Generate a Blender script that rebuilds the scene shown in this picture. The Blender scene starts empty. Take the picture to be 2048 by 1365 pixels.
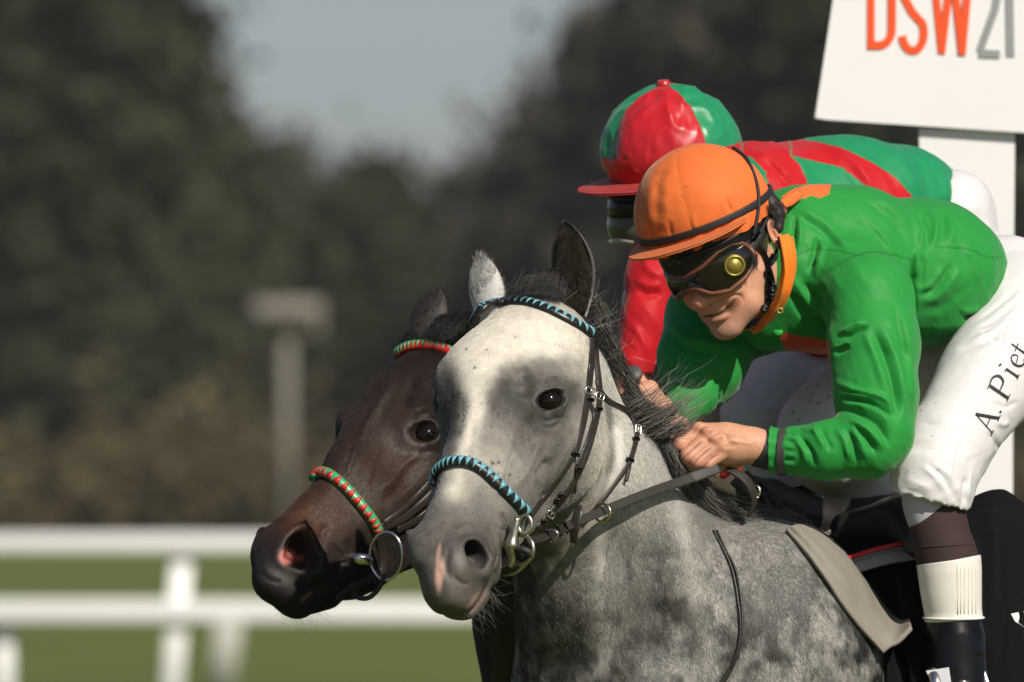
import bpy, math, random
import numpy as np
from mathutils import Vector, Matrix

# ------------------------------------------------------------------ camera, sky, sun
SC = bpy.context.scene
S = 1300.0            # photo pixels per metre where the racing pair gallops
CAMD = 20.0           # distance from the camera to the leading rider
PITCH = math.atan((920.0 - 682.5) / (S * CAMD))
cam_data = bpy.data.cameras.new('camera')
cam_data.sensor_width = 36.0
cam_data.lens = 36.0 * CAMD / (2048.0 / S)
cam_data.clip_start = 0.5
cam_data.clip_end = 5000
cam_data.dof.use_dof = True
cam_data.dof.focus_distance = CAMD + 0.02
cam_data.dof.aperture_fstop = 8.2
cam_data.dof.aperture_blades = 0
cam = bpy.data.objects.new('camera', cam_data)
SC.collection.objects.link(cam)
cam.location = (0, -CAMD, 1.7)
cam.rotation_euler = (math.pi / 2 + PITCH, 0, 0)
SC.camera = cam

SUN_AZ, SUN_EL = math.radians(33.0), math.radians(39.0)      # right of the camera, above the horizon
sun_dir = Vector((math.sin(SUN_AZ) * math.cos(SUN_EL), -math.cos(SUN_AZ) * math.cos(SUN_EL), math.sin(SUN_EL)))
world = bpy.data.worlds.new('World')
SC.world = world
world.use_nodes = True
wn = world.node_tree
sky_tex = wn.nodes.new('ShaderNodeTexSky')
sky_tex.sky_type = 'NISHITA'
sky_tex.sun_disc = False
sky_tex.sun_elevation = SUN_EL
sky_tex.sun_rotation = math.atan2(sun_dir.x, sun_dir.y)
sky_tex.air_density = 0.75
sky_tex.dust_density = 1.0
sky_tex.ozone_density = 3.2
sky_tint = wn.nodes.new('ShaderNodeVectorMath'); sky_tint.operation = 'MULTIPLY'
sky_tint.inputs[1].default_value = (1.08, 0.98, 0.97)          # colour grade that takes the green out of the low sky
wn.links.new(sky_tex.outputs[0], sky_tint.inputs[0]); wn.links.new(sky_tint.outputs[0], wn.nodes['Background'].inputs[0])
wn.nodes['Background'].inputs[1].default_value = 0.08
sun_data = bpy.data.lights.new('sun', 'SUN')
sun_data.energy = 5.0
sun_data.angle = math.radians(0.53)
sun_data.color = (1.0, 0.92, 0.79)
sun_ob = bpy.data.objects.new('sun', sun_data)
SC.collection.objects.link(sun_ob)
sun_ob.location = (30, -40, 50)
sun_ob.rotation_euler = sun_dir.to_track_quat('Z', 'Y').to_euler()
SC.view_settings.view_transform = 'Standard'
SC.view_settings.look = 'None'
SC.view_settings.gamma = 1.0
SC.view_settings.exposure = 0.0
SC.view_settings.use_curve_mapping = False
SC.render.engine = 'CYCLES'
SC.cycles.max_bounces = 6
SC.cycles.transparent_max_bounces = 8
SC.cycles.caustics_reflective = False
SC.cycles.caustics_refractive = False
SC.cycles.use_denoising = True

rng = np.random.default_rng(7)
random.seed(7)
CP, SP_ = math.cos(PITCH), math.sin(PITCH)

# ------------------------------------------------------------------ helpers
def world_pts(P):
    """(right, down, away) in photo pixels at the riders' distance -> metres in the world"""
    P = np.asarray(P, float).reshape(-1, 3)
    y = P[:, 2] / S
    k = 1 + y / CAMD
    x = (P[:, 0] - 1024) / S * k
    v = (682.5 - P[:, 1]) / S * k
    D = CAMD + y
    return np.stack([x, -CAMD + D * CP - v * SP_, 1.7 + D * SP_ + v * CP], 1)

def at(px, py, D):
    """point seen at (px, py), D metres from the camera"""
    return Vector(world_pts([[px, py, (D - CAMD) * S]])[0])

def tag(o, label=None, cat=None, group=None, kind=None):
    if label: o['label'] = label
    if cat: o['category'] = cat
    if group: o['group'] = group
    if kind: o['kind'] = kind
    return o

def link(o, parent=None):
    SC.collection.objects.link(o)
    if parent is not None:
        o.parent = parent
        o.matrix_parent_inverse = parent_inv(parent)
    return o

def parent_inv(p):
    m = Matrix.Identity(4)
    q = p
    while q is not None:
        b = Matrix.LocRotScale(q.location, q.rotation_euler, q.scale)
        m = (q.matrix_parent_inverse if q.parent else Matrix.Identity(4)) @ b @ m if q is p else q.matrix_parent_inverse @ b @ m if q.parent else b @ m
        q = q.parent
    return m.inverted()

def empty(name, loc, **kw):
    o = bpy.data.objects.new(name, None)
    o.empty_display_size = 0.1
    o.location = loc
    link(o)
    return tag(o, **kw)

def mesh_ob(name, V, F, mat=None, parent=None, smooth=True, col=None, px=True, hair_fix=False):
    V = world_pts(V) if px else np.asarray(V, float)
    me = bpy.data.meshes.new(name)
    F = F if isinstance(F, np.ndarray) else F
    if isinstance(F, np.ndarray):
        n, k = F.shape
        me.vertices.add(len(V)); me.vertices.foreach_set('co', V.astype(np.float32).ravel())
        me.loops.add(n * k); me.loops.foreach_set('vertex_index', F.astype(np.int32).ravel())
        me.polygons.add(n); me.polygons.foreach_set('loop_start', np.arange(0, n * k, k, dtype=np.int32))
        me.update(calc_edges=True); me.validate()
    else:
        me.from_pydata([tuple(v) for v in V], [], [tuple(f) for f in F])
    if smooth:
        me.polygons.foreach_set('use_smooth', np.ones(len(me.polygons), bool))
    if col is not None:
        a = me.color_attributes.new('coat', 'FLOAT_COLOR', 'POINT')
        c4 = np.ones((len(V), 4), np.float32); c4[:, :3] = col
        a.data.foreach_set('color', c4.ravel())
    if mat is not None:
        for m in (mat if isinstance(mat, (list, tuple)) else [mat]):
            me.materials.append(m)
    o = bpy.data.objects.new(name, me)
    return link(o, parent)

# ---- signed-distance sculpting in pixel space
def smin(a, b, k):
    h = np.clip(0.5 + 0.5 * (b - a) / k, 0, 1)
    return b + (a - b) * h - k * h * (1 - h)

class Vol:
    def __init__(self, lo, hi, h):
        self.lo = np.array(lo, np.float32); self.h = float(h)
        self.n = np.ceil((np.array(hi) - self.lo) / h).astype(int) + 1
        self.g = np.full(self.n, 400.0, np.float32)
        self.ax = [self.lo[i] + np.arange(self.n[i], dtype=np.float32) * h for i in range(3)]
        self.xf = None            # optional (fn, corners fn): pixel -> local coordinates
    def sl(self, lo, hi):
        i0 = np.clip(np.floor((np.array(lo) - self.lo) / self.h).astype(int), 0, self.n)
        i1 = np.clip(np.ceil((np.array(hi) - self.lo) / self.h).astype(int) + 1, 0, self.n)
        return i0, i1
    def apply(self, lo, hi, f, k, op='add'):
        m = k * 1.5 + 3 * self.h
        i0, i1 = self.sl(np.array(lo) - m, np.array(hi) + m)
        if np.any(i1 <= i0): return
        s = tuple(slice(a, b) for a, b in zip(i0, i1))
        X, Y, Z = np.meshgrid(self.ax[0][s[0]], self.ax[1][s[1]], self.ax[2][s[2]], indexing='ij')
        d = f(X, Y, Z).astype(np.float32)
        if op == 'add': self.g[s] = smin(self.g[s], d, k)
        else: self.g[s] = -smin(-self.g[s], d, k)
    def ell(self, c, r, k=10, Rm=None, op='add'):
        c = np.array(c, np.float32); r = np.array(r, np.float32) * np.ones(3, np.float32)
        ext = r if Rm is None else np.sqrt(((np.array(Rm) * r[None, :]) ** 2).sum(1))
        def f(X, Y, Z):
            x, y, z = X - c[0], Y - c[1], Z - c[2]
            if Rm is not None:
                M = np.array(Rm, np.float32).T
                x, y, z = M[0, 0] * x + M[0, 1] * y + M[0, 2] * z, M[1, 0] * x + M[1, 1] * y + M[1, 2] * z, M[2, 0] * x + M[2, 1] * y + M[2, 2] * z
            k0 = np.sqrt((x / r[0]) ** 2 + (y / r[1]) ** 2 + (z / r[2]) ** 2) + 1e-6
            k1 = np.sqrt((x / r[0] ** 2) ** 2 + (y / r[1] ** 2) ** 2 + (z / r[2] ** 2) ** 2) + 1e-6
            return k0 * (k0 - 1) / k1
        self.apply(c - ext, c + ext, f, k, op)
    def cone(self, a, b, ra, rb, k=10, op='add', flat=None):
        """round cone; flat = (direction, ratio): the section is `ratio` times thinner along direction"""
        a = np.array(a, np.float32); b = np.array(b, np.float32)
        R = max(ra, rb)
        lo = np.minimum(a, b) - R; hi = np.maximum(a, b) + R
        ba = b - a; L2 = float((ba ** 2).sum()) + 1e-9
        def f(X, Y, Z):
            x, y, z = X - a[0], Y - a[1], Z - a[2]
            h = np.clip((x * ba[0] + y * ba[1] + z * ba[2]) / L2, 0, 1)
            x, y, z = x - h * ba[0], y - h * ba[1], z - h * ba[2]
            q = x * x + y * y + z * z
            r = ra + (rb - ra) * h
            if flat is not None:
                n = np.array(flat[0], np.float32); n = n / np.linalg.norm(n)
                t = x * n[0] + y * n[1] + z * n[2]
                q0 = np.sqrt(q + t * t * (1 / flat[1] ** 2 - 1))
                g = np.sqrt(np.maximum(q - t * t + t * t / flat[1] ** 4, 1e-6)) / np.maximum(q0, 1e-3)
                return (q0 - r) / np.maximum(g, 1.0)
            return np.sqrt(q) - r
        self.apply(lo, hi, f, k, op)
    def chain(self, pts, k=10, op='add', flat=None):
        for p, q in zip(pts[:-1], pts[1:]):
            self.cone(p[:3], q[:3], p[3], q[3], k, op, flat)
    def mesh(self, iters=2):
        V, F = surface_nets(self.g)
        V = V * self.h + self.lo
        return smooth_mesh(V, F, iters), F

def surface_nets(g):
    ins = g < 0
    nx, ny, nz = g.shape
    cnt = np.zeros((nx - 1, ny - 1, nz - 1), np.uint8)
    for i in (0, 1):
        for j in (0, 1):
            for k in (0, 1):
                cnt += ins[i:nx - 1 + i, j:ny - 1 + j, k:nz - 1 + k]
    act = (cnt > 0) & (cnt < 8)
    idx = np.argwhere(act)
    vid = np.full(act.shape, -1, np.int32)
    vid[act] = np.arange(len(idx))
    acc = np.zeros((len(idx), 3)); num = np.zeros(len(idx))
    corners = [(i, j, k) for i in (0, 1) for j in (0, 1) for k in (0, 1)]
    val = {c: g[idx[:, 0] + c[0], idx[:, 1] + c[1], idx[:, 2] + c[2]].astype(np.float64) for c in corners}
    for c in corners:
        for ax in range(3):
            if c[ax] == 0:
                e = list(c); e[ax] = 1; e = tuple(e)
                va, vb = val[c], val[e]
                m = (va < 0) != (vb < 0)
                t = np.where(m, va / np.where(m, va - vb, 1), 0)
                p = np.array(c, float)[None, :].repeat(len(idx), 0)
                p[:, ax] += t
                acc[m] += p[m]; num[m] += 1
    V = idx + acc / num[:, None]
    faces = []
    for ax in range(3):
        u, v = [(1, 2), (2, 0), (0, 1)][ax]
        s0 = [slice(1, -1)] * 3; s0[ax] = slice(0, -1)
        s1 = list(s0); s1[ax] = slice(1, None)
        a = ins[tuple(s0)]; b = ins[tuple(s1)]
        for sign in (0, 1):
            m = (a & ~b) if sign == 0 else (~a & b)
            q = np.argwhere(m)
            q[:, u] += 1; q[:, v] += 1
            def vv(du, dv):
                w = q.copy(); w[:, u] -= du; w[:, v] -= dv
                return vid[w[:, 0], w[:, 1], w[:, 2]]
            f = np.stack([vv(1, 1), vv(0, 1), vv(0, 0), vv(1, 0)], 1)
            if sign == 1: f = f[:, ::-1]
            faces.append(f)
    F = np.concatenate(faces)
    F = F[(F >= 0).all(1)]
    return V, F

def edges_of(F):
    E = np.concatenate([F[:, [i, (i + 1) % F.shape[1]]] for i in range(F.shape[1])])
    return E

def smooth_mesh(V, F, iters=1, lam=0.5):
    E = edges_of(F)
    deg = np.bincount(E.ravel(), minlength=len(V)).astype(float)
    for _ in range(iters):
        A = np.zeros_like(V)
        for i in range(3):
            A[:, i] = np.bincount(E[:, 0], V[E[:, 1], i], len(V)) + np.bincount(E[:, 1], V[E[:, 0], i], len(V))
        V = V + lam * (A / np.maximum(deg, 1)[:, None] - V)
    return V

def normals(V, F):
    if F.shape[1] == 4:
        n = np.cross(V[F[:, 2]] - V[F[:, 0]], V[F[:, 3]] - V[F[:, 1]])
    else:
        n = np.cross(V[F[:, 1]] - V[F[:, 0]], V[F[:, 2]] - V[F[:, 0]])
    N = np.zeros_like(V)
    for j in range(F.shape[1]):
        for i in range(3):
            N[:, i] += np.bincount(F[:, j], n[:, i], len(V))
    return N / np.maximum(np.linalg.norm(N, axis=1), 1e-9)[:, None]

def catmull(P, n):
    P = np.asarray(P, float)
    if len(P) < 3:
        t = np.linspace(0, 1, n)[:, None]
        return P[0] * (1 - t) + P[-1] * t
    Q = np.vstack([2 * P[0] - P[1], P, 2 * P[-1] - P[-2]])
    u = np.linspace(0, len(P) - 1 - 1e-9, n)
    i = u.astype(int); t = (u - i)[:, None]
    p0, p1, p2, p3 = Q[i], Q[i + 1], Q[i + 2], Q[i + 3]
    return 0.5 * ((2 * p1) + (-p0 + p2) * t + (2 * p0 - 5 * p1 + 4 * p2 - p3) * t * t + (-p0 + 3 * p1 - 3 * p2 + p3) * t ** 3)

def dist_poly(P2, line):
    """distance from points to a polyline, parameter 0..1 along it and signed side"""
    line = np.asarray(line, float)
    best = np.full(len(P2), 1e9); par = np.zeros(len(P2)); side = np.zeros(len(P2))
    seg = np.linalg.norm(np.diff(line[:, :2], axis=0), axis=1); cum = np.r_[0, np.cumsum(seg)]; tot = cum[-1] + 1e-9
    for i in range(len(line) - 1):
        a, b = line[i, :2], line[i + 1, :2]
        ab = b - a; L2 = ab @ ab + 1e-9
        t = np.clip(((P2 - a) @ ab) / L2, 0, 1)
        q = P2 - a - t[:, None] * ab
        d = np.hypot(q[:, 0], q[:, 1])
        m = d < best
        best[m] = d[m]; par[m] = (cum[i] + t[m] * seg[i]) / tot
        cr = ab[0] * q[:, 1] - ab[1] * q[:, 0]
        side[m] = np.sign(cr[m])
    return best, par, side

def stroke(V, N, pts, width, amp, taper=True, front=-0.05, smooth=True, drange=None, sharp=None, direction=None):
    """raise (amp>0) or press (amp<0) the surface along a line drawn as seen from the camera side"""
    L = catmull(pts, max(8, 6 * len(pts))) if smooth and len(pts) > 2 else np.asarray(pts, float)
    lo = L[:, :2].min(0) - 3 * width; hi = L[:, :2].max(0) + 3 * width
    m = (V[:, 0] > lo[0]) & (V[:, 0] < hi[0]) & (V[:, 1] > lo[1]) & (V[:, 1] < hi[1]) & (N[:, 2] < front)
    if drange is not None: m &= (V[:, 2] > drange[0]) & (V[:, 2] < drange[1])
    I = np.where(m)[0]
    if len(I) == 0: return
    d, t, sd = dist_poly(V[I, :2], L)
    w = np.full(len(I), float(width))
    if sharp is not None:                       # steeper on one side
        w = np.where(sd * sharp > 0, width * 0.35, width)
    f = np.exp(-(d / w) ** 2 * 1.5)
    if taper:
        tt = np.clip(np.minimum(t, 1 - t) * 3.2, 0, 1); f = f * tt * tt * (3 - 2 * tt)
    dirv = N[I] if direction is None else np.asarray(direction, float)[None, :]
    V[I] += dirv * (amp * f)[:, None]

def blob(V, N, c, r, amp, front=-0.05, drange=None):
    c = np.asarray(c, float); r = np.asarray(r, float) * np.ones(2)
    q = ((V[:, :2] - c[:2]) / r)
    d2 = (q ** 2).sum(1)
    m = (d2 < 6) & (N[:, 2] < front)
    if drange is not None: m &= (V[:, 2] > drange[0]) & (V[:, 2] < drange[1])
    V[m] += N[m] * (amp * np.exp(-d2[m] * 1.5))[:, None]

def paint_line(V, C, pts, width, color, strength=1.0, smooth=True, sel=None, soft=1.5):
    L = catmull(pts, max(8, 6 * len(pts))) if smooth and len(pts) > 2 else np.asarray(pts, float)
    d, t, _ = dist_poly(V[:, :2], L)
    f = strength * np.exp(-(d / width) ** 2 * soft)
    if sel is not None: f = f * sel
    C += (np.asarray(color) - C) * f[:, None]

def paint_blob(V, C, c, r, color, strength=1.0, ang=0.0, sel=None, hard=1.0, noise=None):
    c = np.asarray(c, float); r = np.asarray(r, float) * np.ones(2)
    q = V[:, :2] - c[:2]
    ca, sa = math.cos(math.radians(ang)), math.sin(math.radians(ang))
    q = np.stack([q[:, 0] * ca + q[:, 1] * sa, -q[:, 0] * sa + q[:, 1] * ca], 1) / r
    d = np.sqrt((q ** 2).sum(1))
    if noise is not None: d = d + noise
    f = strength / (1 + np.exp((d - 1) * 6 * hard))
    if sel is not None: f = f * sel
    C += (np.asarray(color) - C) * f[:, None]

def in_poly(P, poly):
    poly = np.asarray(poly, float); x, y = P[:, 0], P[:, 1]
    r = np.zeros(len(P), bool)
    j = len(poly) - 1
    for i in range(len(poly)):
        a, b = poly[i], poly[j]
        c = ((a[1] > y) != (b[1] > y)) & (x < (b[0] - a[0]) * (y - a[1]) / (b[1] - a[1] + 1e-12) + a[0])
        r ^= c; j = i
    return r

# value noise on points
_perm = np.random.default_rng(3).random(65536).astype(np.float32)
def vnoise(P, scale, seed=0):
    Q = np.asarray(P, float) / scale + seed * 17.31
    i = np.floor(Q).astype(np.int64); f = Q - i; f = f * f * (3 - 2 * f)
    out = 0
    for c in range(8):
        o = np.array([c & 1, (c >> 1) & 1, (c >> 2) & 1])
        h = ((i[:, 0] + o[0]) * 73856093 + (i[:, 1] + o[1]) * 19349669 + (i[:, 2] + o[2]) * 83492791) & 0xffffffff
        h = ((h ^ (h >> 15)) * 0x2c1b3c6d) & 0xffffffff; h = ((h ^ (h >> 12)) * 0x297a2d39) & 0xffffffff; h = (h ^ (h >> 15)) & 65535
        w = np.prod(np.where(o == 1, f, 1 - f), axis=1)
        out = out + w * _perm[h]
    return out * 2 - 1

def ridged(P, scale, oct=2, seed=0):
    r = 0; a = 1.0; s = 0
    for k in range(oct):
        r = r + a * (1 - np.abs(vnoise(P, scale / 2 ** k, seed + 3 * k)) * 2.2); s += a; a *= 0.55
    return r / s

def fbm(P, scale, oct=3, seed=0):
    r = 0; a = 1.0; s = 0
    for k in range(oct):
        r = r + a * vnoise(P, scale / 2 ** k, seed + k); s += a; a *= 0.5
    return r / s

class Surf:
    """looks up the nearest surface point behind a photo position"""
    def __init__(self, V, N):
        m = N[:, 2] < 0.15
        self.V, self.N = V[m], N[m]
    def at(self, x, y, r=6.0):
        for rr in (r, r * 2, r * 4, r * 8):
            m = (np.abs(self.V[:, 0] - x) < rr) & (np.abs(self.V[:, 1] - y) < rr)
            if m.sum() >= 3: break
        I = np.where(m)[0]
        z = self.V[I, 2]
        I = I[z < z.min() + 30]
        n = self.N[I].mean(0); n /= np.linalg.norm(n)
        return self.V[I, 2].mean(), n
    def drape(self, pts, lift=3.0, n=None):
        L = catmull(np.asarray(pts, float)[:, :2], n or max(12, 5 * len(pts)))
        D, Nn = [], []
        for x, y in L:
            d, nn = self.at(x, y); D.append(d); Nn.append(nn)
        D = np.array(D); Nn = np.array(Nn)
        k = np.ones(5) / 5
        D = np.convolve(np.pad(D, 2, mode='edge'), k, 'valid')
        Nn = np.stack([np.convolve(np.pad(Nn[:, i], 2, mode='edge'), k, 'valid') for i in range(3)], 1)
        Nn /= np.linalg.norm(Nn, axis=1)[:, None]
        P = np.c_[L, D] + Nn * lift
        P[:, :2] = L * 0.6 + P[:, :2] * 0.4
        return P, Nn

# ---- tubes, straps, rings in pixel space
def frames(P, up=None):
    T = np.gradient(P, axis=0); T /= np.maximum(np.linalg.norm(T, axis=1), 1e-9)[:, None]
    if up is None:
        u = np.array([0, 0, -1.0]) if abs(T[0, 2]) < 0.9 else np.array([0, -1.0, 0])
        U = np.zeros_like(P)
        for i in range(len(P)):
            u = u - T[i] * (u @ T[i]); u /= np.linalg.norm(u) + 1e-9
            U[i] = u
    else:
        up = np.asarray(up, float); up = np.broadcast_to(up, P.shape)
        U = up - T * (up * T).sum(1)[:, None]; U /= np.maximum(np.linalg.norm(U, axis=1), 1e-9)[:, None]
    return T, U, np.cross(T, U)

def tube(P, r, ns=10, up=None, flat=1.0, closed=False, n=None, square=0.0):
    """sweep of a round / flattened section; r half width across (sideways), r*flat along the up normal"""
    P = np.asarray(P, float)
    r = np.asarray(r, float) * np.ones(len(P))
    if n:
        r = np.interp(np.linspace(0, len(P) - 1, n), np.arange(len(P)), r)
        P = catmull(P, n)
    if up is not None and np.ndim(up) == 2 and len(up) != len(P):
        u0 = np.asarray(up, float); ii = np.linspace(0, len(u0) - 1, len(P))
        up = np.stack([np.interp(ii, np.arange(len(u0)), u0[:, j]) for j in range(3)], 1)
    T, U, B = frames(P, up)
    th = np.linspace(0, 2 * np.pi, ns, endpoint=False)
    c, s = np.cos(th), np.sin(th)
    if square > 0:
        e = 1 - square
        c = np.sign(c) * np.abs(c) ** e; s = np.sign(s) * np.abs(s) ** e
    V = P[:, None, :] + (B[:, None, :] * c[None, :, None] + U[:, None, :] * (s * flat)[None, :, None]) * r[:, None, None]
    V = V.reshape(-1, 3)
    F = []
    m = len(P)
    for i in range(m - (0 if closed else 1)):
        i2 = (i + 1) % m
        for j in range(ns):
            j2 = (j + 1) % ns
            F.append((i * ns + j, i2 * ns + j, i2 * ns + j2, i * ns + j2))
    if not closed:
        c0 = len(V); V = np.vstack([V, P[0], P[-1]])
        for j in range(ns):
            j2 = (j + 1) % ns
            F.append((c0, j, j2)); F.append((c0 + 1, (m - 1) * ns + j2, (m - 1) * ns + j))
    return V, F

def ring_pts(c, r, nrm, n=24, r2=None, up=(0, 1, 0)):
    nrm = np.array(nrm, float); nrm /= np.linalg.norm(nrm)
    u = np.array(up, float); u -= nrm * (u @ nrm); u /= np.linalg.norm(u); v = np.cross(nrm, u)
    th = np.linspace(0, 2 * np.pi, n, endpoint=False)
    return np.array(c, float) + r * np.cos(th)[:, None] * u + (r2 or r) * np.sin(th)[:, None] * v

def join(parts):
    Vs, Fs, o = [], [], 0
    for V, F in parts:
        V = np.asarray(V, float)
        Vs.append(V); Fs += [tuple(int(i) + o for i in f) for f in F]; o += len(V)
    return np.vstack(Vs), Fs

def box_px(c, u, v, w, bev=0.15):
    """bevelled block: centre and three half-axis vectors"""
    c, u, v, w = (np.asarray(q, float) for q in (c, u, v, w))
    V = []; F = []
    b = 1 - bev
    idx = {}
    for ax in range(3):
        for s in (-1, 1):
            for i, j in ((-1, -1), (1, -1), (1, 1), (-1, 1)):
                k = [0, 0, 0]; k[ax] = s; k[(ax + 1) % 3] = i * b; k[(ax + 2) % 3] = j * b
                idx[(ax, s, i, j)] = len(V); V.append(c + k[0] * u + k[1] * v + k[2] * w)
            q = [idx[(ax, s, i, j)] for i, j in ((-1, -1), (1, -1), (1, 1), (-1, 1))]
            F.append(tuple(q if s > 0 else q[::-1]))
    me = []
    V = np.array(V)
    # bridge edges and corners
    for ax in range(3):
        a1, a2 = (ax + 1) % 3, (ax + 2) % 3
        for s1 in (-1, 1):
            for s2 in (-1, 1):
                # faces a1 (sign s1) and a2 (sign s2) share the edge running along ax
                def f1(e): return idx[(a1, s1, s2, e)]      # a1 face: axes (a2, ax)
                def f2(e): return idx[(a2, s2, e, s1)]      # a2 face: axes (ax, a1)
                q = (f1(-1), f1(1), f2(1), f2(-1))
                F.append(q if s1 * s2 > 0 else q[::-1])
    for s0 in (-1, 1):
        for s1 in (-1, 1):
            for s2 in (-1, 1):
                t = (idx[(0, s0, s1, s2)], idx[(1, s1, s2, s0)], idx[(2, s2, s0, s1)])
                F.append(t if s0 * s1 * s2 > 0 else t[::-1])
    return V, F

# ---- materials
def new_mat(name):
    m = bpy.data.materials.new(name); m.use_nodes = True
    nt = m.node_tree
    return m, nt, nt.nodes['Principled BSDF']

def mat(name, col, rough=0.6, metal=0.0, noise=0.0, nscale=40.0, bump=0.0, bscale=200.0, sheen=0.0, spec=0.5, coat=0.0, aniso=0.0, stretch=None):
    m, nt, b = new_mat(name)
    b.inputs['Base Color'].default_value = (*col, 1)
    b.inputs['Roughness'].default_value = rough
    b.inputs['Metallic'].default_value = metal
    b.inputs['Specular IOR Level'].default_value = spec
    b.inputs['Coat Weight'].default_value = coat
    b.inputs['Coat Roughness'].default_value = 0.12
    b.inputs['Sheen Weight'].default_value = sheen
    b.inputs['Anisotropic'].default_value = aniso
    tc = nt.nodes.new('ShaderNodeTexCoord')
    src = tc.outputs['Object']
    if stretch:
        mp = nt.nodes.new('ShaderNodeMapping'); mp.inputs['Scale'].default_value = stretch
        nt.links.new(src, mp.inputs['Vector']); src = mp.outputs['Vector']
    if noise > 0:
        n = nt.nodes.new('ShaderNodeTexNoise'); n.inputs['Scale'].default_value = nscale; n.inputs['Detail'].default_value = 4
        nt.links.new(src, n.inputs['Vector'])
        mx = nt.nodes.new('ShaderNodeMix'); mx.data_type = 'RGBA'
        mx.inputs['A'].default_value = (*[c * (1 - noise) for c in col], 1)
        mx.inputs['B'].default_value = (*[min(1, c * (1 + noise)) for c in col], 1)
        nt.links.new(n.outputs['Fac'], mx.inputs['Factor'])
        nt.links.new(mx.outputs['Result'], b.inputs['Base Color'])
    if bump > 0:
        n = nt.nodes.new('ShaderNodeTexNoise'); n.inputs['Scale'].default_value = bscale; n.inputs['Detail'].default_value = 3
        nt.links.new(src, n.inputs['Vector'])
        bp = nt.nodes.new('ShaderNodeBump'); bp.inputs['Strength'].default_value = bump; bp.inputs['Distance'].default_value = 0.002
        nt.links.new(n.outputs['Fac'], bp.inputs['Height']); nt.links.new(bp.outputs['Normal'], b.inputs['Normal'])
    return m

def coat_mat(name, rough=0.5, sheen=0.0, noise=0.25, nscale=900.0, bump=0.3, spec=0.35, sss=0.0, bscale=700.0, coat=0.0):
    """base colour from the painted attribute plus fine grain"""
    m, nt, b = new_mat(name)
    a = nt.nodes.new('ShaderNodeAttribute'); a.attribute_name = 'coat'
    tc = nt.nodes.new('ShaderNodeTexCoord')
    n = nt.nodes.new('ShaderNodeTexNoise'); n.inputs['Scale'].default_value = nscale; n.inputs['Detail'].default_value = 2
    nt.links.new(tc.outputs['Object'], n.inputs['Vector'])
    mr = nt.nodes.new('ShaderNodeMapRange'); mr.inputs['From Min'].default_value = 0.25; mr.inputs['From Max'].default_value = 0.75
    mr.inputs['To Min'].default_value = 1 - noise; mr.inputs['To Max'].default_value = 1 + noise
    nt.links.new(n.outputs['Fac'], mr.inputs['Value'])
    mx = nt.nodes.new('ShaderNodeVectorMath'); mx.operation = 'SCALE'
    nt.links.new(a.outputs['Color'], mx.inputs[0]); nt.links.new(mr.outputs['Result'], mx.inputs['Scale'])
    nt.links.new(mx.outputs['Vector'], b.inputs['Base Color'])
    b.inputs['Roughness'].default_value = rough
    b.inputs['Specular IOR Level'].default_value = spec
    b.inputs['Sheen Weight'].default_value = sheen
    b.inputs['Coat Weight'].default_value = coat
    b.inputs['Coat Roughness'].default_value = 0.3
    if sss > 0:
        b.inputs['Subsurface Weight'].default_value = sss
        b.inputs['Subsurface Radius'].default_value = (0.01, 0.004, 0.002)
        b.inputs['Subsurface Scale'].default_value = 0.5
    if bump > 0:
        n2 = nt.nodes.new('ShaderNodeTexNoise'); n2.inputs['Scale'].default_value = bscale; n2.inputs['Detail'].default_value = 3
        nt.links.new(tc.outputs['Object'], n2.inputs['Vector'])
        bp = nt.nodes.new('ShaderNodeBump'); bp.inputs['Strength'].default_value = bump; bp.inputs['Distance'].default_value = 0.0015
        nt.links.new(n2.outputs['Fac'], bp.inputs['Height']); nt.links.new(bp.outputs['Normal'], b.inputs['Normal'])
    return m

def hair_mat(name, rough=0.45, col=None):
    m, nt, b = new_mat(name)
    b.inputs['Roughness'].default_value = rough
    b.inputs['Specular IOR Level'].default_value = 0.35
    if col is None:
        a = nt.nodes.new('ShaderNodeAttribute'); a.attribute_name = 'coat'
        nt.links.new(a.outputs['Color'], b.inputs['Base Color'])
    else:
        b.inputs['Base Color'].default_value = (*col, 1)
    return m

def hair_ob(name, P, rad, col, matl, parent):
    """P (n, k, 3) in pixel space; rad (n, k) metres; col (n, 3)"""
    n, k = P.shape[:2]
    hc = bpy.data.hair_curves.new(name)
    hc.add_curves([k] * n)
    hc.attributes['position'].data.foreach_set('vector', world_pts(P.reshape(-1, 3)).astype(np.float32).ravel())
    ra = hc.attributes.get('radius') or hc.attributes.new('radius', 'FLOAT', 'POINT')
    ra.data.foreach_set('value', np.ascontiguousarray(rad, np.float32).ravel())
    ca = hc.attributes.new('coat', 'FLOAT_COLOR', 'CURVE')
    c4 = np.ones((n, 4), np.float32); c4[:, :3] = col
    ca.data.foreach_set('color', c4.ravel())
    hc.materials.append(matl)
    o = bpy.data.objects.new(name, hc)
    return link(o, parent)

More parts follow.
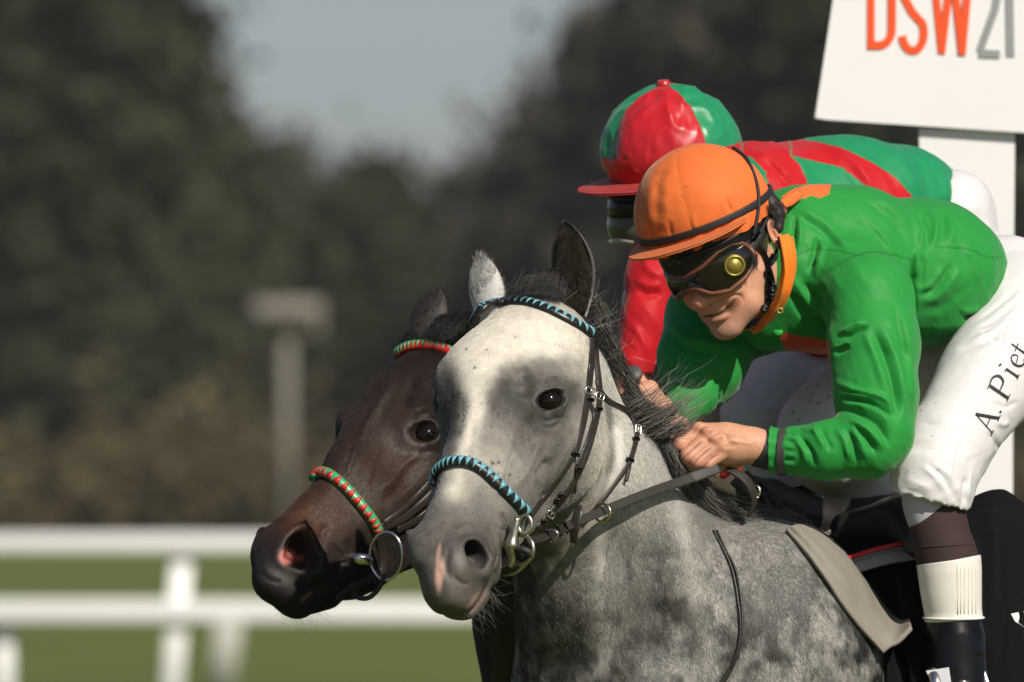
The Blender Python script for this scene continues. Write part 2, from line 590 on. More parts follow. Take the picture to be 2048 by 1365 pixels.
def fur(name, V, F, N, C, matl, parent, count, length, radius, flow, sel, lift=0.35, spread=0.5, colvar=0.35, seed=1, whiten=0.0):
    """short coat hairs lying along the body on the faces picked by sel (per-vertex weight)"""
    r = np.random.default_rng(seed)
    fc = V[F].mean(1)
    if F.shape[1] == 4:
        ar = np.linalg.norm(np.cross(V[F[:, 2]] - V[F[:, 0]], V[F[:, 3]] - V[F[:, 1]]), axis=1)
    w = ar * sel[F].mean(1)
    c = np.cumsum(w); c /= c[-1]
    fi = np.searchsorted(c, r.random(count))
    u, v = r.random(count)[:, None], r.random(count)[:, None]
    q = F[fi]
    def lerp(A): return (A[q[:, 0]] * (1 - u) + A[q[:, 1]] * u) * (1 - v) + (A[q[:, 3]] * (1 - u) + A[q[:, 2]] * u) * v
    P0 = lerp(V); n = lerp(N); n /= np.linalg.norm(n, axis=1)[:, None]
    col = lerp(C)
    fl = flow(P0) + r.normal(size=(count, 3)) * spread
    fl = fl - n * (fl * n).sum(1)[:, None]; fl /= np.maximum(np.linalg.norm(fl, axis=1), 1e-6)[:, None]
    L = (length * (0.6 + 0.8 * r.random(count)) * np.clip(sel[q].mean(1), 0.3, 1))[:, None]
    d1 = fl + n * lift
    P = np.stack([P0 - n * 0.8, P0 + d1 * L * 0.5, P0 + fl * L + n * L * lift * 0.6], 1)
    rad = np.stack([np.full(count, radius), np.full(count, radius * 0.8), np.full(count, radius * 0.15)], 1)
    k = 1 + colvar * r.normal(size=count)
    col = np.clip(col * np.clip(k, 0.3, 2.2)[:, None], 0.002, 0.95)
    if whiten > 0:
        m = r.random(count) < whiten
        col[m] = col[m] * 0.4 + 0.6 * np.array([0.62, 0.60, 0.57])
    return hair_ob(name, P, rad, col, matl, parent)
# ------------------------------------------------------------------ the setting
def quad_sheet(name, x0, x1, y0, y1, z, m, kind='structure', nx=2, ny=2):
    xs, ys = np.linspace(x0, x1, nx), np.linspace(y0, y1, ny)
    V = [(x, y, z) for y in ys for x in xs]
    F = [(j * nx + i, j * nx + i + 1, (j + 1) * nx + i + 1, (j + 1) * nx + i) for j in range(ny - 1) for i in range(nx - 1)]
    o = mesh_ob(name, V, F, m, px=False, smooth=False)
    return tag(o, kind=kind)

M_grass, nt, b = new_mat('turf')
tc = nt.nodes.new('ShaderNodeTexCoord')
n1 = nt.nodes.new('ShaderNodeTexNoise'); n1.inputs['Scale'].default_value = 0.11; n1.inputs['Detail'].default_value = 8; n1.inputs['Roughness'].default_value = 0.65
nt.links.new(tc.outputs['Object'], n1.inputs['Vector'])
cr = nt.nodes.new('ShaderNodeValToRGB')
cr.color_ramp.elements[0].position = 0.3; cr.color_ramp.elements[0].color = (0.086, 0.112, 0.024, 1)
cr.color_ramp.elements[1].position = 0.7; cr.color_ramp.elements[1].color = (0.135, 0.158, 0.038, 1)
nt.links.new(n1.outputs['Fac'], cr.inputs['Fac']); nt.links.new(cr.outputs['Color'], b.inputs['Base Color'])
b.inputs['Roughness'].default_value = 0.9; b.inputs['Specular IOR Level'].default_value = 0.1
quad_sheet('ground', -1500, 1500, -60, 2600, 0.0, M_grass)
M_verge = mat('dry_verge', (0.16, 0.12, 0.05), 0.95, noise=0.4, nscale=0.5, spec=0.1)
quad_sheet('verge', -200, 200, 300, 345, 0.02, M_verge)

# running rail with two horizontal bars
M_white = mat('white_rail_plastic', (0.85, 0.85, 0.85), 0.45, noise=0.04, nscale=6)
RD = 73.0
def beam(name, p, q, w, h, m, parent=None, rr=0.22):
    """rounded bar between two world points"""
    p, q = Vector(p), Vector(q)
    t = (q - p).normalized()
    up = Vector((0, 0, 1)) if abs(t.z) < 0.8 else Vector((0, 1, 0))
    s = t.cross(up).normalized(); up = s.cross(t).normalized()
    ns = 16; V = []; F = []
    for k, c in enumerate((p, q)):
        for j in range(ns):
            a = 2 * math.pi * j / ns
            ca, sa = math.cos(a), math.sin(a)
            ca = math.copysign(abs(ca) ** rr, ca); sa = math.copysign(abs(sa) ** rr, sa)
            V.append(c + s * (ca * w / 2) + up * (sa * h / 2))
    for j in range(ns):
        F.append((j, (j + 1) % ns, ns + (j + 1) % ns, ns + j))
    F.append(tuple(range(ns))[::-1]); F.append(tuple(range(ns, 2 * ns)))
    me = bpy.data.meshes.new(name); me.from_pydata([tuple(v) for v in V], [], F)
    for pl in me.polygons: pl.use_smooth = len(pl.vertices) == 4
    me.materials.append(m)
    return link(bpy.data.objects.new(name, me), parent)

rail_z1 = at(300, 1086, RD).z; rail_z2 = at(300, 1222, RD).z; ry = at(300, 1086, RD).y
rail = empty('running_rail', (at(365, 1086, RD).x, ry, 0), label='white two-bar running rail on posts beyond the grass track', cat='rail')
beam('rail_bar', (-14, ry, rail_z1), (16, ry, rail_z1), 0.08, 0.10, M_white, rail)
beam('rail_bar', (-14, ry + 0.02, rail_z2), (16, ry + 0.02, rail_z2), 0.08, 0.12, M_white, rail)
xp = at(366, 1086, RD).x
for k in range(-4, 5):
    x = xp + k * 3.0
    beam('rail_post', (x, ry + 0.09, rail_z1 + 0.02), (x - 0.10, ry + 0.13, 0.0), 0.115, 0.11, M_white, rail)
    x2 = at(6, 1300, RD).x + k * 3.0
    beam('rail_brace', (x2, ry + 0.12, rail_z2), (x2, ry + 0.3, 0.0), 0.10, 0.08, M_white, rail)
M_greypost = mat('weathered_post', (0.42, 0.42, 0.38), 0.7, noise=0.2, nscale=5)
pst = empty('fence_stake', (at(450, 1300, 95).x, at(450, 1300, 95).y, 0), label='pale grey stake on the turf behind the running rail', cat='stake')
beam('stake_post', (at(462, 1215, 95).x, pst.location.y, at(462, 1215, 95).z), (at(440, 1300, 95).x, pst.location.y, 0), 0.20, 0.2, M_greypost, pst)
beam('stake_cap', (at(462, 1215, 95).x - .02, pst.location.y, at(462, 1215, 95).z - .05), (at(462, 1205, 95).x, pst.location.y, at(462, 1205, 95).z), 0.23, 0.23, M_greypost, pst)

# floodlight mast far behind
M_mast = mat('galvanised_steel', (0.21, 0.194, 0.165), 0.7, noise=0.1, nscale=2)
LD = 250.0
lx, ly = at(574, 700, LD).x, at(574, 700, LD).y
mast = empty('floodlight_mast', (lx, ly, 0), label='grey floodlight mast with a wide lamp head in front of dark trees', cat='lamp post')
beam('mast_pole', (lx, ly, 0), (lx, ly, at(0, 640, LD).z), 0.23, 0.23, M_mast, mast, rr=1)
beam('lamp_head', (at(500, 0, LD).x, ly, at(0, 632, LD).z), (at(644, 0, LD).x, ly, at(0, 636, LD).z), 0.5, 0.66, M_mast, mast)
for k in (-1, 0, 1):
    beam('lamp_shade', (lx + k * 0.42, ly - 0.3, at(0, 645, LD).z), (lx + k * 0.42, ly - 0.5, at(0, 612, LD).z), 0.36, 0.2, M_mast, mast)

# trees: trunk with limbs, crown of leaf clumps
def leaf_mat(name, c0, c1):
    m, nt, b = new_mat(name)
    g = nt.nodes.new('ShaderNodeNewGeometry')
    r = nt.nodes.new('ShaderNodeValToRGB')
    r.color_ramp.elements[0].color = (*c0, 1); r.color_ramp.elements[1].color = (*c1, 1)
    nt.links.new(g.outputs['Random Per Island'], r.inputs['Fac']); nt.links.new(r.outputs['Color'], b.inputs['Base Color'])
    b.inputs['Roughness'].default_value = 0.7; b.inputs['Specular IOR Level'].default_value = 0.2
    return m
M_leaf = [leaf_mat('dark_leaf', (0.021, 0.025, 0.011), (0.042, 0.045, 0.019)),
          leaf_mat('olive_leaf', (0.025, 0.028, 0.012), (0.048, 0.049, 0.020)),
          leaf_mat('brown_leaf', (0.036, 0.034, 0.026), (0.060, 0.055, 0.041))]
M_bark = mat('bark', (0.06, 0.048, 0.036), 0.9, noise=0.4, nscale=3)
M_hedge = leaf_mat('dry_hedge_leaf', (0.050, 0.042, 0.022), (0.105, 0.082, 0.038))

def leaf_cloud(name, clumps, per, size, m, parent, r):
    """clumps: (x, y, z, radius) ; each clump is a shell of small leaf quads"""
    Vs = []; 
    for (x, y, z, rad) in clumps:
        n = per
        d = r.normal(size=(n, 3)); d /= np.linalg.norm(d, axis=1)[:, None]
        rr = rad * ((0.55 + 0.55 * r.random(n)) ** 0.8 + (r.random(n) < 0.36) * r.random(n) ** 1.5 * 2.0)
        c = np.array([x, y, z]) + d * rr[:, None] * np.array([1, 1, 0.85])
        a = r.normal(size=(n, 3)); a /= np.linalg.norm(a, axis=1)[:, None]
        b2 = np.cross(a, d + 0.4 * r.normal(size=(n, 3))); b2 /= np.maximum(np.linalg.norm(b2, axis=1), 1e-6)[:, None]
        s = size * (0.6 + 0.8 * r.random(n))[:, None]
        Vs.append(np.stack([c - a * s, c - b2 * s * 0.6, c + a * s, c + b2 * s * 0.6], 1))
    V = np.concatenate(Vs).reshape(-1, 3)
    F = np.arange(len(V)).reshape(-1, 4)
    return mesh_ob(name, V, F, m, parent, smooth=False, px=False)

def tree(name, x, D, height, width, kind, label, seed, base=0.12, density=1.0, group='trees beyond the racecourse', lean=0.0, sparse=False):
    r = np.random.default_rng(seed)
    root = empty(name, (x, D - CAMD, 0), label=label, cat='tree', group=group)
    y = D - CAMD
    parts = []
    th = height * (0.45 if not sparse else 0.6)
    P = [(x, y, 0), (x + lean * .3, y, th * .5), (x + lean * .6, y, th), (x + lean, y, height * 0.85)]
    Vt, Ft = tube(np.array(P), [0.028 * height, 0.02 * height, 0.014 * height, 0.004 * height], 8, n=10)
    parts.append((Vt, Ft))
    clumps = []
    nb = 96 if not sparse else 30
    for k in range(nb):
        t = base + (1 - base) * (k + 0.5) / nb
        prof = math.sin(math.pi * min(1, (t - base) / (1 - base) * 0.86 + 0.14)) ** 0.6
        ang = r.random() * 6.283
        rad = width * 0.5 * prof * (0.35 + 0.65 * r.random())
        cx, cy, cz = x + lean * t + math.cos(ang) * rad, y + math.sin(ang) * rad, height * t * 0.97
        clumps.append((cx, cy, cz, width * (0.09 + 0.06 * r.random()) * (0.8 if sparse else 1)))
        if k % (6 if not sparse else 2) == 0:
            z0 = max(0.25 * height * base, cz - rad * 0.8 - 0.05 * height)
            Vt, Ft = tube(np.array([(x + lean * t * .7, y, z0), ((x + cx) / 2, (y + cy) / 2, (z0 + cz) / 2 + 0.02 * height), (cx, cy, cz)]), [0.008 * height, 0.005 * height, 0.002 * height], 6, n=6)
            parts.append((Vt, Ft))
        if sparse:
            for q in range(5):
                a2 = r.normal(size=3) * width * 0.14
                Vt, Ft = tube(np.array([(cx, cy, cz), (cx + a2[0], cy + a2[1], cz + abs(a2[2]) + 0.3)]), [0.0035 * height, 0.001 * height], 5, n=2)
                parts.append((Vt, Ft))
    V, F = join(parts)
    mesh_ob('trunk', V, F, M_bark, root, px=False)
    leaf_cloud('crown', clumps, int((150 if not sparse else 60) * density), height * 0.021, M_leaf[kind], root, r)
    return root

def tx(px, D): return at(px, 900, D).x
def th(py, D): return at(0, py, D).z
tree('dark_tree', tx(-60, 330), 330, 17.0, 9.0, 0, 'dark tree beyond the left border closing the row', 31)
tree('dark_tree', tx(880, 375), 375, th(470, 375), 8.0, 0, 'low dark tree far behind the gap', 32)
tree('dark_tree', tx(430, 350), 350, th(420, 350), 7.0, 0, 'low dark tree far behind the hedge', 33)
tree('dark_tree', tx(1400, 345), 345, th(-20, 345), 9.0, 2, 'wide brown tree far behind both riders', 34)
tree('broadleaf_tree', tx(60, 300), 300, 19.0, 8.5, 0, 'tall dark broadleaf tree at the left border behind the rail', 11)
tree('broadleaf_tree', tx(265, 310), 310, th(70, 310), 5.2, 1, 'dark olive broadleaf tree next to the open sky gap', 12)
tree('broadleaf_tree', tx(440, 315), 315, th(270, 315), 3.6, 1, 'shorter olive tree filling the foot of the tall left trees', 13)
tree('broadleaf_tree', tx(165, 290), 290, 15.0, 6.0, 0, 'dark bushy tree low in front of the tall left tree', 14)
tree('round_tree', tx(745, 330), 330, th(330, 330), 5.0, 0, 'small round dark tree below the sky gap, left one', 15)
tree('round_tree', tx(600, 345), 345, th(470, 345), 4.2, 0, 'low dark tree behind the floodlight mast', 16)
tree('round_tree', tx(930, 335), 335, th(360, 335), 5.0, 2, 'round brownish tree above the grey horse ears', 17)
tree('thinning_tree', tx(1120, 320), 320, th(215, 320), 5.5, 2, 'thinning brown autumn tree between the sky gap and the red-green cap', 18)
tree('thinning_tree', tx(1300, 310), 310, th(-90, 310), 6.0, 2, 'tall half-bare autumn tree rising above the riders', 19, sparse=True, density=2.2)
tree('thinning_tree', tx(1420, 325), 325, th(60, 325), 5.0, 2, 'brown tree just above the red and green cap', 35)
tree('thinning_tree', tx(1560, 300), 300, 17.0, 7.5, 2, 'broad brown autumn tree beside the white sign board', 20)
tree('thinning_tree', tx(1830, 295), 295, 16.0, 7.0, 0, 'dark tree directly behind the white sign post', 21)
tree('thinning_tree', tx(2060, 290), 290, 16.0, 7.0, 0, 'dark tree at the right border behind the sign', 22)
tree('thinning_tree', tx(1180, 360), 360, th(20, 360), 7.0, 2, 'bare grey-brown tree top fading into the hazy sky', 24, sparse=True)

# the row of trees goes on to both sides of the picture
_src = [o for o in SC.collection.objects if o.get('category') == 'tree']
r_ = np.random.default_rng(15)
for k, px_ in enumerate(list(range(-3100, -250, 190)) + list(range(2330, 5200, 190))):
    o = _src[(0, 5, 6, 2, 9, 15, 4, 14)[k % 8] % len(_src)]
    c = o.copy(); SC.collection.objects.link(c)
    D_ = 300 + 45 * r_.random()
    c.location = (tx(px_, D_), D_ - CAMD, 0); s_ = 0.85 + 0.3 * r_.random(); c.scale = (s_, s_, s_)
    c['label'] = 'dark broadleaf tree further along the row beyond the racecourse'; c['group'] = 'trees further along the row'
    for ch in list(o.children):
        d = ch.copy(); SC.collection.objects.link(d); d.parent = c
r_ = np.random.default_rng(5)
cl = []
for k in range(1100):
    px_ = r_.uniform(-150, 2200) if k < 330 else (r_.uniform(-3200, -150) if k < 720 else r_.uniform(2200, 5200)); D_ = r_.uniform(268, 284)
    h_ = 1.0 + 0.7 * r_.random() + 0.9 * math.exp(-((px_ - 420) / 180) ** 2)
    cl.append((tx(px_, D_), D_ - CAMD, h_ * 0.5, h_ * 0.62))
hedge = leaf_cloud('hedge', cl, 60, 0.22, M_hedge, None, r_)
tag(hedge, kind='stuff')

# sign board on its post
M_sign = mat('white_sign_paint', (0.77, 0.765, 0.765), 0.5, noise=0.03, nscale=3)
M_orange_txt = mat('orange_red_lettering', (0.80, 0.085, 0.012), 0.5)
M_grey_txt = mat('grey_lettering', (0.27, 0.285, 0.29), 0.5)
SD = 4000.0     # pixels behind the riders
def prism(poly, d0, d1, bev=0):
    n = len(poly)
    V = [(p[0], p[1], d0) for p in poly] + [(p[0], p[1], d1) for p in poly]
    F = [tuple(range(n)), tuple(range(2 * n - 1, n - 1, -1))]
    for i in range(n):
        j = (i + 1) % n
        F.append((i, n + i, n + j, j))
    return np.array(V, float), F
bz = at(1900, 900, CAMD + SD / S)
sign = empty('winning_post_sign', (bz.x, bz.y, 0), label='white winning-post board with orange and grey letters on a thick white post', cat='sign')
outline = [(1672, -40), (1630, 236), (1652, 240), (2110, 270), (2110, -40), (2080, -300), (1712, -300)]
V, F = prism(outline, SD, SD + 90)
mesh_ob('board', V, F, M_sign, sign, smooth=False)
V, F = prism([(1838, 258), (1845, 700), (1855, 4000), (2022, 4000), (2026, 700), (2030, 262)], SD + 25, SD + 240)
mesh_ob('post', V, F, M_sign, sign, smooth=False)

def strokes_text(strokes, w, d, thick=3.0, taper=None):
    """flat raised lettering from polyline strokes (list of point lists)"""
    parts = []
    for sidx, st in enumerate(strokes):
        P = np.array(st, float)
        T = np.gradient(P, axis=0); T /= np.maximum(np.linalg.norm(T, axis=1), 1e-9)[:, None]
        Nn = np.stack([-T[:, 1], T[:, 0]], 1)
        ww = w[sidx] if isinstance(w, (list, tuple)) else w
        ww = np.asarray(ww, float) * np.ones(len(P))
        n = len(P); Vv = []
        for i in range(n):
            for sgn in (-1, 1):
                q = P[i] + Nn[i] * sgn * ww[i] / 2; o_ = 0.8 * sidx * thick / 3
                Vv.append((q[0], q[1], d - thick - o_)); Vv.append((q[0], q[1], d + 1 + o_))
        Ff = []
        for i in range(n - 1):
            a = i * 4; b2 = a + 4
            Ff += [(a, a + 2, b2 + 2, b2), (a + 1, b2 + 1, b2 + 3, a + 3), (a, b2, b2 + 1, a + 1), (a + 2, a + 3, b2 + 3, b2 + 2)]
        Ff += [(0, 1, 3, 2), (4 * n - 4, 4 * n - 2, 4 * n - 1, 4 * n - 3)]
        parts.append((np.array(Vv), Ff))
    return join(parts)
def letter(name, strokes, w, m, parent, d, thick=3.0):
    w = [x * 1.35 for x in w] if isinstance(w, list) else w * 1.35
    V, F = strokes_text(strokes, w, d, thick)
    return mesh_ob(name, V, F, m, parent, smooth=False)
arc = lambda cx, cy, rx, ry, a0, a1, n=14: [(cx + rx * math.cos(math.radians(a0 + (a1 - a0) * i / (n - 1))), cy + ry * math.sin(math.radians(a0 + (a1 - a0) * i / (n - 1)))) for i in range(n)]
# D S W 2 1 (cap height about 165 px, the tops run out of the frame)
letter('letter', [[(1742, -70), (1742, 96)], [(1735, -62), (1762, -62)] + arc(1762, -30, 22, 32, -90, 0, 8) + [(1784, 40)] + arc(1758, 58, 26, 33, 0, 90, 8) + [(1735, 91)]], [11, 12], M_orange_txt, sign, SD)
letter('letter', [arc(1828, -22, 20, 36, -20, -180, 10) + [(1809, -4), (1824, 24), (1840, 42)] + arc(1826, 66, 22, 36, -35, 170, 14)], 12, M_orange_txt, sign, SD)
letter('letter', [[(1866, -70), (1883, 100)], [(1883, 108), (1903, -60)], [(1905, -70), (1924, 102)], [(1924, 110), (1940, -66)]], 11, M_orange_txt, sign, SD)
letter('letter', [arc(1979, -30, 19, 36, -170, 10, 12) + [(1990, 20), (1966, 85), (1960, 104)], [(1958, 107), (2000, 109)]], [11, 12], M_grey_txt, sign, SD)
letter('letter', [[(2018, -68), (2021, 114)], [(2006, -46), (2018, -64)]], [12, 10], M_grey_txt, sign, SD)

# thin September haze over the course
def haze_box():
    V = [(x, y, z) for z in (-1.0, 24.0) for y in (-62.0, 2602.0) for x in (-1502.0, 1502.0)]
    F = [(0, 2, 3, 1), (4, 5, 7, 6), (0, 1, 5, 4), (2, 6, 7, 3), (0, 4, 6, 2), (1, 3, 7, 5)]
    m = bpy.data.materials.new('haze'); m.use_nodes = True
    nt = m.node_tree; nt.nodes.clear()
    o_ = nt.nodes.new('ShaderNodeOutputMaterial'); p = nt.nodes.new('ShaderNodeVolumePrincipled')
    p.inputs['Color'].default_value = (0.93, 0.93, 0.92, 1); p.inputs['Density'].default_value = 0.00014; p.inputs['Anisotropy'].default_value = 0.0
    nt.links.new(p.outputs['Volume'], o_.inputs['Volume'])
    return tag(mesh_ob('haze', V, F, m, px=False, smooth=False), kind='stuff')
haze_box()
# ------------------------------------------------------------------ horses
HS = 13.0       # photo pixels per centimetre
class Pose:
    """head pose: local centimetres (a down the face, b to the horse's left, c out of the forehead) -> pixels"""
    def __init__(self, R, t, scale=HS):
        self.R = np.array(R, float); self.t = np.array(t, float); self.s = scale
    def px(self, p): return (np.asarray(p, float) @ self.R.T) * self.s + self.t
    def local(self, q): return ((np.asarray(q, float) - self.t) / self.s) @ self.R
    def vec(self, v): return np.asarray(v, float) @ self.R.T

EYE = np.array([19.0, 7.5, -5.2]); EYE_R = 2.15
def head_prims(v, P, mirror=(1, -1), jaw=1.0, flare=1.0):
    """sculpt one horse head into the volume v with pose P"""
    s = P.s
    def E(c, r, k=1.5, rot=None, op='add', both=True):
        for sg in (mirror if both else (1,)):
            cc = np.array(c, float) * [1, sg, 1]
            M = P.R.copy()
            if rot is not None:
                Rl = np.array(rot, float)             # columns: local axes of the ellipsoid
                if sg < 0: Rl = np.diag([1, -1, 1]) @ Rl
                M = P.R @ Rl
            v.ell(P.px(cc), np.array(r) * s, k * s, M, op)
    def K(a, b, ra, rb, k=1.5, op='add', both=True, flat=None):
        for sg in (mirror if both else (1,)):
            f = None if flat is None else (P.vec(np.array(flat[0]) * [1, sg, 1]), flat[1])
            v.cone(P.px(np.array(a, float) * [1, sg, 1]), P.px(np.array(b, float) * [1, sg, 1]), ra * s, rb * s, k * s, op, f)
    E((8.5, 0, -8.5), (11.5, 7.6, 8.2), 2, both=False)                # cranium
    E((16, 0, -6.8), (11, 9.0, 6.4), 3, both=False)                   # forehead
    E((18.3, 6.3, -4.6), (4.8, 2.6, 3.0), 2.4)                          # brow above the eye
    K((17, 0, -6.4), (33, 0, -5.2), 6.3, 4.9, 2.5, both=False)        # nasal bones
    K((33, 0, -5.2), (49, 0, -4.9), 4.9, 4.0, 2.5, both=False)
    K((20, 3.8, -10.5), (34, 2.6, -9.5), 5.2, 4.6, 3)                 # cheek below the eye
    K((34, 2.6, -9.5), (47, 1.6, -7.5), 4.6, 4.2, 3)
    E((18.0, 5.0, -14.5), (10.5, 4.4, 9.5 * jaw), 2.5)                # masseter
    E((13.5, 5.0, -17.5), (6, 3.6, 6.5), 3)
    K((16, 4.4, -21.5 * jaw), (30, 2.8, -17.5), 2.8, 2.6, 3)            # jaw bar
    K((30, 2.6, -17.5), (44, 1.5, -13.3), 2.6, 2.5, 3)
    K((30, 0, -14.5), (46, 0, -11.5), 4.4, 3.6, 3, both=False)
    K((23.5, 7.6, -9.0), (35, 5.9, -8.6), 1.15, 0.8, 1.2)             # facial crest
    E((51, 0, -6.8), (8.2, 4.9, 5.6), 2.5, both=False)                # muzzle
    E((50.5, 3.2, -5.0), (5.0, 2.4, 3.6), 2.0)                        # nostril wings
    E((57, 0, -8.2), (3.6, 3.9, 3.6), 2, both=False)                  # upper lip
    E((55.5, 0, -12.3), (3.4, 2.9, 2.0), 1.6, both=False)             # lower lip
    E((51.5, 0, -13.4), (3.2, 2.6, 2.2), 2, both=False)               # chin
    # mouth slit
    K((45.5, 4.6, -10.6), (51, 4.6, -10.9), 0.25, 0.35, 0.5, 'sub')
    K((51, 4.6, -10.9), (56, 3.4, -11.1), 0.35, 0.38, 0.5, 'sub')
    K((56, 3.4, -11.1), (59.2, 0.0, -10.9), 0.38, 0.4, 0.5, 'sub')
    # eye socket and lids
    n = np.array([0.42, 0.66, 0.62]); n /= np.linalg.norm(n)
    t1 = np.array([0.40, -0.82, -0.15]); t1 -= n * (t1 @ n); t1 /= np.linalg.norm(t1)   # towards the inner corner
    t2 = np.cross(t1, n); t2 = t2 if t2[2] > 0 else -t2                                  # up
    v.eye_frame = (n, t1, t2)
    E(EYE + n * 1.2, (2.35, 2.35, 2.1), 0.5, op='sub')
    def lid(f, h, r, lift, k=0.7, n_=9):
        pts = []
        for i in range(n_):
            u = -1 + 2 * i / (n_ - 1)
            x = u * 2.4; y = h * (1 - abs(u) ** 2.0) + (-0.15 if u > 0.5 else 0.05)
            rho2 = x * x + y * y
            z = math.sqrt(max(0.3, (EYE_R + 0.22) ** 2 - rho2 * 0.92)) + lift
            pts.append(EYE + t1 * x + t2 * y + n * z)
        for p, q in zip(pts[:-1], pts[1:]):
            K(p, q, r, r, k)
    lid(1, 1.50, 0.36, 0.14, 0.35)
    lid(1, 2.25, 0.34, -0.15, 0.9)
    lid(1, -1.50, 0.26, -0.02, 0.35)
    lid(1, -2.0, 0.28, -0.35, 0.9)
    E(EYE + n * 2.3, (2.35, 1.45, 1.6), 0.12, rot=np.stack([t1, t2, n], 1), op='sub')
    # nostril
    m = np.array([0.35, 0.80, 0.30]); m /= np.linalg.norm(m)
    u1 = np.array([-0.75, 0.1, 0.65]); u1 -= m * (u1 @ m); u1 /= np.linalg.norm(u1)
    u2 = np.cross(m, u1)
    c = np.array([50.6, 4.9, -4.7])
    v.nos_frame = (c, m, u1, u2)
    ringp = []
    for i in range(17):
        a = 2 * math.pi * i / 16
        ringp.append(c + u1 * 2.9 * flare * math.cos(a) + u2 * flare * (2.1 - 0.3 * math.cos(a)) * math.sin(a) + m * (0.1 - 0.25 * math.cos(a)))
    for p, q in zip(ringp[:-1], ringp[1:]):
        K(p, q, 0.55, 0.55, 0.9)
    E(c + m * 0.4 + u1 * 0.25, (2.45 * flare, 1.8 * flare, 2.1), 0.5, rot=np.stack([u1, u2, m], 1), op='sub')
    E(c - m * 1.2 + u1 * 0.6 - np.array([1.2, 0, -0.2]), (1.6, 1.2, 2.2), 0.5, rot=np.stack([u1, u2, m], 1), op='sub')

def eye_part(P, sg, name, parent, mats, glint=True):
    n, t1, t2 = EYE_FR
    f = np.array([1, sg, 1])
    c = P.px(EYE * f)
    th = np.linspace(0, np.pi, 25); ph = np.linspace(0, 2 * np.pi, 33)[:-1]
    V = []; 
    N_, T1, T2 = (P.vec(w * f) for w in (n, t1, t2))
    for t in th:
        for p in ph:
            rr = EYE_R * (1 + 0.06 * max(0, math.cos(t)) ** 6)
            V.append(c + P.s * rr * (N_ * math.cos(t) + (T1 * math.cos(p) + T2 * math.sin(p)) * math.sin(t)))
    F = []
    for i in range(24):
        for j in range(32):
            j2 = (j + 1) % 32
            q = (i * 32 + j, (i + 1) * 32 + j, (i + 1) * 32 + j2, i * 32 + j2)
            F.append(q)
    V = np.array(V)
    o = mesh_ob(name, V, F, mats, parent)
    cosn = ((V - c) @ N_) / (P.s * EYE_R)
    for pl in o.data.polygons:
        cc = np.mean([cosn[i] for i in pl.vertices])
        pl.material_index = 0 if cc > 0.55 else 1
    return o

def warp_field(v, src, dst, reg=20.0):
    """smooth 2-D correction carrying landmark src to dst: returns displacement function"""
    src = np.asarray(src, float); dst = np.asarray(dst, float)
    n = len(src)
    def Uf(r2): return r2 * np.log(r2 + 1e-6) * 0.5
    Kk = Uf(((src[:, None] - src[None]) ** 2).sum(2)) + np.eye(n) * reg
    Pm = np.c_[np.ones(n), src]
    A = np.zeros((n + 3, n + 3)); A[:n, :n] = Kk; A[:n, n:] = Pm; A[n:, :n] = Pm.T
    W = np.linalg.solve(A, np.vstack([dst - src, np.zeros((3, 2))]))
    def f(Q):
        Q = np.asarray(Q, float)
        out = np.zeros((len(Q), 2))
        for i in range(0, len(Q), 40000):
            q = Q[i:i + 40000]
            out[i:i + 40000] = Uf(((q[:, None] - src[None]) ** 2).sum(2)) @ W[:n] + np.c_[np.ones(len(q)), q] @ W[n:]
        return out
    return f

def ear_mesh(base, tip, width, face, depth=0.45, bend=0.0, bulge=None, inner=0.82, seg=22, ns=20):
    """a pointed leaf-shaped cup: outer shell plus a hollow inner face; `face` = direction the opening looks"""
    base, tip, face = (np.asarray(q, float) for q in (base, tip, face))
    ax = tip - base; L = np.linalg.norm(ax); ax /= L
    face = face - ax * (face @ ax); face /= np.linalg.norm(face)
    side = np.cross(ax, face)
    V = []; F = []; tags = []
    rows = []
    for i in range(seg):
        t = i / (seg - 1)
        w = width * (0.62 + 0.85 * t - 0.2 * t * t) * (1 - t ** 2.6) ** 0.72 if t < 1 else 0.0
        w = max(w, 0.6) * (1 - 0.15 * (1 - t) ** 3)
        c = base + ax * L * t + side * bend * math.sin(t * math.pi * 0.5) ** 2 * (1 if t < .6 else 1) - face * depth * width * 0.25 * math.sin(t * math.pi)
        row = []
        # outer arc from the one rim round the back to the other rim
        for j in range(ns):
            a = math.pi * (j / (ns - 1))           # 0..pi
            x = math.cos(a) * w; z = -math.sin(a) * w * (0.85 * (1 - t) + 0.42 * t)
            row.append(c + side * x + face * z); tags.append(0)
        # inner arc back
        for j in range(ns):
            a = math.pi * (1 - j / (ns - 1))
            x = math.cos(a) * w * inner; z = -math.sin(a) * w * inner * (0.60 * (1 - t) + 0.25 * t) + w * 0.05
            row.append(c + side * x + face * z); tags.append(1)
        rows.append(row)
    m = 2 * ns
    V = np.array([p for r in rows for p in r])
    for i in range(seg - 1):
        for j in range(m):
            j2 = (j + 1) % m
            F.append((i * m + j, i * m + j2, (i + 1) * m + j2, (i + 1) * m + j))
    F.append(tuple(range((seg - 1) * m, seg * m)))
    return V, F, np.array(tags)

M_eye = mat('horse_eye', (0.006, 0.0035, 0.0025), 0.06, spec=0.35)
M_eyerim = mat('horse_eye_rim', (0.045, 0.022, 0.018), 0.18, spec=0.6)
M_coat = coat_mat('grey_coat', 0.55, sheen=0.0, noise=0.22, nscale=620, bump=0.35, bscale=500)
M_fur = hair_mat('coat_hair', 0.5)
M_mane = hair_mat('mane_hair', 0.42)
M_dark = coat_mat('dark_bay_coat', 0.52, noise=0.2, nscale=500, bump=0.4, bscale=420, spec=0.28, coat=0.0)

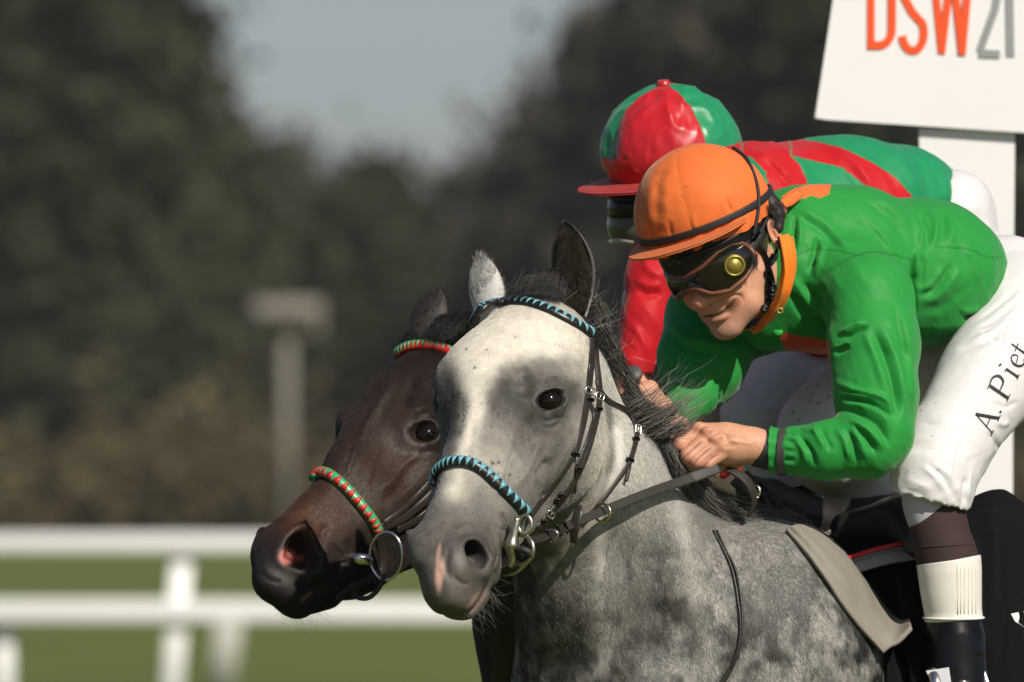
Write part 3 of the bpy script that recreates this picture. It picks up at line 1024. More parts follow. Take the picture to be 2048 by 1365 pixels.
# ---- grey horse
GP = Pose([[-0.2853, 0.8972, -0.3372], [0.7305, -0.0242, -0.6825], [-0.6204, -0.441, -0.6485]], [1058.0, 570.0, 0.0], 13.6)
_wl = [((993, 633), (957, 640)), ((940, 729), (890, 722)), ((884, 789), (866, 775)), ((894, 859), (877, 862)), ((870, 937), (867, 950)),
       ((838, 1036), (834, 1038)), ((808, 1121), (818, 1100)), ((820, 1213), (844, 1180)), ((852, 1252), (874, 1226)), ((894, 1270), (916, 1235)),
       ((937, 1234), (955, 1224)), ((965, 1170), (986, 1163)), ((993, 1149), (1006, 1125)), ((1085, 1079), (1080, 1072)), ((1156, 1015), (1152, 1018)),
       ((1191, 944), (1212, 928)), ((1212, 852), (1216, 850)), ((1111, 799), (1109, 798)), ((949, 1100), (945, 1102)), ((1080, 577), (1072, 580)), ((1166, 654), (1180, 655))]
_wl += [((x, y), (x, y)) for x, y in [(1030, 1300), (1300, 1000), (1450, 1100), (1250, 1200), (1400, 1365), (1700, 1300), (1600, 1100), (1280, 850), (1100, 1200), (1240, 740), (1500, 1365)]]
_gwf = warp_field(None, [a for a, b in _wl], [b for a, b in _wl], 900.0)
def GW(V):
    V = np.array(V, float); one = V.ndim == 1
    V = V.reshape(-1, 3)
    V[:, :2] += np.clip(_gwf(V[:, :2]), -60, 60) * np.clip(1 - (V[:, 0:1] - 1250) / 200, 0, 1) * np.clip(1 - (V[:, 1:2] - 1280) / 60, 0, 1)
    return V[0] if one else V

def rest_of_horse(v2, off):
    """flanks, rump, legs and tail out of the picture: coarse but complete"""
    o = np.array(off, float)
    def p(f, l, y): return np.array([0.7 * f + 0.7 * l, 0, 0.7 * f - 0.7 * l]) + o + np.array([0, y, 0])   # f back along the body, l to the horse's left
    v2.ell(p(900, 0, 350), (330, 310, 330), 60)
    v2.ell(p(1150, 0, 340), (380, 310, 380), 80)
    v2.ell(p(1600, 0, 280), (300, 320, 300), 80)
    for l in (-120, 120):
        v2.chain([(*p(250, l, 500), 130), (*p(230, l, 900), 85), (*p(200 + l * .4, l, 1180), 62), (*p(230 + l * .4, l, 1250), 48), (*p(220 + l * .4, l, 1640), 42), (*p(200 + l * .4, l, 1760), 58), (*p(190 + l * .4, l, 1880), 50), (*p(160 + l * .4, l, 1960), 80)], 30)
        v2.chain([(*p(1650, l, 400), 210), (*p(1520 - l * .3, l, 800), 140), (*p(1720 - l * .3, l, 1130), 78), (*p(1690 - l * .3, l, 1250), 58), (*p(1650 - l * .3, l, 1640), 46), (*p(1620 - l * .3, l, 1760), 60), (*p(1600 - l * .3, l, 1880), 50), (*p(1570 - l * .3, l, 1960), 80)], 30)
    v2.chain([(*p(1880, 0, 130), 50), (*p(2000, 0, 400), 70), (*p(2010, 0, 1100), 40)], 30)

def build_grey():
    global EYE_FR, NOS_FR
    h = 3.5
    v = Vol((780, 500, -560), (1990, 1832, 1000), h)
    head_prims(v, GP)
    EYE_FR = v.eye_frame; NOS_FR = v.nos_frame
    head_g = v.g
    v.g = np.full_like(head_g, 400.0)
    v.chain([(1075, 645, 60, 58), (1135, 765, 170, 66), (1222, 905, 310, 74), (1340, 1065, 450, 90), (1500, 1180, 600, 120)], 40)      # crest
    v.chain([(1085, 850, 60, 110), (1125, 1010, 140, 118), (1160, 1180, 220, 128), (1190, 1380, 320, 155)], 70)                       # throat and windpipe
    v.chain([(1110, 800, 130, 95), (1200, 980, 230, 115), (1300, 1150, 340, 150), (1400, 1320, 440, 220)], 80)                        # middle of the neck
    v.ell((1245, 1460, 360), (215, 270, 250), 70)                     # breast
    v.ell((1545, 1350, 385), (218, 310, 225), 110)                    # left shoulder
    v.ell((1320, 1420, 560), (210, 300, 190), 70)
    v.ell((1760, 1450, 860), (420, 360, 400), 110)                    # ribcage
    v.chain([(1500, 1195, 600, 125), (1700, 1190, 790, 140), (1990, 1200, 1060, 160)], 60)   # withers and back
    v.g = smin(v.g, head_g, 22.0)
    V, F = v.mesh(2)
    V = GW(V)
    N = normals(V, F)
    st = lambda *a, **k: stroke(V, N, *a, **k)
    # neck: jugular ridge, shoulder ridge, groove behind the jaw, crest edge
    st([(1188, 1020), (1196, 1120), (1203, 1230), (1215, 1480)], 26, 12)
    st([(1245, 960), (1252, 1140), (1260, 1500)], 36, -5)
    st([(1335, 960), (1368, 1060), (1395, 1180), (1425, 1480)], 34, 11)
    st([(1290, 960), (1330, 1110), (1355, 1500)], 36, -5)
    st([(1212, 800), (1222, 870), (1222, 930), (1200, 1000)], 17, -11)
    st([(1430, 1080), (1470, 1200), (1500, 1500)], 40, -5)
    st([(1440, 1000), (1590, 1180), (1690, 1400)], 45, 5)
    # face: facial crest, groove, veins, folds about the eye and the bit
    st([(1088, 868), (1070, 905), (1048, 950), (1030, 985)], 12, 7)
    st([(1100, 912), (1085, 940), (1070, 957)], 9, -10)
    st([(1030, 850), (1015, 905), (1000, 960), (985, 1010)], 8, 4.5)
    st([(1120, 830), (1100, 842), (1080, 838)], 4.5, -4)
    st([(1125, 842), (1104, 855), (1082, 850)], 4.5, -3.2)
    st([(1085, 768), (1105, 757), (1130, 762)], 6, -5)
    st([(1000, 1020), (1012, 1050), (1008, 1075)], 7, -6)
    st([(985, 1045), (1000, 1058), (1018, 1062)], 4, -2.5)
    st([(1150, 900), (1142, 950), (1120, 1000)], 14, 3)
    st([(925, 780), (915, 850), (905, 900)], 15, -8)
    st([(1035, 745), (1050, 770), (1040, 800)], 18, -9)
    st([(905, 1150), (925, 1168), (945, 1165)], 5, -3)
    st([(880, 1130), (882, 1165), (880, 1195)], 7, -3)
    st([(1135, 770), (1150, 800), (1142, 830)], 9, -5)
    st([(1060, 830), (1050, 870), (1060, 905)], 10, -4)
    st([(1150, 860), (1130, 905), (1105, 950), (1075, 1000)], 7, 3.5)
    st([(1040, 900), (1020, 930), (1010, 980)], 5, 2.5)
    st([(960, 830), (950, 890), (940, 940)], 7, 2.5)
    st([(905, 1070), (925, 1055), (960, 1052), (985, 1070)], 7, 4)
    st([(985, 1090), (985, 1115), (965, 1140)], 6, 3)
    st([(900, 1090), (893, 1130), (900, 1165)], 8, -4)
    st([(1000, 1130), (980, 1165), (958, 1205)], 5, -6)
    st([(1010, 1140), (990, 1175), (970, 1215)], 6, 4)
    V += N * (0.9 * fbm(V, 20, 3, 17))[:, None] * np.clip((1220 - V[:, 0:1]) / 40, 0, 1)
    # ---- coat pattern: white blaze and forehead, dark eye patches, dapples, some painted light and shade
    n1, n2, n3 = fbm(V, 70, 3, 1), fbm(V, 26, 2, 2), vnoise(V * np.array([1, .5, 1]), 9, 5)
    C = np.ones((len(V), 3)) * np.array([0.22, 0.214, 0.202])
    W1 = np.array([0.63, 0.612, 0.565]); D1 = np.array([0.048, 0.045, 0.042]); MZ = np.array([0.105, 0.096, 0.088])
    fm = np.clip((1250 - V[:, 0]) / 40, 0, 1)
    nz = 0.18 * n1 + 0.12 * n2
    front = V[:, 2] < 330
    pb = lambda c, r, col, s=1, ang=0, hard=1.0: paint_blob(V, C, c, r, col, s, ang, hard=hard, noise=nz)
    # body dapples; head shade and ridge highlights painted over them
    low = np.clip((V[:, 1] - 1020) / 130, 0, 1)
    dap = np.clip(0.46 + 1.7 * n1 + 0.8 * n2 + 0.35 * n3, 0, 1)
    body = np.array([0.014, 0.0133, 0.0125])[None] * (1 - dap[:, None]) + np.array([0.37, 0.36, 0.34])[None] * dap[:, None]
    C += (body - C) * (low * 0.9)[:, None]
    pb((1110, 1240), (95, 170), (0.075, 0.071, 0.067), 0.7, hard=.5)  # shadow of the head on the left of the neck, painted into the coat
    pb((1300, 1230), (60, 150), (0.048, 0.046, 0.043), 0.65, hard=.5)
    pb((1500, 1130), (110, 70), (0.42, 0.41, 0.385), 0.7, hard=.5)
    pb((1560, 1230), (90, 60), (0.34, 0.33, 0.31), 0.5, hard=.5)
    pb((1230, 850), (50, 140), (0.60, 0.585, 0.55), 0.85, hard=.6)
    pb((1285, 965), (60, 95), (0.56, 0.545, 0.51), 0.8, hard=.6)
    paint_line(V, C, [(1192, 1040), (1196, 1120), (1203, 1230), (1210, 1300)], 30, (0.46, 0.45, 0.42), 0.5)  # painted highlight down the jugular ridge
    paint_line(V, C, [(1340, 980), (1368, 1060), (1392, 1180), (1410, 1300)], 36, (0.44, 0.43, 0.40), 0.5)  # likewise a painted highlight, on the shoulder ridge
    # head
    pb((1050, 690), (150, 95), W1, 0.97, 10)
    pb((985, 720), (75, 90), W1, 0.9)
    paint_line(V, C, [(990, 740), (965, 800), (940, 860), (915, 930), (905, 980)], 34, W1, 0.95)
    pb((1175, 730), (34, 75), (0.60, 0.585, 0.55), 0.85)
    pb((1170, 860), (50, 110), (0.42, 0.41, 0.385), 0.8, hard=.6)
    pb((1040, 915), (45, 40), (0.48, 0.47, 0.44), 0.7, hard=.6)
    pb((990, 915), (30, 55), (0.43, 0.42, 0.39), 0.7, 25, hard=.6)
    pb((1085, 800), (82, 62), D1 * 1.15, 0.95, -10, hard=.9)
    pb((1080, 742), (74, 24), (0.15, 0.145, 0.137), 0.7, -12, hard=.8)
    paint_line(V, C, [(1050, 735), (1075, 765), (1110, 760), (1150, 770)], 9, (0.06, 0.057, 0.053), .5)
    pb((1012, 795), (36, 66), D1 * 1.25, 0.93, 18, hard=.9)
    pb((1075, 875), (62, 55), (0.075, 0.071, 0.067), 0.88, 10, hard=.7)
    pb((1100, 950), (70, 60), (0.145, 0.14, 0.13), 0.75, hard=.5)
    pb((985, 870), (32, 26), (0.26, 0.25, 0.235), 0.6, hard=.6)
    pb((892, 790), (24, 62), D1, 0.9, hard=.9)  # dark coat left of the blaze plus painted shading, continued on the next line
    pb((905, 850), (17, 66), D1, 0.85, 5, hard=.9)
    pb((1104, 800), (34, 25), (0.03, 0.028, 0.027), 0.95, -10, hard=1.2)
    pl = np.clip((600 - V[:, 1]) / 14, 0, 1) * (V[:, 2] < 160)
    C += (np.array([0.03, 0.027, 0.025]) - C) * pl[:, None]
    mz = 1 / (1 + np.exp(-((V[:, 1] - 1030 + 0.35 * (V[:, 0] - 920)) / 26 + 1.5 * n1 + n2)))
    mz = mz * np.clip((1025 - V[:, 0] + 0.3 * (V[:, 1] - 1100)) / 50, 0, 1) * (V[:, 2] < 20)
    C += (MZ - C) * (mz * 0.93)[:, None]
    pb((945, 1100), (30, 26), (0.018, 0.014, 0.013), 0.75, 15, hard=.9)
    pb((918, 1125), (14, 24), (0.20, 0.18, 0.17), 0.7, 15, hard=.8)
    pb((879, 1150), (10, 34), (0.46, 0.30, 0.26), 0.92, 3, hard=1.6)
    pb((877, 1108), (4, 22), (0.44, 0.30, 0.26), 0.85, 8, hard=1.4)
    pb((955, 1200), (10, 26), (0.42, 0.30, 0.25), 0.6, 35, hard=1)
    pb((885, 1215), (36, 14), (0.10, 0.105, 0.05), 0.5, hard=.6)
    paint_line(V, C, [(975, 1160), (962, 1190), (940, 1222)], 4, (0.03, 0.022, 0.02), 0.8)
    paint_line(V, C, [(1212, 800), (1222, 870), (1220, 930), (1200, 1000)], 9, (0.16, 0.155, 0.15), 0.6)  # shade in the groove behind the jaw, put into the coat colour
    fl = np.random.default_rng(2)
    for k in range(26):                                              # flecks of thrown dirt
        c = (fl.uniform(900, 1090), fl.uniform(640, 960))
        paint_blob(V, C, c, fl.uniform(1.5, 3.2), (0.05, 0.04, 0.03), 0.8)
    # darker ground between the pale areas
    lum = C.mean(1)
    C *= (0.66 + 0.34 * np.clip((lum - 0.06) / 0.42, 0, 1))[:, None]
    C *= (1 + 0.10 * n3 + 0.12 * n2)[:, None]
    C *= np.where((V[:, 2:3] < 40), np.array([[1.03, 1.0, 0.94]]), np.array([[1.0, 1.0, 0.985]]))
    C = np.clip(C, 0.008, 0.85)
    return V, F, N, C

def finish_horse(name, V, F, C, m, off, col, **kw):
    v2 = Vol((off[0] - 250, 950, -200 + off[2] - 0), (off[0] + 1800, 3180, off[2] + 1800), 17.0)
    rest_of_horse(v2, off)
    V2, F2 = v2.mesh(1)
    n = len(V)
    gz = 920 + 1.7 * S                                                # hooves on the turf
    V2[:, 1] = np.where(V2[:, 1] > 1500, 1500 + (V2[:, 1] - 1500) * 1.0, V2[:, 1])
    C2 = np.ones((len(V2), 3)) * np.array(col) * (1 + 0.9 * fbm(V2, 80, 3, 4))[:, None]
    C2[V2[:, 1] > 2900] *= 0.3
    o = mesh_ob(name, np.vstack([V, V2]), np.vstack([F, F2 + n]), m, None, col=np.vstack([C, C2]))
    return tag(o, **kw)

gV, gF, gN, gC = build_grey()
grey = finish_horse('horse', gV, gF, gC, M_coat, (1330, 1090, 430), (0.115, 0.11, 0.103),
                    label='dapple grey racehorse with pale face and dark eye patches, galloping in front', cat='horse')
for sg in (1, -1):
    q = eye_part(GP, sg, 'eye', grey, [M_eye, M_eyerim])
    co = np.empty(len(q.data.vertices) * 3, np.float32); q.data.vertices.foreach_get('co', co)
# eyes follow the correction of the head
def move_to_warp(o, P, centre):
    c0 = P.px(centre); d = GW(c0) - c0
    k = 1.0 / S
    o.location = o.location + Vector(((d[0] + (11 if centre[1] < 0 else 0)) * k, 0, -d[1] * k))
for sg, o in zip((1, -1), [c for c in grey.children if c.name.startswith('eye')]):
    move_to_warp(o, GP, EYE * [1, sg, 1])

def face_flow(P0):
    d = GP.R[:, 0][None, :] * np.ones((len(P0), 1))
    neck = np.clip((P0[:, 0] - 1195) / 40, 0, 1) + np.clip((P0[:, 1] - 1180) / 60, 0, 1) * (P0[:, 2] > 20)
    neck = np.clip(neck + (P0[:, 2] > 60), 0, 1)[:, None]
    nd = np.array([0.35, 1.0, 0.25])[None, :]
    cheek = np.array([0.35, 0.8, 0.3])[None, :]
    return d * (1 - neck) + nd * neck
inview = ((gN[:, 2] < 0.25) & (gV[:, 1] < 1390) & (gV[:, 0] < 1840)).astype(float)
inview *= np.clip(1 - 0.95 * np.exp(-(((gV[:, 0] - 945) / 34) ** 2 + ((gV[:, 1] - 1103) / 36) ** 2) ** 2), 0.0, 1)
de = np.hypot((gV[:, 0] - 1108) / 34, (gV[:, 1] - 798) / 24)
inview *= np.clip((de - 0.9) * 3, 0, 1)
muzz = np.clip((gV[:, 1] - 1040 + 0.35 * (gV[:, 0] - 920)) / 60, 0, 1) * (gV[:, 2] < 20) * np.clip((1020 - gV[:, 0]) / 40, 0, 1)
fz = np.clip((1185 - gV[:, 0]) / 40, 0, 1) * (gV[:, 2] < 60)
selw = inview * (1 - 0.75 * muzz) * (1 - 0.45 * fz)
fur('coat_hair', gV, gF, gN, gC, M_fur, grey, 260000, 9.0, 0.0002, face_flow, selw, lift=0.14, spread=0.22, colvar=0.24, whiten=0.012)

# ears
M_ear = coat_mat('ear_coat', 0.6, noise=0.2, nscale=600, bump=0.3)
def add_ear(parent, V, F, C, m, name='ear'):
    return mesh_ob(name, V, F, m, parent, col=C)
def ear_curve(V, base, tip, bendv, power=2.2):
    ax = np.asarray(tip, float) - base; L2 = ax @ ax
    t = np.clip(((V - base) @ ax) / L2, 0, 1.1)
    return V + np.asarray(bendv, float)[None, :] * (t ** power)[:, None]
def grey_ears():
    b, t = np.array([1146., 632, 60]), np.array([1150., 450, 40])
    V, F, tg = ear_mesh(b, t, 52, (-0.25, 0.05, -1), 0.4)
    V = ear_curve(V, b, t, (-22, -10, -8), 3)
    n1 = fbm(V, 18, 2, 3)
    C = np.where(tg[:, None] == 1, np.array([[0.030, 0.024, 0.020]]), np.array([[0.10, 0.095, 0.09]])) * (1 + 0.5 * n1)[:, None]
    low = np.clip((V[:, 1] - 575) / 50, 0, 1)[:, None]
    C = np.where(tg[:, None] == 1, C, C + (np.array([[0.42, 0.41, 0.39]]) - C) * low)
    tipd = np.clip((475 - V[:, 1]) / 25, 0, 1)[:, None]
    C = C + (np.array([[0.02, 0.018, 0.016]]) - C) * tipd
    add_ear(grey, V, F, C, M_ear)
    # hair inside the ear
    r = np.random.default_rng(4); n = 2800
    P = []
    for i in range(n):
        y = r.uniform(475, 625); w = np.interp(y, [445, 480, 548, 600, 630], [4, 23, 44, 37, 27]) * 0.97
        x = np.interp(y, [445, 500, 560, 630], [1130, 1142, 1146, 1147]) + r.uniform(-1, 1) * w
        side = (x - 1145) / 40
        p0 = np.array([x, y, 44 - 6 * abs(side)]); d = np.array([-side * 0.7 + r.normal() * .2, -1.0, -0.5 + r.normal() * .2]); L = r.uniform(10, 26)
        P.append([p0, p0 + d * L * .5 + np.array([0, 0, -3]), p0 + d * L])
    P = np.array(P)
    hair_ob('ear_hair', P, np.tile([[0.00025, 0.0002, 0.00005]], (n, 1)), np.tile([[0.035, 0.028, 0.022]], (n, 1)) * r.uniform(.5, 2.2, (n, 1)), M_mane, grey)
    b, t = np.array([990., 655, 60]), np.array([966., 516, 70])
    V, F, tg = ear_mesh(b, t, 46, (0.5, 0.1, 0.85), 0.4)
    V = ear_curve(V, b, t, (-6, -8, 0), 3)
    n1 = fbm(V, 22, 2, 8)
    C = np.ones((len(V), 3)) * np.array([0.50, 0.49, 0.47])
    dk = np.clip(0.3 + 1.4 * n1 + (560 - V[:, 1]) / 120, 0, 1)[:, None]
    C = C + (np.array([[0.16, 0.155, 0.15]]) - C) * dk * 0.75
    C = C + (np.array([[0.02, 0.018, 0.016]]) - C) * np.clip((524 - V[:, 1]) / 8, 0, 1)[:, None]
    add_ear(grey, V, F, C, M_ear)
grey_ears()

# ---- dark horse, running half a length behind on the far side
DP = Pose([[-0.4568, 0.7773, -0.4327], [0.5714, -0.1164, -0.8123], [-0.6818, -0.6183, -0.391]], [835.4, 670.5, 1050.0], 13.2)
DARK_WARP = [((831, 852), (857, 868)), ((644, 874), (671, 848)), ((650, 829), (675, 815)), ((682, 791), (710, 791)), ((732, 772), (733, 772)), ((599, 937), (640, 939)),
             ((555, 1007), (590, 994)), ((507, 1045), (526, 1050)), ((482, 1108), (504, 1096)), ((488, 1190), (507, 1166)), ((523, 1235), (537, 1208)), ((561, 1254), (592, 1238)),
             ((618, 1228), (645, 1219)), ((640, 1190), (688, 1200)), ((713, 1165), (760, 1186)), ((796, 1124), (840, 1132)), ((609, 1083), (584, 1106)), ((666, 1130), (688, 1122))]
DARK_WARP += [((x, y), (x, y)) for x, y in [(870, 690), (1000, 800), (1000, 1300), (900, 760), (800, 720), (1100, 1200), (960, 1365)]]
_dwf = warp_field(None, [a for a, b in DARK_WARP], [b for a, b in DARK_WARP], 900.0)
def DW(V):
    V = np.array(V, float); one = V.ndim == 1
    V = V.reshape(-1, 3)
    if DARK_WARP:
        V[:, :2] += np.clip(_dwf(V[:, :2]), -60, 60)
    return V[0] if one else V
#DARKWARP
def build_dark():
    v = Vol((470, 590, 490), (1420, 1800, 1700), 4.4)
    head_prims(v, DP, flare=1.3)
    nc = DP.px(v.nos_frame[0]); v.ell(nc + np.array([-14, 12, 6]), (32, 25, 40), 6, None, 'sub')
    hg = v.g; v.g = np.full_like(hg, 400.0)
    v.chain([(850, 715, 1120, 60), (930, 830, 1230, 85), (1060, 1000, 1390, 110), (1200, 1150, 1490, 150)], 50)
    v.chain([(880, 880, 1150, 95), (970, 1030, 1220, 110), (1055, 1220, 1280, 120), (1150, 1420, 1350, 175)], 60)
    v.ell((1180, 1520, 1410), (205, 250, 230), 60)
    v.g = smin(v.g, hg, 22.0)
    V, F = v.mesh(2)
    V = DW(V); N = normals(V, F)
    st = lambda *a, **k: stroke(V, N, *a, **k)
    st([(800, 745), (770, 790), (735, 850), (712, 905)], 11, 7)
    st([(835, 740), (815, 790), (800, 830)], 16, -6)
    st([(760, 760), (735, 800), (715, 840)], 12, -4)
    st([(845, 905), (815, 925), (790, 955), (770, 985)], 9, 6)
    st([(720, 880), (700, 930), (690, 960)], 6, 3.5)
    st([(760, 890), (745, 930), (730, 985)], 5, 3)
    st([(835, 900), (850, 905), (868, 898)], 5, -4)
    st([(815, 850), (822, 872), (838, 886)], 7, -5)
    st([(830, 838), (850, 828), (872, 832)], 7, 5)
    st([(640, 1150), (610, 1180), (575, 1205)], 6, -5)
    st([(515, 1140), (540, 1160), (570, 1165)], 6, -4)
    st([(660, 1040), (640, 1080), (650, 1120)], 10, -5)
    st([(690, 1150), (650, 1185), (620, 1210)], 8, 5)
    V += N * (1.1 * fbm(V, 24, 3, 27))[:, None]
    st([(812, 905), (780, 950), (765, 990)], 16, 5)
    st([(820, 835), (835, 822), (860, 822)], 6, -3)
    st([(690, 1075), (700, 1095), (695, 1115)], 7, -4)
    st([(660, 1085), (680, 1105), (690, 1120)], 5, -3)
    st([(760, 1010), (790, 985), (830, 950)], 12, -5)
    st([(540, 1045), (580, 1035), (625, 1050)], 8, 4)
    st([(655, 1165), (625, 1195), (590, 1215)], 6, 4)
    C = np.ones((len(V), 3)) * np.array([0.016, 0.0105, 0.0085])
    n1 = fbm(V, 60, 3, 11)
    pb = lambda c, r, col, s=1, ang=0, hard=.5: paint_blob(V, C, c, r, col, s, ang, hard=hard, noise=0.25 * n1)
    pb((770, 930), (95, 85), (0.060, 0.031, 0.019), 0.8)
    pb((760, 820), (60, 70), (0.032, 0.020, 0.015), 0.7)
    pb((620, 1040), (62, 46), (0.100, 0.045, 0.022), 0.85, -20)
    pb((655, 1010), (50, 40), (0.055, 0.026, 0.014), 0.7)
    pb((700, 880), (40, 60), (0.026, 0.016, 0.012), 0.6)
    pb((545, 1150), (45, 40), (0.030, 0.026, 0.024), 0.8)
    pb((625, 1180), (50, 30), (0.036, 0.031, 0.028), 0.7, -40)
    pb((580, 1108), (40, 30), (0.012, 0.009, 0.009), 0.8, -10, 1)
    C *= np.array([0.80, 0.78, 0.78])
    pb((580, 1106), (48, 38), (0.014, 0.011, 0.010), 0.7, -10, 1)
    pb((574, 1113), (17, 16), (0.50, 0.16, 0.14), 0.95, -30, 1.6)
    pb((598, 1118), (9, 6), (0.35, 0.12, 0.10), 0.6, -30, 1.2)
    pb((858, 868), (32, 24), (0.010, 0.007, 0.006), 0.8, 0, 1)
    paint_line(V, C, [(622, 1185), (612, 1194), (604, 1202)], 4, (0.35, 0.25, 0.10), 0.7)
    return V, F, N, np.clip(C * (1 + 0.2 * fbm(V, 14, 2, 5))[:, None], 0.003, 0.6)
dV, dF, dN, dC = build_dark()
dark = finish_horse('horse', dV, dF, dC, M_dark, (1180, 1130, 1490), (0.016, 0.011, 0.009),
                    label='dark bay racehorse whose head shows beyond the dapple grey one', cat='horse')
for sg in (1, -1):
    o = eye_part(DP, sg, 'eye', dark, [M_eye, M_eyerim])
    move_to_warp_d = DW(DP.px(EYE * [1, sg, 1])) - DP.px(EYE * [1, sg, 1])
    o.location = o.location + Vector(((move_to_warp_d[0] + (8 if sg < 0 else 0)) / S, 0, -move_to_warp_d[1] / S))
b_, t_ = np.array([848., 712, 1090]), np.array([871., 585, 1110])
V, F, tg = ear_mesh(b_, t_, 50, (0.55, 0.0, 0.85), 0.4)
V = ear_curve(V, b_, t_, (4, -12, 0), 3)
add_ear(dark, V, F, np.ones((len(V), 3)) * np.array([0.035, 0.029, 0.026]) * (1 + 0.4 * fbm(V, 25, 2, 9))[:, None], M_ear)
b_, t_ = np.array([905., 700, 1130]), np.array([930., 640, 1190])
V, F, tg = ear_mesh(b_, t_, 40, (0.6, 0.0, -0.6), 0.4)
add_ear(dark, V, F, np.ones((len(V), 3)) * np.array([0.02, 0.016, 0.014]), M_ear)
def dark_flow(P0):
    return DP.R[:, 0][None, :] * np.ones((len(P0), 1))
dsel = ((dN[:, 2] < 0.25) & (dV[:, 0] < 980) & (dV[:, 1] < 1400)).astype(float)
dsel *= np.clip((np.hypot((dV[:, 0] - 857) / 34, (dV[:, 1] - 868) / 26) - 0.9) * 3, 0, 1) * np.clip((np.hypot((dV[:, 0] - 580) / 56, (dV[:, 1] - 1110) / 46) - 0.9) * 3, 0, 1)
fur('coat_hair', dV, dF, dN, dC, M_fur, dark, 150000, 6.5, 0.00016, dark_flow, dsel, lift=0.14, spread=0.22, colvar=0.4)

def ear_fur(parent, base, tip, w, col, n, seed, d0):
    r = np.random.default_rng(seed); base, tip = np.array(base, float), np.array(tip, float)
    t = r.random(n); ax = (tip - base)
    ww = w * (0.62 + 0.85 * t - 0.2 * t * t) * (1 - t ** 2.6) ** .72
    x = r.uniform(-1, 1, n)
    P0 = base[None] + ax[None] * t[:, None]; P0[:, 0] += x * ww; P0[:, 2] += d0 - 10 * (1 - np.abs(x))
    d = np.stack([x * .15 + r.normal(size=n) * .2, -1 + r.normal(size=n) * .2, -.25 + r.normal(size=n) * .2], 1)
    L = r.uniform(6, 15, n)[:, None]
    hair_ob('ear_hair', np.stack([P0, P0 + d * L * .5, P0 + d * L], 1), np.tile([[0.0002, 0.00016, 0.00004]], (n, 1)), np.array(col)[None] * r.uniform(.35, 1.5, (n, 1)), M_mane, parent)
ear_fur(grey, (992, 640, 60), (961, 512, 60), 38, (0.40, 0.39, 0.37), 900, 51, -14)
ear_fur(dark, (848, 705, 1090), (874, 578, 1110), 50, (0.03, 0.025, 0.022), 700, 52, -20)
# ------------------------------------------------------------------ manes and tack
gS = Surf(gV, gN); dS = Surf(dV, dN)

def strands(name, guides, n, k, parent, matl, colf, seed, rad=0.0003, jit=6.0, lenvar=0.35, wild=0.12, sprd=8.0, clump=0):
    """hair between neighbouring guide curves; each guide is a list of (x, y, d)"""
    r = np.random.default_rng(seed)
    G = np.array([catmull(g, k) for g in guides])
    m = len(G)
    u = r.random(n) * (m - 1)
    i = np.minimum(u.astype(int), m - 2); t = (u - i)[:, None, None]
    t = t * t * (3 - 2 * t) * 0.5 + t * 0.5
    P = G[i] * (1 - t) + G[i + 1] * t
    s = np.linspace(0, 1, k)
    P = P + r.normal(size=(n, 1, 3)) * jit * np.array([1, 0.7, 1.4])
    P = P + (r.normal(size=(n, 1, 3)) * sprd * 2.2) * (s ** 1.6)[None, :, None]
    wl = np.where(r.random(n) < wild, 3.5, 1.0)[:, None, None]
    ph = r.random((n, 1)) * 6.28; fr = 1.0 + 2.0 * r.random((n, 1))
    wob = np.sin(ph + fr * 6.28 * s[None]) * (s[None] ** 1.2)
    P[:, :, 0] += wob * (3.5 * wl[:, :, 0]); P[:, :, 1] += np.cos(ph * 1.7 + fr * 5 * s[None]) * (s[None] ** 1.2) * (3.0 * wl[:, :, 0])
    P = P + r.normal(size=(n, 1, 3)) * 5 * (wl - 1) * (s ** 1.5)[None, :, None]
    if clump:
        K_ = max(2, n // clump); cid = np.argsort(np.argsort(u)) * K_ // n
        ctr = np.zeros((K_, k, 3)); np.add.at(ctr, cid, P); ctr /= np.bincount(cid, minlength=K_)[:, None, None]
        ctr += r.normal(size=(K_, 1, 3)) * np.array([9, 7, 6]) * (s ** 1.4)[None, :, None]
        wgt = (0.85 * np.clip(s * 1.3, 0, 1) ** 0.8)[None, :, None] * (r.random((n, 1, 1)) ** 0.4)
        P = P * (1 - wgt) + ctr[cid] * wgt
    # shorten
    L = 1 - lenvar * r.random(n)
    out = np.empty_like(P)
    for j in range(k):
        q = s[j] * L * (k - 1); a = np.minimum(q.astype(int), k - 2); f = (q - a)[:, None]
        out[:, j] = P[np.arange(n), a] * (1 - f) + P[np.arange(n), a + 1] * f
    rr = rad * (0.7 + 0.6 * r.random((n, 1))) * np.clip(1.15 - s[None] ** 2, 0.15, 1)
    return hair_ob(name, out, rr, colf(r, n), matl, parent)

def mane_col(r, n, lo=0.012, hi=0.16, p=3.0):
    v = lo + (hi - lo) * r.random(n) ** p
    return v[:, None] * np.array([1.0, 0.94, 0.87])

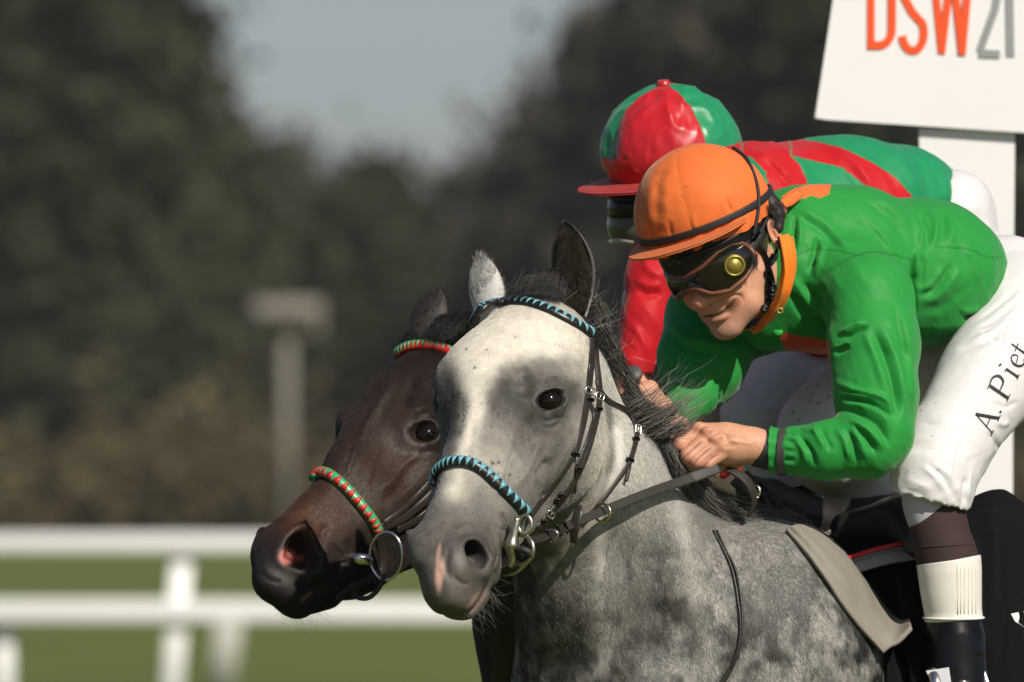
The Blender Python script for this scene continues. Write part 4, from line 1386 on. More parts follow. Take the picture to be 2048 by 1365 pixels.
mg = [[(1150, 585, 40), (1168, 595, 50), (1182, 625, 70)],
      [(1178, 605, 60), (1198, 635, 90), (1210, 680, 120)],
      [(1192, 650, 80), (1213, 690, 110), (1228, 745, 140)],
      [(1212, 700, 100), (1236, 740, 130), (1252, 800, 170)],
      [(1232, 745, 130), (1258, 780, 150), (1280, 830, 180), (1296, 870, 200)],
      [(1248, 795, 160), (1280, 815, 160), (1310, 850, 180), (1335, 868, 200)],
      [(1262, 835, 190), (1302, 840, 160), (1350, 812, 170), (1408, 770, 200)],
      [(1276, 870, 215), (1318, 865, 190), (1362, 850, 200), (1400, 815, 230)],
      [(1292, 900, 245), (1330, 890, 215), (1352, 915, 220), (1368, 950, 240)],
      [(1312, 930, 265), (1345, 915, 240), (1362, 945, 240), (1366, 985, 250)],
      [(1335, 960, 295), (1368, 945, 260), (1388, 975, 260), (1400, 1015, 270)],
      [(1362, 992, 325), (1396, 975, 290), (1428, 1000, 290), (1462, 1025, 310)],
      [(1392, 1022, 360), (1430, 1000, 320), (1482, 1015, 330), (1540, 1028, 360)],
      [(1425, 1046, 395), (1470, 1022, 355), (1530, 1035, 370), (1605, 1030, 410)],
      [(1462, 1060, 430), (1505, 1040, 400), (1555, 1050, 410), (1620, 1046, 450)],
      [(1520, 1066, 470), (1550, 1052, 450), (1590, 1056, 470), (1630, 1052, 490)]]
mg = [[(x + 9, y - 3, d + 25) for x, y, d in g] for g in mg]
strands('mane', mg, 2800, 14, grey, M_mane, lambda r, n: mane_col(r, n, 0.012, 0.28, 2.0), 21, rad=0.00034, jit=8, sprd=11, wild=0.28, lenvar=.5, clump=34)
# locks flying up over the far arm
fg = [[(1262, 800, 150), (1300, 785, 140), (1330, 760, 140), (1345, 722, 150)],
      [(1275, 830, 160), (1320, 800, 140), (1360, 780, 150), (1412, 762, 170)],
      [(1285, 850, 170), (1335, 830, 160), (1372, 800, 170), (1398, 752, 190)],
      [(1300, 880, 190), (1350, 858, 180), (1385, 828, 190), (1420, 800, 210)]]
strands('mane_lock', fg, 120, 14, grey, M_mane, lambda r, n: mane_col(r, n, 0.04, 0.34, 1.5), 22, rad=0.0003, jit=12, sprd=20, wild=0.6, lenvar=.6, clump=7)
# swept tail of the mane behind the hand and withers
sg_ = [[(1385, 985, 300), (1400, 1020, 310), (1425, 1050, 330), (1470, 1062, 360)],
       [(1400, 975, 290), (1430, 1020, 310), (1480, 1040, 330), (1560, 1036, 370)],
       [(1350, 905, 240), (1365, 935, 235), (1385, 985, 260), (1400, 1030, 290)],
       [(1330, 890, 225), (1345, 930, 225), (1352, 965, 240), (1372, 1000, 270)]]
strands('mane_lock', sg_, 1300, 12, grey, M_mane, lambda r, n: mane_col(r, n, 0.02, 0.26, 2.0), 23, rad=0.00034, jit=8, sprd=9, wild=0.15, clump=30)
# forelock between the ears
fo = [[(1040, 575, 40), (1030, 577, 20), (1016, 588, 8)],
      [(1062, 562, 40), (1046, 564, 12), (1030, 590, -2)],
      [(1085, 552, 40), (1068, 552, 8), (1048, 592, -8)],
      [(1105, 547, 45), (1090, 545, 10), (1070, 594, -10)],
      [(1122, 552, 50), (1112, 549, 15), (1094, 600, -6)],
      [(1140, 578, 55), (1132, 572, 24), (1118, 606, 4)]]
strands('forelock', fo, 2200, 10, grey, M_mane, lambda r, n: mane_col(r, n, 0.006, 0.06, 3), 24, rad=0.00035, jit=4, sprd=2, wild=0.03, lenvar=0.3)
strands('stray_hair', [[(1010, 600, 20), (1025, 560, 10), (1032, 530, 20)], [(1165, 600, 60), (1200, 580, 70), (1225, 545, 80)], [(1195, 660, 90), (1232, 640, 90), (1240, 590, 90)], [(1215, 720, 110), (1250, 700, 110), (1262, 640, 120)]], 46, 12, grey, M_mane, lambda r, n: mane_col(r, n, 0.08, 0.3, 1.2), 25, rad=0.0002, jit=10, sprd=10, wild=.4)
# whiskers
wg = [[(985, 1165, -330), (1002, 1178, -330), (1022, 1178, -330)], [(975, 1195, -360), (995, 1215, -360), (1018, 1232, -360)],
      [(955, 1222, -390), (975, 1242, -390), (990, 1262, -390)], [(925, 1232, -420), (932, 1245, -420), (942, 1262, -420)]]
strands('whisker', wg, 42, 8, grey, M_mane, lambda r, n: mane_col(r, n, 0.1, 0.35, 1), 26, rad=0.0001, jit=8, sprd=9, wild=0.1, lenvar=.6)
wg = [[(560, 1215, 620), (568, 1235, 620), (582, 1252, 620)], [(600, 1235, 640), (612, 1250, 640), (630, 1262, 640)], [(640, 1222, 660), (652, 1236, 660), (668, 1244, 660)]]
strands('whisker', wg, 40, 8, dark, M_mane, lambda r, n: mane_col(r, n, 0.1, 0.3, 1), 27, rad=0.00012, jit=8, sprd=8, wild=0.1, lenvar=.6)
# dark horse's forelock and mane
dfo = [[(905, 668, 1090), (885, 640, 1060), (850, 678, 1020)], [(925, 655, 1100), (900, 636, 1060), (880, 682, 1030)],
       [(950, 650, 1110), (930, 632, 1080), (905, 672, 1050)], [(985, 655, 1130), (960, 628, 1100), (945, 650, 1080)]]
strands('forelock', dfo, 1200, 10, dark, M_mane, lambda r, n: mane_col(r, n, 0.004, 0.016, 2), 28, rad=0.00045, jit=6, sprd=4, wild=0.04)
strands('mane', [[(900, 640, 1150), (960, 660, 1130), (990, 740, 1130)], [(980, 700, 1200), (1050, 740, 1180), (1080, 840, 1180)], [(1060, 800, 1290), (1130, 850, 1260), (1160, 950, 1260)], [(1180, 950, 1400), (1250, 980, 1370), (1290, 1060, 1370)]], 900, 10, dark, M_mane, lambda r, n: mane_col(r, n, 0.004, 0.02, 2), 29, rad=0.0005, jit=8, sprd=8)

M_strap = mat('brown_black_leather', (0.022, 0.016, 0.013), 0.38, noise=0.3, nscale=120, bump=0.25, bscale=500, spec=0.5)
M_rein = mat('rubbed_rein_leather', (0.028, 0.025, 0.021), 0.5, noise=0.25, nscale=200, bump=0.5, bscale=900, spec=0.4)
M_steel = mat('bit_steel', (0.62, 0.60, 0.55), 0.22, metal=1.0, noise=0.15, nscale=150)
M_dull = mat('stained_bit_steel', (0.50, 0.46, 0.34), 0.30, metal=1.0, noise=0.35, nscale=120)
M_brass = mat('brass_ring', (0.60, 0.52, 0.30), 0.25, metal=1.0)
M_blue = mat('pale_blue_patent', (0.135, 0.37, 0.44), 0.35, noise=0.1, nscale=200)
M_blackpat = mat('black_patent', (0.010, 0.011, 0.011), 0.35)
M_green_p = mat('green_patent', (0.03, 0.34, 0.14), 0.35, noise=0.1, nscale=200)
M_red_p = mat('red_patent', (0.50, 0.025, 0.018), 0.35, noise=0.1, nscale=200)
M_rubber = mat('black_rubber', (0.02, 0.019, 0.018), 0.6)

def strap(name, P, w, up, m, parent, t=0.35, ns=10, sq=0.45, n=None):
    V, F = tube(P, w, ns, up=up, flat=t, square=sq, n=n)
    return mesh_ob(name, V, F, m, parent)

def band_point(P, U, B, w, bulge, u, v):
    """point on the padded band: u along 0..1, v across -1..1"""
    x = u * (len(P) - 1); i = np.minimum(x.astype(int), len(P) - 2); f = (x - i)[:, None]
    p = P[i] * (1 - f) + P[i + 1] * f; uu = U[i] * (1 - f) + U[i + 1] * f; bb = B[i] * (1 - f) + B[i + 1] * f
    return p + bb * (v * w)[:, None] + uu * (np.sqrt(np.maximum(0.02, 1 - (v * 0.94) ** 2)) * bulge)[:, None]

def toothed_band(name, pts, w, surf, parent, m_base, m_tooth, teeth, lift=5.0, bulge=9.0, flip=1):
    P, Nn = surf.drape(pts, lift, n=60)
    T, U, B = frames(P, Nn)
    V, F = tube(P, np.full(len(P), w), 16, up=Nn, flat=bulge / w)
    o = mesh_ob(name, V, F, m_base, parent)
    for k in range(teeth):
        a, b2 = (k + 0.02) / teeth, (k + 0.98) / teeth
        rows = []
        nv = 5
        for j in range(nv):
            s = j / (nv - 1)
            v = flip * (-1.0 + 1.9 * s)
            half = (b2 - a) / 2 * (1 - s)
            mid = (a + b2) / 2
            for q in (-1, 0, 1):
                rows.append((min(1, max(0, mid + q * half)), v))
        rows = np.array(rows)
        top = band_point(P, U, B, w * 1.0, bulge + 1.2, rows[:, 0], rows[:, 1])
        bot = band_point(P, U, B, w * 0.9, bulge - 2.0, rows[:, 0], rows[:, 1])
        n0 = len(top); V = np.vstack([top, bot]); F = []
        for j in range(nv - 1):
            for q in range(2):
                a0 = j * 3 + q
                f = (a0, a0 + 1, a0 + 4, a0 + 3)
                F.append(f); 
        for j in range(nv - 1):
            F.append((j * 3, j * 3 + 3, n0 + j * 3 + 3, n0 + j * 3)); F.append((j * 3 + 2, n0 + j * 3 + 2, n0 + j * 3 + 5, j * 3 + 5))
        F.append((0, n0, n0 + 1, 1)); F.append((1, n0 + 1, n0 + 2, 2))
        mesh_ob('triangle', V, F, m_tooth, o)
    return o

def base_of(P):
    return world_pts([P])[0]
# ---- grey horse's bridle
br = empty('bridle', base_of((1100, 800, 0)), label='leather bridle with pale blue and black toothed bands on the grey horse', cat='bridle')
toothed_band('browband', [(950, 643), (962, 622), (985, 609), (1025, 604), (1060, 608), (1100, 622), (1145, 645), (1184, 668)], 12.5, gS, br, M_blackpat, M_blue, 22, flip=1)
toothed_band('noseband', [(866, 972), (872, 948), (888, 931), (912, 924), (948, 930), (985, 958), (1022, 995), (1054, 1027)], 12.0, gS, br, M_blackpat, M_blue, 20, flip=1)
def dstrap(name, pts, w, m=M_strap, lift=3.0, t=0.4, par=None, surf=None, n=None):
    P, Nn = (surf or gS).drape(pts, lift, n=n)
    Nn = Nn + np.array([0, 0, -0.9]); Nn /= np.linalg.norm(Nn, axis=1)[:, None]
    return strap(name, P, w, Nn, m, par if par is not None else br, t)
ck = dstrap('cheek_strap', [(1181, 668), (1181, 720), (1177, 770), (1168, 830), (1156, 880), (1147, 912)], 8.5)
dstrap('noseband_strap', [(1147, 905), (1136, 930), (1110, 967), (1080, 1006), (1058, 1037)], 6)
c2 = dstrap('cheek_strap', [(1188, 668), (1191, 725), (1197, 775), (1196, 810), (1188, 850), (1174, 900), (1158, 940), (1140, 975), (1120, 1000), (1095, 1030), (1072, 1058)], 7.0, lift=6)
dstrap('cheek_strap', [(1172, 800), (1186, 830), (1180, 860), (1166, 900), (1152, 935)], 5, lift=8)
dstrap('strap_end', [(1153, 925), (1151, 944), (1149, 965), (1147, 986)], 3.2, lift=9)
tl = dstrap('throat_latch', [(1192, 760), (1197, 780), (1212, 800), (1230, 811), (1250, 821), (1263, 838), (1270, 855)], 5, lift=9)
dstrap('throat_latch', [(1272, 868), (1268, 888), (1261, 912), (1254, 930), (1236, 955), (1210, 990), (1188, 1018), (1170, 1040)], 5, lift=12)
dstrap('strap_end', [(1256, 928), (1253, 945), (1248, 963)], 3.4, lift=14)
def keeper(c, d, w, par=br, surf=gS, lift=8, h=4, m=M_strap, th=4):
    z, n = surf.at(*c); n = n + np.array([0, 0, -1.2]); n /= np.linalg.norm(n); d = np.array([d[0], d[1], 0.0]); d -= n * (d @ n); d /= np.linalg.norm(d)
    s = np.cross(n, d)
    V, F = box_px(np.array([c[0], c[1], z]) + n * lift, s * w, d * h, n * th, 0.35)
    return mesh_ob('keeper', V, F, m, par)
for c, d, w in [((1176, 801), (-.2, 1), 10), ((1148, 908), (-.4, 1), 10), ((1155, 937), (-.4, 1), 8), ((1194, 820), (-.1, 1), 8), ((1114, 1000), (-.7, 1), 8), ((1122, 990), (-.7, 1), 8), ((1269, 880), (-.2, 1), 8), ((1257, 921), (-.4, 1), 9), ((1085, 1042), (-.7, 1), 8)]:
    keeper(c, d, w)
def buckle(c, d, ru, rv, par=br, surf=gS, lift=10, r=1.7, m=M_steel):
    z, n = surf.at(*c); n = n + np.array([0, 0, -1.2]); n /= np.linalg.norm(n); d = np.array([d[0], d[1], 0.0]); d -= n * (d @ n); d /= np.linalg.norm(d); s = np.cross(n, d)
    cc = np.array([c[0], c[1], z]) + n * lift
    th = np.linspace(0, 2 * np.pi, 20, endpoint=False)
    cx = np.sign(np.cos(th)) * np.abs(np.cos(th)) ** .5; sx = np.sign(np.sin(th)) * np.abs(np.sin(th)) ** .5
    P = cc + s * (ru * cx)[:, None] + d * (rv * sx)[:, None]
    V, F = tube(P, r, 8, closed=True, up=n)
    o = mesh_ob('buckle', V, F, m, par)
    V, F = tube(np.array([cc - d * rv, cc + n * 2, cc + d * rv]), r * 0.7, 6, n=5)
    mesh_ob('buckle_tongue', V, F, m, o)
    return o
buckle((1176, 784), (-.35, 1), 11, 7); buckle((1195, 795), (-.5, 1), 9, 7); buckle((1272, 862), (-.2, 1), 6, 10); buckle((1097, 1028), (-.75, 1), 9, 6)
# bit: egg-butt cheek, rings and the rubber guard
bz_, bn_ = gS.at(1012, 1090)
BD = bz_ - 26
prof = [(1034, 1036, 6), (1032, 1050, 8), (1029, 1062, 9), (1026, 1076, 11), (1023, 1090, 16), (1024, 1102, 13), (1026, 1114, 8), (1024, 1126, 7), (1018, 1134, 5)]
V, F = tube(np.array([(x, y, BD) for x, y, r in prof]), [r for x, y, r in prof], 16, n=28)
mesh_ob('bit_cheek', V, F, M_dull, br)
V, F = tube(np.array([(1024, 1090, BD), (1008, 1092, BD + 10), (992, 1096, BD + 40)]), [10, 8, 6], 12, n=8)
mesh_ob('bit_mouthpiece', V, F, M_dull, br)
V, F = tube(ring_pts((1050, 1050, BD - 4), 19, (0.35, 0.1, 1), 24, 14), 4.2, 10, closed=True); mesh_ob('bit_ring', V, F, M_dull, br)
V, F = tube(ring_pts((1040, 1100, BD + 2), 30, (0.8, 0.1, 1), 28, 34), 4.4, 10, closed=True); mesh_ob('bit_ring', V, F, M_dull, br)
V, F = tube(ring_pts((1048, 1110, BD - 8), 15, (0.4, -0.7, .6), 24), 8, 10, closed=True, flat=.9); mesh_ob('rubber_guard', V, F, M_rubber, br)
V, F = tube(np.array([(1040, 1122, BD - 2), (1022, 1136, BD + 4), (1004, 1144, BD + 30), (990, 1150, BD + 80)]), [7, 6, 6, 6], 10, n=14, flat=.6); mesh_ob('chin_strap', V, F, M_strap, br)
V, F = tube(np.array([(1052, 1128, BD - 2), (1030, 1146, BD + 8), (1008, 1150, BD + 40)]), [4, 4, 4], 8, n=10); mesh_ob('bit_ring', V, F, M_dull, br)

# ---- reins: flat leather from the bit to the rider's hand, then looping behind it
RV = np.array([(1052, 1084, BD - 8), (1085, 1076, BD + 55), (1120, 1061, BD + 130), (1150, 1046, BD + 185), (1210, 1021, BD + 275), (1300, 985, BD + 400), (1372, 960, 185), (1432, 938, 222)])
_Q = catmull(RV, 60)
for q in _Q:
    if 1110 < q[0] < 1350: q[2] = min(q[2], gS.at(q[0], q[1])[0] - 16)
_Q[:, 2] = np.convolve(np.pad(_Q[:, 2], 6, mode='edge'), np.ones(13) / 13, 'valid')
RV = _Q[::4]; RV = np.vstack([RV, _Q[-1:]])
rn = empty('reins', base_of((1240, 1000, 0)), label='dark leather reins running from the grey horse bit to the near jockey hand', cat='reins')
upr = np.array([0.25, -0.35, -0.9])
V, F = tube(RV, np.linspace(8.5, 10.5, len(RV)), 12, up=upr, flat=0.22, n=60, square=.5); mesh_ob('rein_strap', V, F, M_rein, rn)
V, F = tube(RV[:6] + np.array([0, 0, -3.5]), [8, 8, 8, 8.2, 8.2, 6], 12, up=upr, flat=0.22, n=30, square=.5); mesh_ob('rein_billet', V, F, M_strap, rn)
V, F = tube(np.array([(1362, 963, 184), (1398, 951, 196), (1438, 936, 220)]), [11.5, 12, 11.5], 12, up=upr, flat=0.3, n=20, square=.5); mesh_ob('rein_grip', V, F, M_rubber, rn)
LP = np.array([(1452, 938, 262), (1470, 944, 255), (1490, 958, 255), (1504, 980, 262), (1508, 1005, 275), (1500, 1030, 290)])
V, F = tube(LP, [9, 11, 12.5, 12.5, 11.5, 10], 12, up=np.array([0.75, -0.3, -0.6]), flat=0.25, n=40, square=.5); mesh_ob('rein_loop', V, F, M_rein, rn)
def along(P, x):
    Q = catmull(P, 200); return Q[np.argmin(np.abs(Q[:, 0] - x))]
for x in (1096, 1118, 1132):
    c = along(RV, x); V, F = box_px(c, np.array([1, -.42, 0]) * 4, np.array([.42, 1, .1]) * 13, np.array([0, 0, 1.]) * 6, .3); mesh_ob('keeper', V, F, M_strap, rn)
c = along(RV, 1103)
V, F = tube(ring_pts(c + [0, 0, -7], 9, (0.3, 0, 1), 20, 14), 1.8, 8, closed=True); mesh_ob('buckle', V, F, M_steel, rn)
c = along(RV, 1150)
V, F = tube(np.array([c + [8, -34, 2], c + [6, -20, -8], c + [2, 0, -12], c + [-2, 18, -10], c + [-4, 40, 0]]), [6, 10, 10.5, 9.5, 7], 10, up=np.array([-.3, 0, -1]), flat=.3, n=18, square=.4); mesh_ob('rein_stop', V, F, M_strap, rn)
c = along(RV, 1203)
mr = tube(ring_pts(c + [2, 2, -4], 18, (0.55, 0.1, 1), 32), 2.6, 10, closed=True)
mart = empty('martingale', base_of((1203, 1032, 0)), label='ring martingale with a brass ring round the rein and thin black cords', cat='martingale')
mesh_ob('rein_ring', *mr, M_brass, mart)
for off_, w in ((0, 2.6), (7, 2.4)):
    P, Nn = gS.drape([(1426 + off_, 1062), (1446 + off_ * .6, 1100), (1464 + off_, 1140), (1476 + off_ * .9, 1200), (1481 + off_ * .5, 1255), (1474 + off_ * .4, 1305), (1454 + off_, 1345), (1432 + off_, 1380)], 4, n=50)
    V, F = tube(P, w, 8); mesh_ob('cord', V, F, M_strap, mart)

# ---- dark horse's bridle
db = empty('bridle', base_of((760, 950, 1000)), label='brown bridle with red and green toothed bands on the dark bay horse', cat='bridle')
toothed_band('browband', [(797, 706), (810, 697), (828, 692), (850, 691), (872, 694), (905, 706), (940, 722)], 10.5, dS, db, M_red_p, M_green_p, 16, flip=1)
toothed_band('noseband', [(628, 958), (633, 949), (644, 945), (662, 952), (692, 978), (722, 1012), (745, 1042), (756, 1064)], 11.5, dS, db, M_green_p, M_red_p, 17, flip=-1)
dd = lambda *a, **k: dstrap(*a, par=db, surf=dS, **k)
dd('noseband_strap', [(752, 1058), (762, 1100), (764, 1140), (745, 1162)], 9, lift=4)
dd('cheek_strap', [(760, 1055), (790, 1045), (815, 1030), (845, 1005), (866, 985)], 9, lift=4)
dd('cheek_strap', [(765, 1048), (800, 1022), (830, 995), (858, 965)], 6, lift=7)
dd('chin_strap', [(768, 1140), (735, 1160), (700, 1178), (672, 1200)], 8, lift=3)
dd('keeper', [(702, 1165), (708, 1182), (704, 1196)], 7, lift=6)
BZ, _ = dS.at(720, 1115); BZ -= 12
V, F = tube(np.array([(690, 1112, BZ + 14), (703, 1116, BZ - 4), (718, 1118, BZ - 10), (734, 1120, BZ - 6), (742, 1122, BZ)]), [6, 10, 13, 12, 7], 14, n=20); mesh_ob('bit_mouthpiece', V, F, M_steel, db)
V, F = tube(ring_pts((772, 1112, BZ - 4), 48, (0.45, 0.0, 1), 40, 36), 3.4, 10, closed=True); mesh_ob('bit_ring', V, F, M_steel, db)
V, F = tube(np.array([(770, 1150, BZ - 4), (757, 1178, BZ - 6), (738, 1196, BZ - 4), (716, 1196, BZ), (706, 1184, BZ + 6)]), [4.5, 5, 5, 5, 4], 10, n=24); mesh_ob('bit_ring', V, F, M_strap, db)
dd('rein', [(790, 1060), (830, 1040), (870, 1010)], 8, lift=9)
# ------------------------------------------------------------------ riders
M_skin = coat_mat('skin', 0.5, noise=0.10, nscale=420, bump=0.16, bscale=1100, spec=0.35, sss=0.12)
M_hair = mat('dark_hair', (0.018, 0.013, 0.010), 0.5, bump=0.5, bscale=300)
def satin(name, rough=0.38, noise=0.06, spec=0.16):
    m = coat_mat(name, rough, noise=noise, nscale=1500, bump=0.12, bscale=130, spec=spec)
    b = m.node_tree.nodes['Principled BSDF']
    nt = m.node_tree; bp0 = [n for n in nt.nodes if n.type == 'BUMP'][0]
    tcn = [n for n in nt.nodes if n.type == 'TEX_COORD'][0]
    rn_ = nt.nodes.new('ShaderNodeTexNoise'); rn_.noise_type = 'RIDGED_MULTIFRACTAL'; rn_.inputs['Scale'].default_value = 9.0; rn_.inputs['Detail'].default_value = 2.5; rn_.inputs['Distortion'].default_value = 1.2
    bp1 = nt.nodes.new('ShaderNodeBump'); bp1.inputs['Strength'].default_value = 0.22; bp1.inputs['Distance'].default_value = 0.012
    nt.links.new(tcn.outputs['Object'], rn_.inputs['Vector']); nt.links.new(rn_.outputs['Fac'], bp1.inputs['Height']); nt.links.new(bp0.outputs['Normal'], bp1.inputs['Normal']); nt.links.new(bp1.outputs['Normal'], b.inputs['Normal'])
    b.inputs['Sheen Weight'].default_value = 0.25
    b.inputs['Sheen Roughness'].default_value = 0.35
    b.inputs['Sheen Tint'].default_value = (0.8, 1.0, 0.8, 1)
    return m
M_silk = satin('racing_silk', 0.52, spec=0.13)
M_cap = satin('cap_silk', 0.62)
M_capsatin = satin('satin_cap', 0.36, spec=0.4)
M_breech = coat_mat('white_breeches', 0.55, noise=0.04, nscale=900, bump=0.12, bscale=350, spec=0.4)
M_black = mat('black_elastic', (0.012, 0.012, 0.013), 0.6, bump=0.3, bscale=900)
M_helmet = mat('helmet_shell', (0.007, 0.007, 0.0075), 0.28, spec=0.35)
M_lens = mat('goggle_lens', (0.008, 0.006, 0.004), 0.06, spec=0.6)
M_brown = mat('goggle_leather', (0.145, 0.048, 0.024), 0.4, noise=0.25, nscale=200, bump=0.4, bscale=500)
M_gold = mat('gold_vent', (0.34, 0.28, 0.06), 0.4, metal=0.6)
M_boot = mat('patent_boot', (0.004, 0.004, 0.004), 0.35, spec=0.08, coat=0.4)
M_cuffw = mat('white_boot_top', (0.72, 0.70, 0.65), 0.4, noise=0.06, nscale=60, bump=0.1, bscale=200)
M_sock = mat('brown_stretch_gaiter', (0.030, 0.013, 0.012), 0.8, noise=0.2, nscale=500, bump=0.3, bscale=900)
M_greysock = mat('pale_grey_sock', (0.42, 0.42, 0.47), 0.8, noise=0.08, nscale=300)
GREEN = np.array([0.022, 0.245, 0.044]); ORANGE = np.array([0.70, 0.155, 0.036]); RED = np.array([0.46, 0.012, 0.018]); TEAL = np.array([0.014, 0.23, 0.095])
WHITE = np.array([0.62, 0.61, 0.62])

class Head:
    def __init__(self, H, f, u):
        f = np.array(f, float); f /= np.linalg.norm(f)
        u = np.array(u, float); u -= f * (u @ f); u /= np.linalg.norm(u)
        self.f, self.u, self.s = f, u, np.cross(u, f)
        self.H = np.array(H, float); self.R = np.stack([self.f, self.s, self.u], 1)
    def px(self, f, s, u): return self.H + self.f * f + self.s * s + self.u * u
    def wrap(self, al, v, a, b2, out=0.0):
        al = np.radians(np.asarray(al, float)); v = np.asarray(v, float)
        return self.H + np.cos(al)[..., None] * (a + out) * self.f + np.sin(al)[..., None] * (b2 + out) * self.s + v[..., None] * self.u

def sculpt_head(v, hd, smile=True):
    R = hd.R
    E = lambda c, r, k=10, op='add': v.ell(hd.px(*c), r, k, R, op)
    K = lambda a, b2, ra, rb, k=10, op='add': v.cone(hd.px(*a), hd.px(*b2), ra, rb, k, op)
    E((-6, 0, 32), (114, 98, 100), 20)
    E((30, 0, -62), (72, 65, 78), 26)
    for sg in (1, -1):
        K((-2, sg * 64, -58), (30, sg * 52, -112), 26, 22, 22)        # jaw line
        K((30, sg * 52, -112), (62, sg * 16, -140), 22, 22, 18)
        E((70, sg * 48, -38), (30, 24, 22), 18)                       # cheek bone
        E((72, sg * 40, -68), (24, 24, 24), 24)                       # smiling cheek
        K((98, sg * 10, -66), (102, sg * 15, -72), 11, 9, 7)          # nostril wing
    E((66, 0, -146), (25, 26, 21), 14)                                # chin
    K((88, 0, -12), (112, 0, -62), 13, 14, 10)                        # nose bridge
    E((114, 0, -67), (17, 17, 16), 8)
    E((86, 0, -94), (20, 34, 13), 10)                                 # upper lip
    E((83, 0, -113), (17, 26, 10), 9)                                 # lower lip
    for sg in (1, -1):
        K((98, sg * 2, -103), (85, sg * 36, -97), 2.4, 2.2, 3.5, 'sub')  # mouth
        K((85, sg * 36, -97), (72, sg * 57, -78), 2.0, 1.8, 3.0, 'sub')
        K((104, sg * 10, -76), (100, sg * 14, -78), 3.5, 3.5, 3, 'sub')
    K((-50, 0, -50), (-110, 0, -130), 66, 64, 20)                      # neck

def ear_human(v, hd, sg=1):
    c = hd.px(-30, sg * 117, 4)
    R = np.stack([hd.f, hd.s, hd.u], 1)
    lo = lambda f, s, u: c + hd.f * f + hd.s * sg * s + hd.u * u
    v.ell(lo(-3, 4, 2), (17, 8, 30), 6, R)
    v.ell(lo(2, 10, 4), (11, 7, 20), 4, R, 'sub')
    v.ell(lo(4, 4, -24), (9, 7, 10), 5, R)
    v.ell(lo(-2, 8, -2), (4, 4, 12), 4, R)

def coarse_body(parts, h=12):
    P = np.array([p[:3] for c in parts for p in c])
    v = Vol(P.min(0) - 200, P.max(0) + 200, h)
    for c in parts: v.chain(c, 30)
    return v.mesh(1)

def person_body(name, vols, cols, label, cat='person'):
    Vs, Fs, Cs, o = [], [], [], 0
    for (V, F), c in zip(vols, cols):
        Vs.append(V); Fs.append(F + o); Cs.append(c if np.ndim(c) == 2 else np.ones((len(V), 3)) * np.array(c)); o += len(V)
    ob = mesh_ob(name, np.vstack(Vs), np.vstack(Fs), M_skin, None, col=np.vstack(Cs))
    return tag(ob, label, cat)

# ================= near rider =================
NH = Head((1440, 500, 400), (-0.55, 0.37, -0.75), (-0.36, -0.905, -0.22))
v = Vol((1270, 330, 180), (1660, 760, 700), 2.4)
sculpt_head(v, NH); ear_human(v, NH, 1); ear_human(v, NH, -1)
hV, hF = v.mesh(1); hN = normals(hV, hF)
st = lambda *a, **k: stroke(hV, hN, *a, **k)
st([(1418, 612), (1448, 600), (1474, 590), (1486, 600), (1484, 620)], 4.0, -3.0)       # fold from the nostril round the smile
st([(1440, 592), (1470, 582), (1496, 585)], 12, 3.5)
st([(1412, 643), (1440, 641), (1464, 624)], 6, 2)
SK = np.array([0.53, 0.275, 0.175])
hC = np.ones((len(hV), 3)) * SK * (1 + 0.10 * fbm(hV, 30, 3, 2))[:, None]
pb = lambda c, r, col, s=1, ang=0, hard=.5: paint_blob(hV, hC, c, r, col, s, ang, hard=hard)
pb((1392, 606), (20, 20), (0.62, 0.24, 0.17), .8)
pb((1470, 612), (24, 22), (0.56, 0.24, 0.15), .6)
pb((1535, 480), (22, 34), (0.62, 0.27, 0.18), .8)
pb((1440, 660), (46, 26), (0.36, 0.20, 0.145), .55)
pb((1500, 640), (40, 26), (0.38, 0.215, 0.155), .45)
paint_line(hV, hC, [(1408, 633), (1438, 629), (1458, 614), (1469, 600)], 3.4, (0.12, 0.035, 0.03), .9)
paint_line(hV, hC, [(1414, 642), (1440, 640), (1460, 624)], 5, (0.50, 0.19, 0.14), .6)
# left hand closed on the rein
v = Vol((1320, 815, 150), (1590, 990, 380), 1.8)
k = 7
v.chain([(1560, 900, 285, 31), (1510, 893, 272, 34), (1462, 890, 262, 39), (1430, 884, 258, 33)], 14)
v.chain([(1500, 880, 268, 24), (1450, 872, 258, 24), (1404, 866, 256, 21)], 10)
fing = [[(1400, 864, 254, 20), (1361, 889, 236, 16.5), (1366, 916, 258, 14), (1380, 926, 272, 12)],
        [(1418, 874, 240, 19.5), (1377, 911, 219, 16.5), (1384, 934, 244, 14), (1397, 940, 262, 12)],
        [(1434, 888, 234, 18.5), (1394, 922, 214, 15.5), (1402, 940, 240, 13.5), (1414, 944, 258, 11.5)],
        [(1446, 903, 238, 16.5), (1414, 927, 220, 13.5), (1420, 942, 242, 12), (1430, 945, 256, 10.5)]]
for f_ in fing:
    v2 = Vol((1320, 815, 150), (1590, 990, 380), 1.8); v2.chain(f_, 5)
    v.g = smin(v.g, v2.g, 1.0)
v.chain([(1470, 916, 288, 22), (1428, 936, 292, 16), (1394, 940, 284, 13.5), (1368, 934, 274, 11.5)], 4)
for c in ((1398, 855, 238), (1417, 864, 224), (1433, 878, 218), (1444, 894, 224)):
    v.ell(c, (14, 11, 10), 8)
aV, aF = v.mesh(1); aN = normals(aV, aF)
for a, b2 in (((1412, 868), (1440, 866)), ((1430, 880), (1462, 876)), ((1444, 895), (1478, 888))):
    stroke(aV, aN, [a, ((a[0] + b2[0]) / 2, (a[1] + b2[1]) / 2 + 1), b2], 7, -2.2)
for p in ([(1420, 860), (1460, 868), (1505, 876)], [(1440, 880), (1475, 884), (1510, 890)]): stroke(aV, aN, p, 4, 1.4)
aC = np.ones((len(aV), 3)) * SK * (1 + 0.10 * fbm(aV, 16, 3, 4))[:, None]
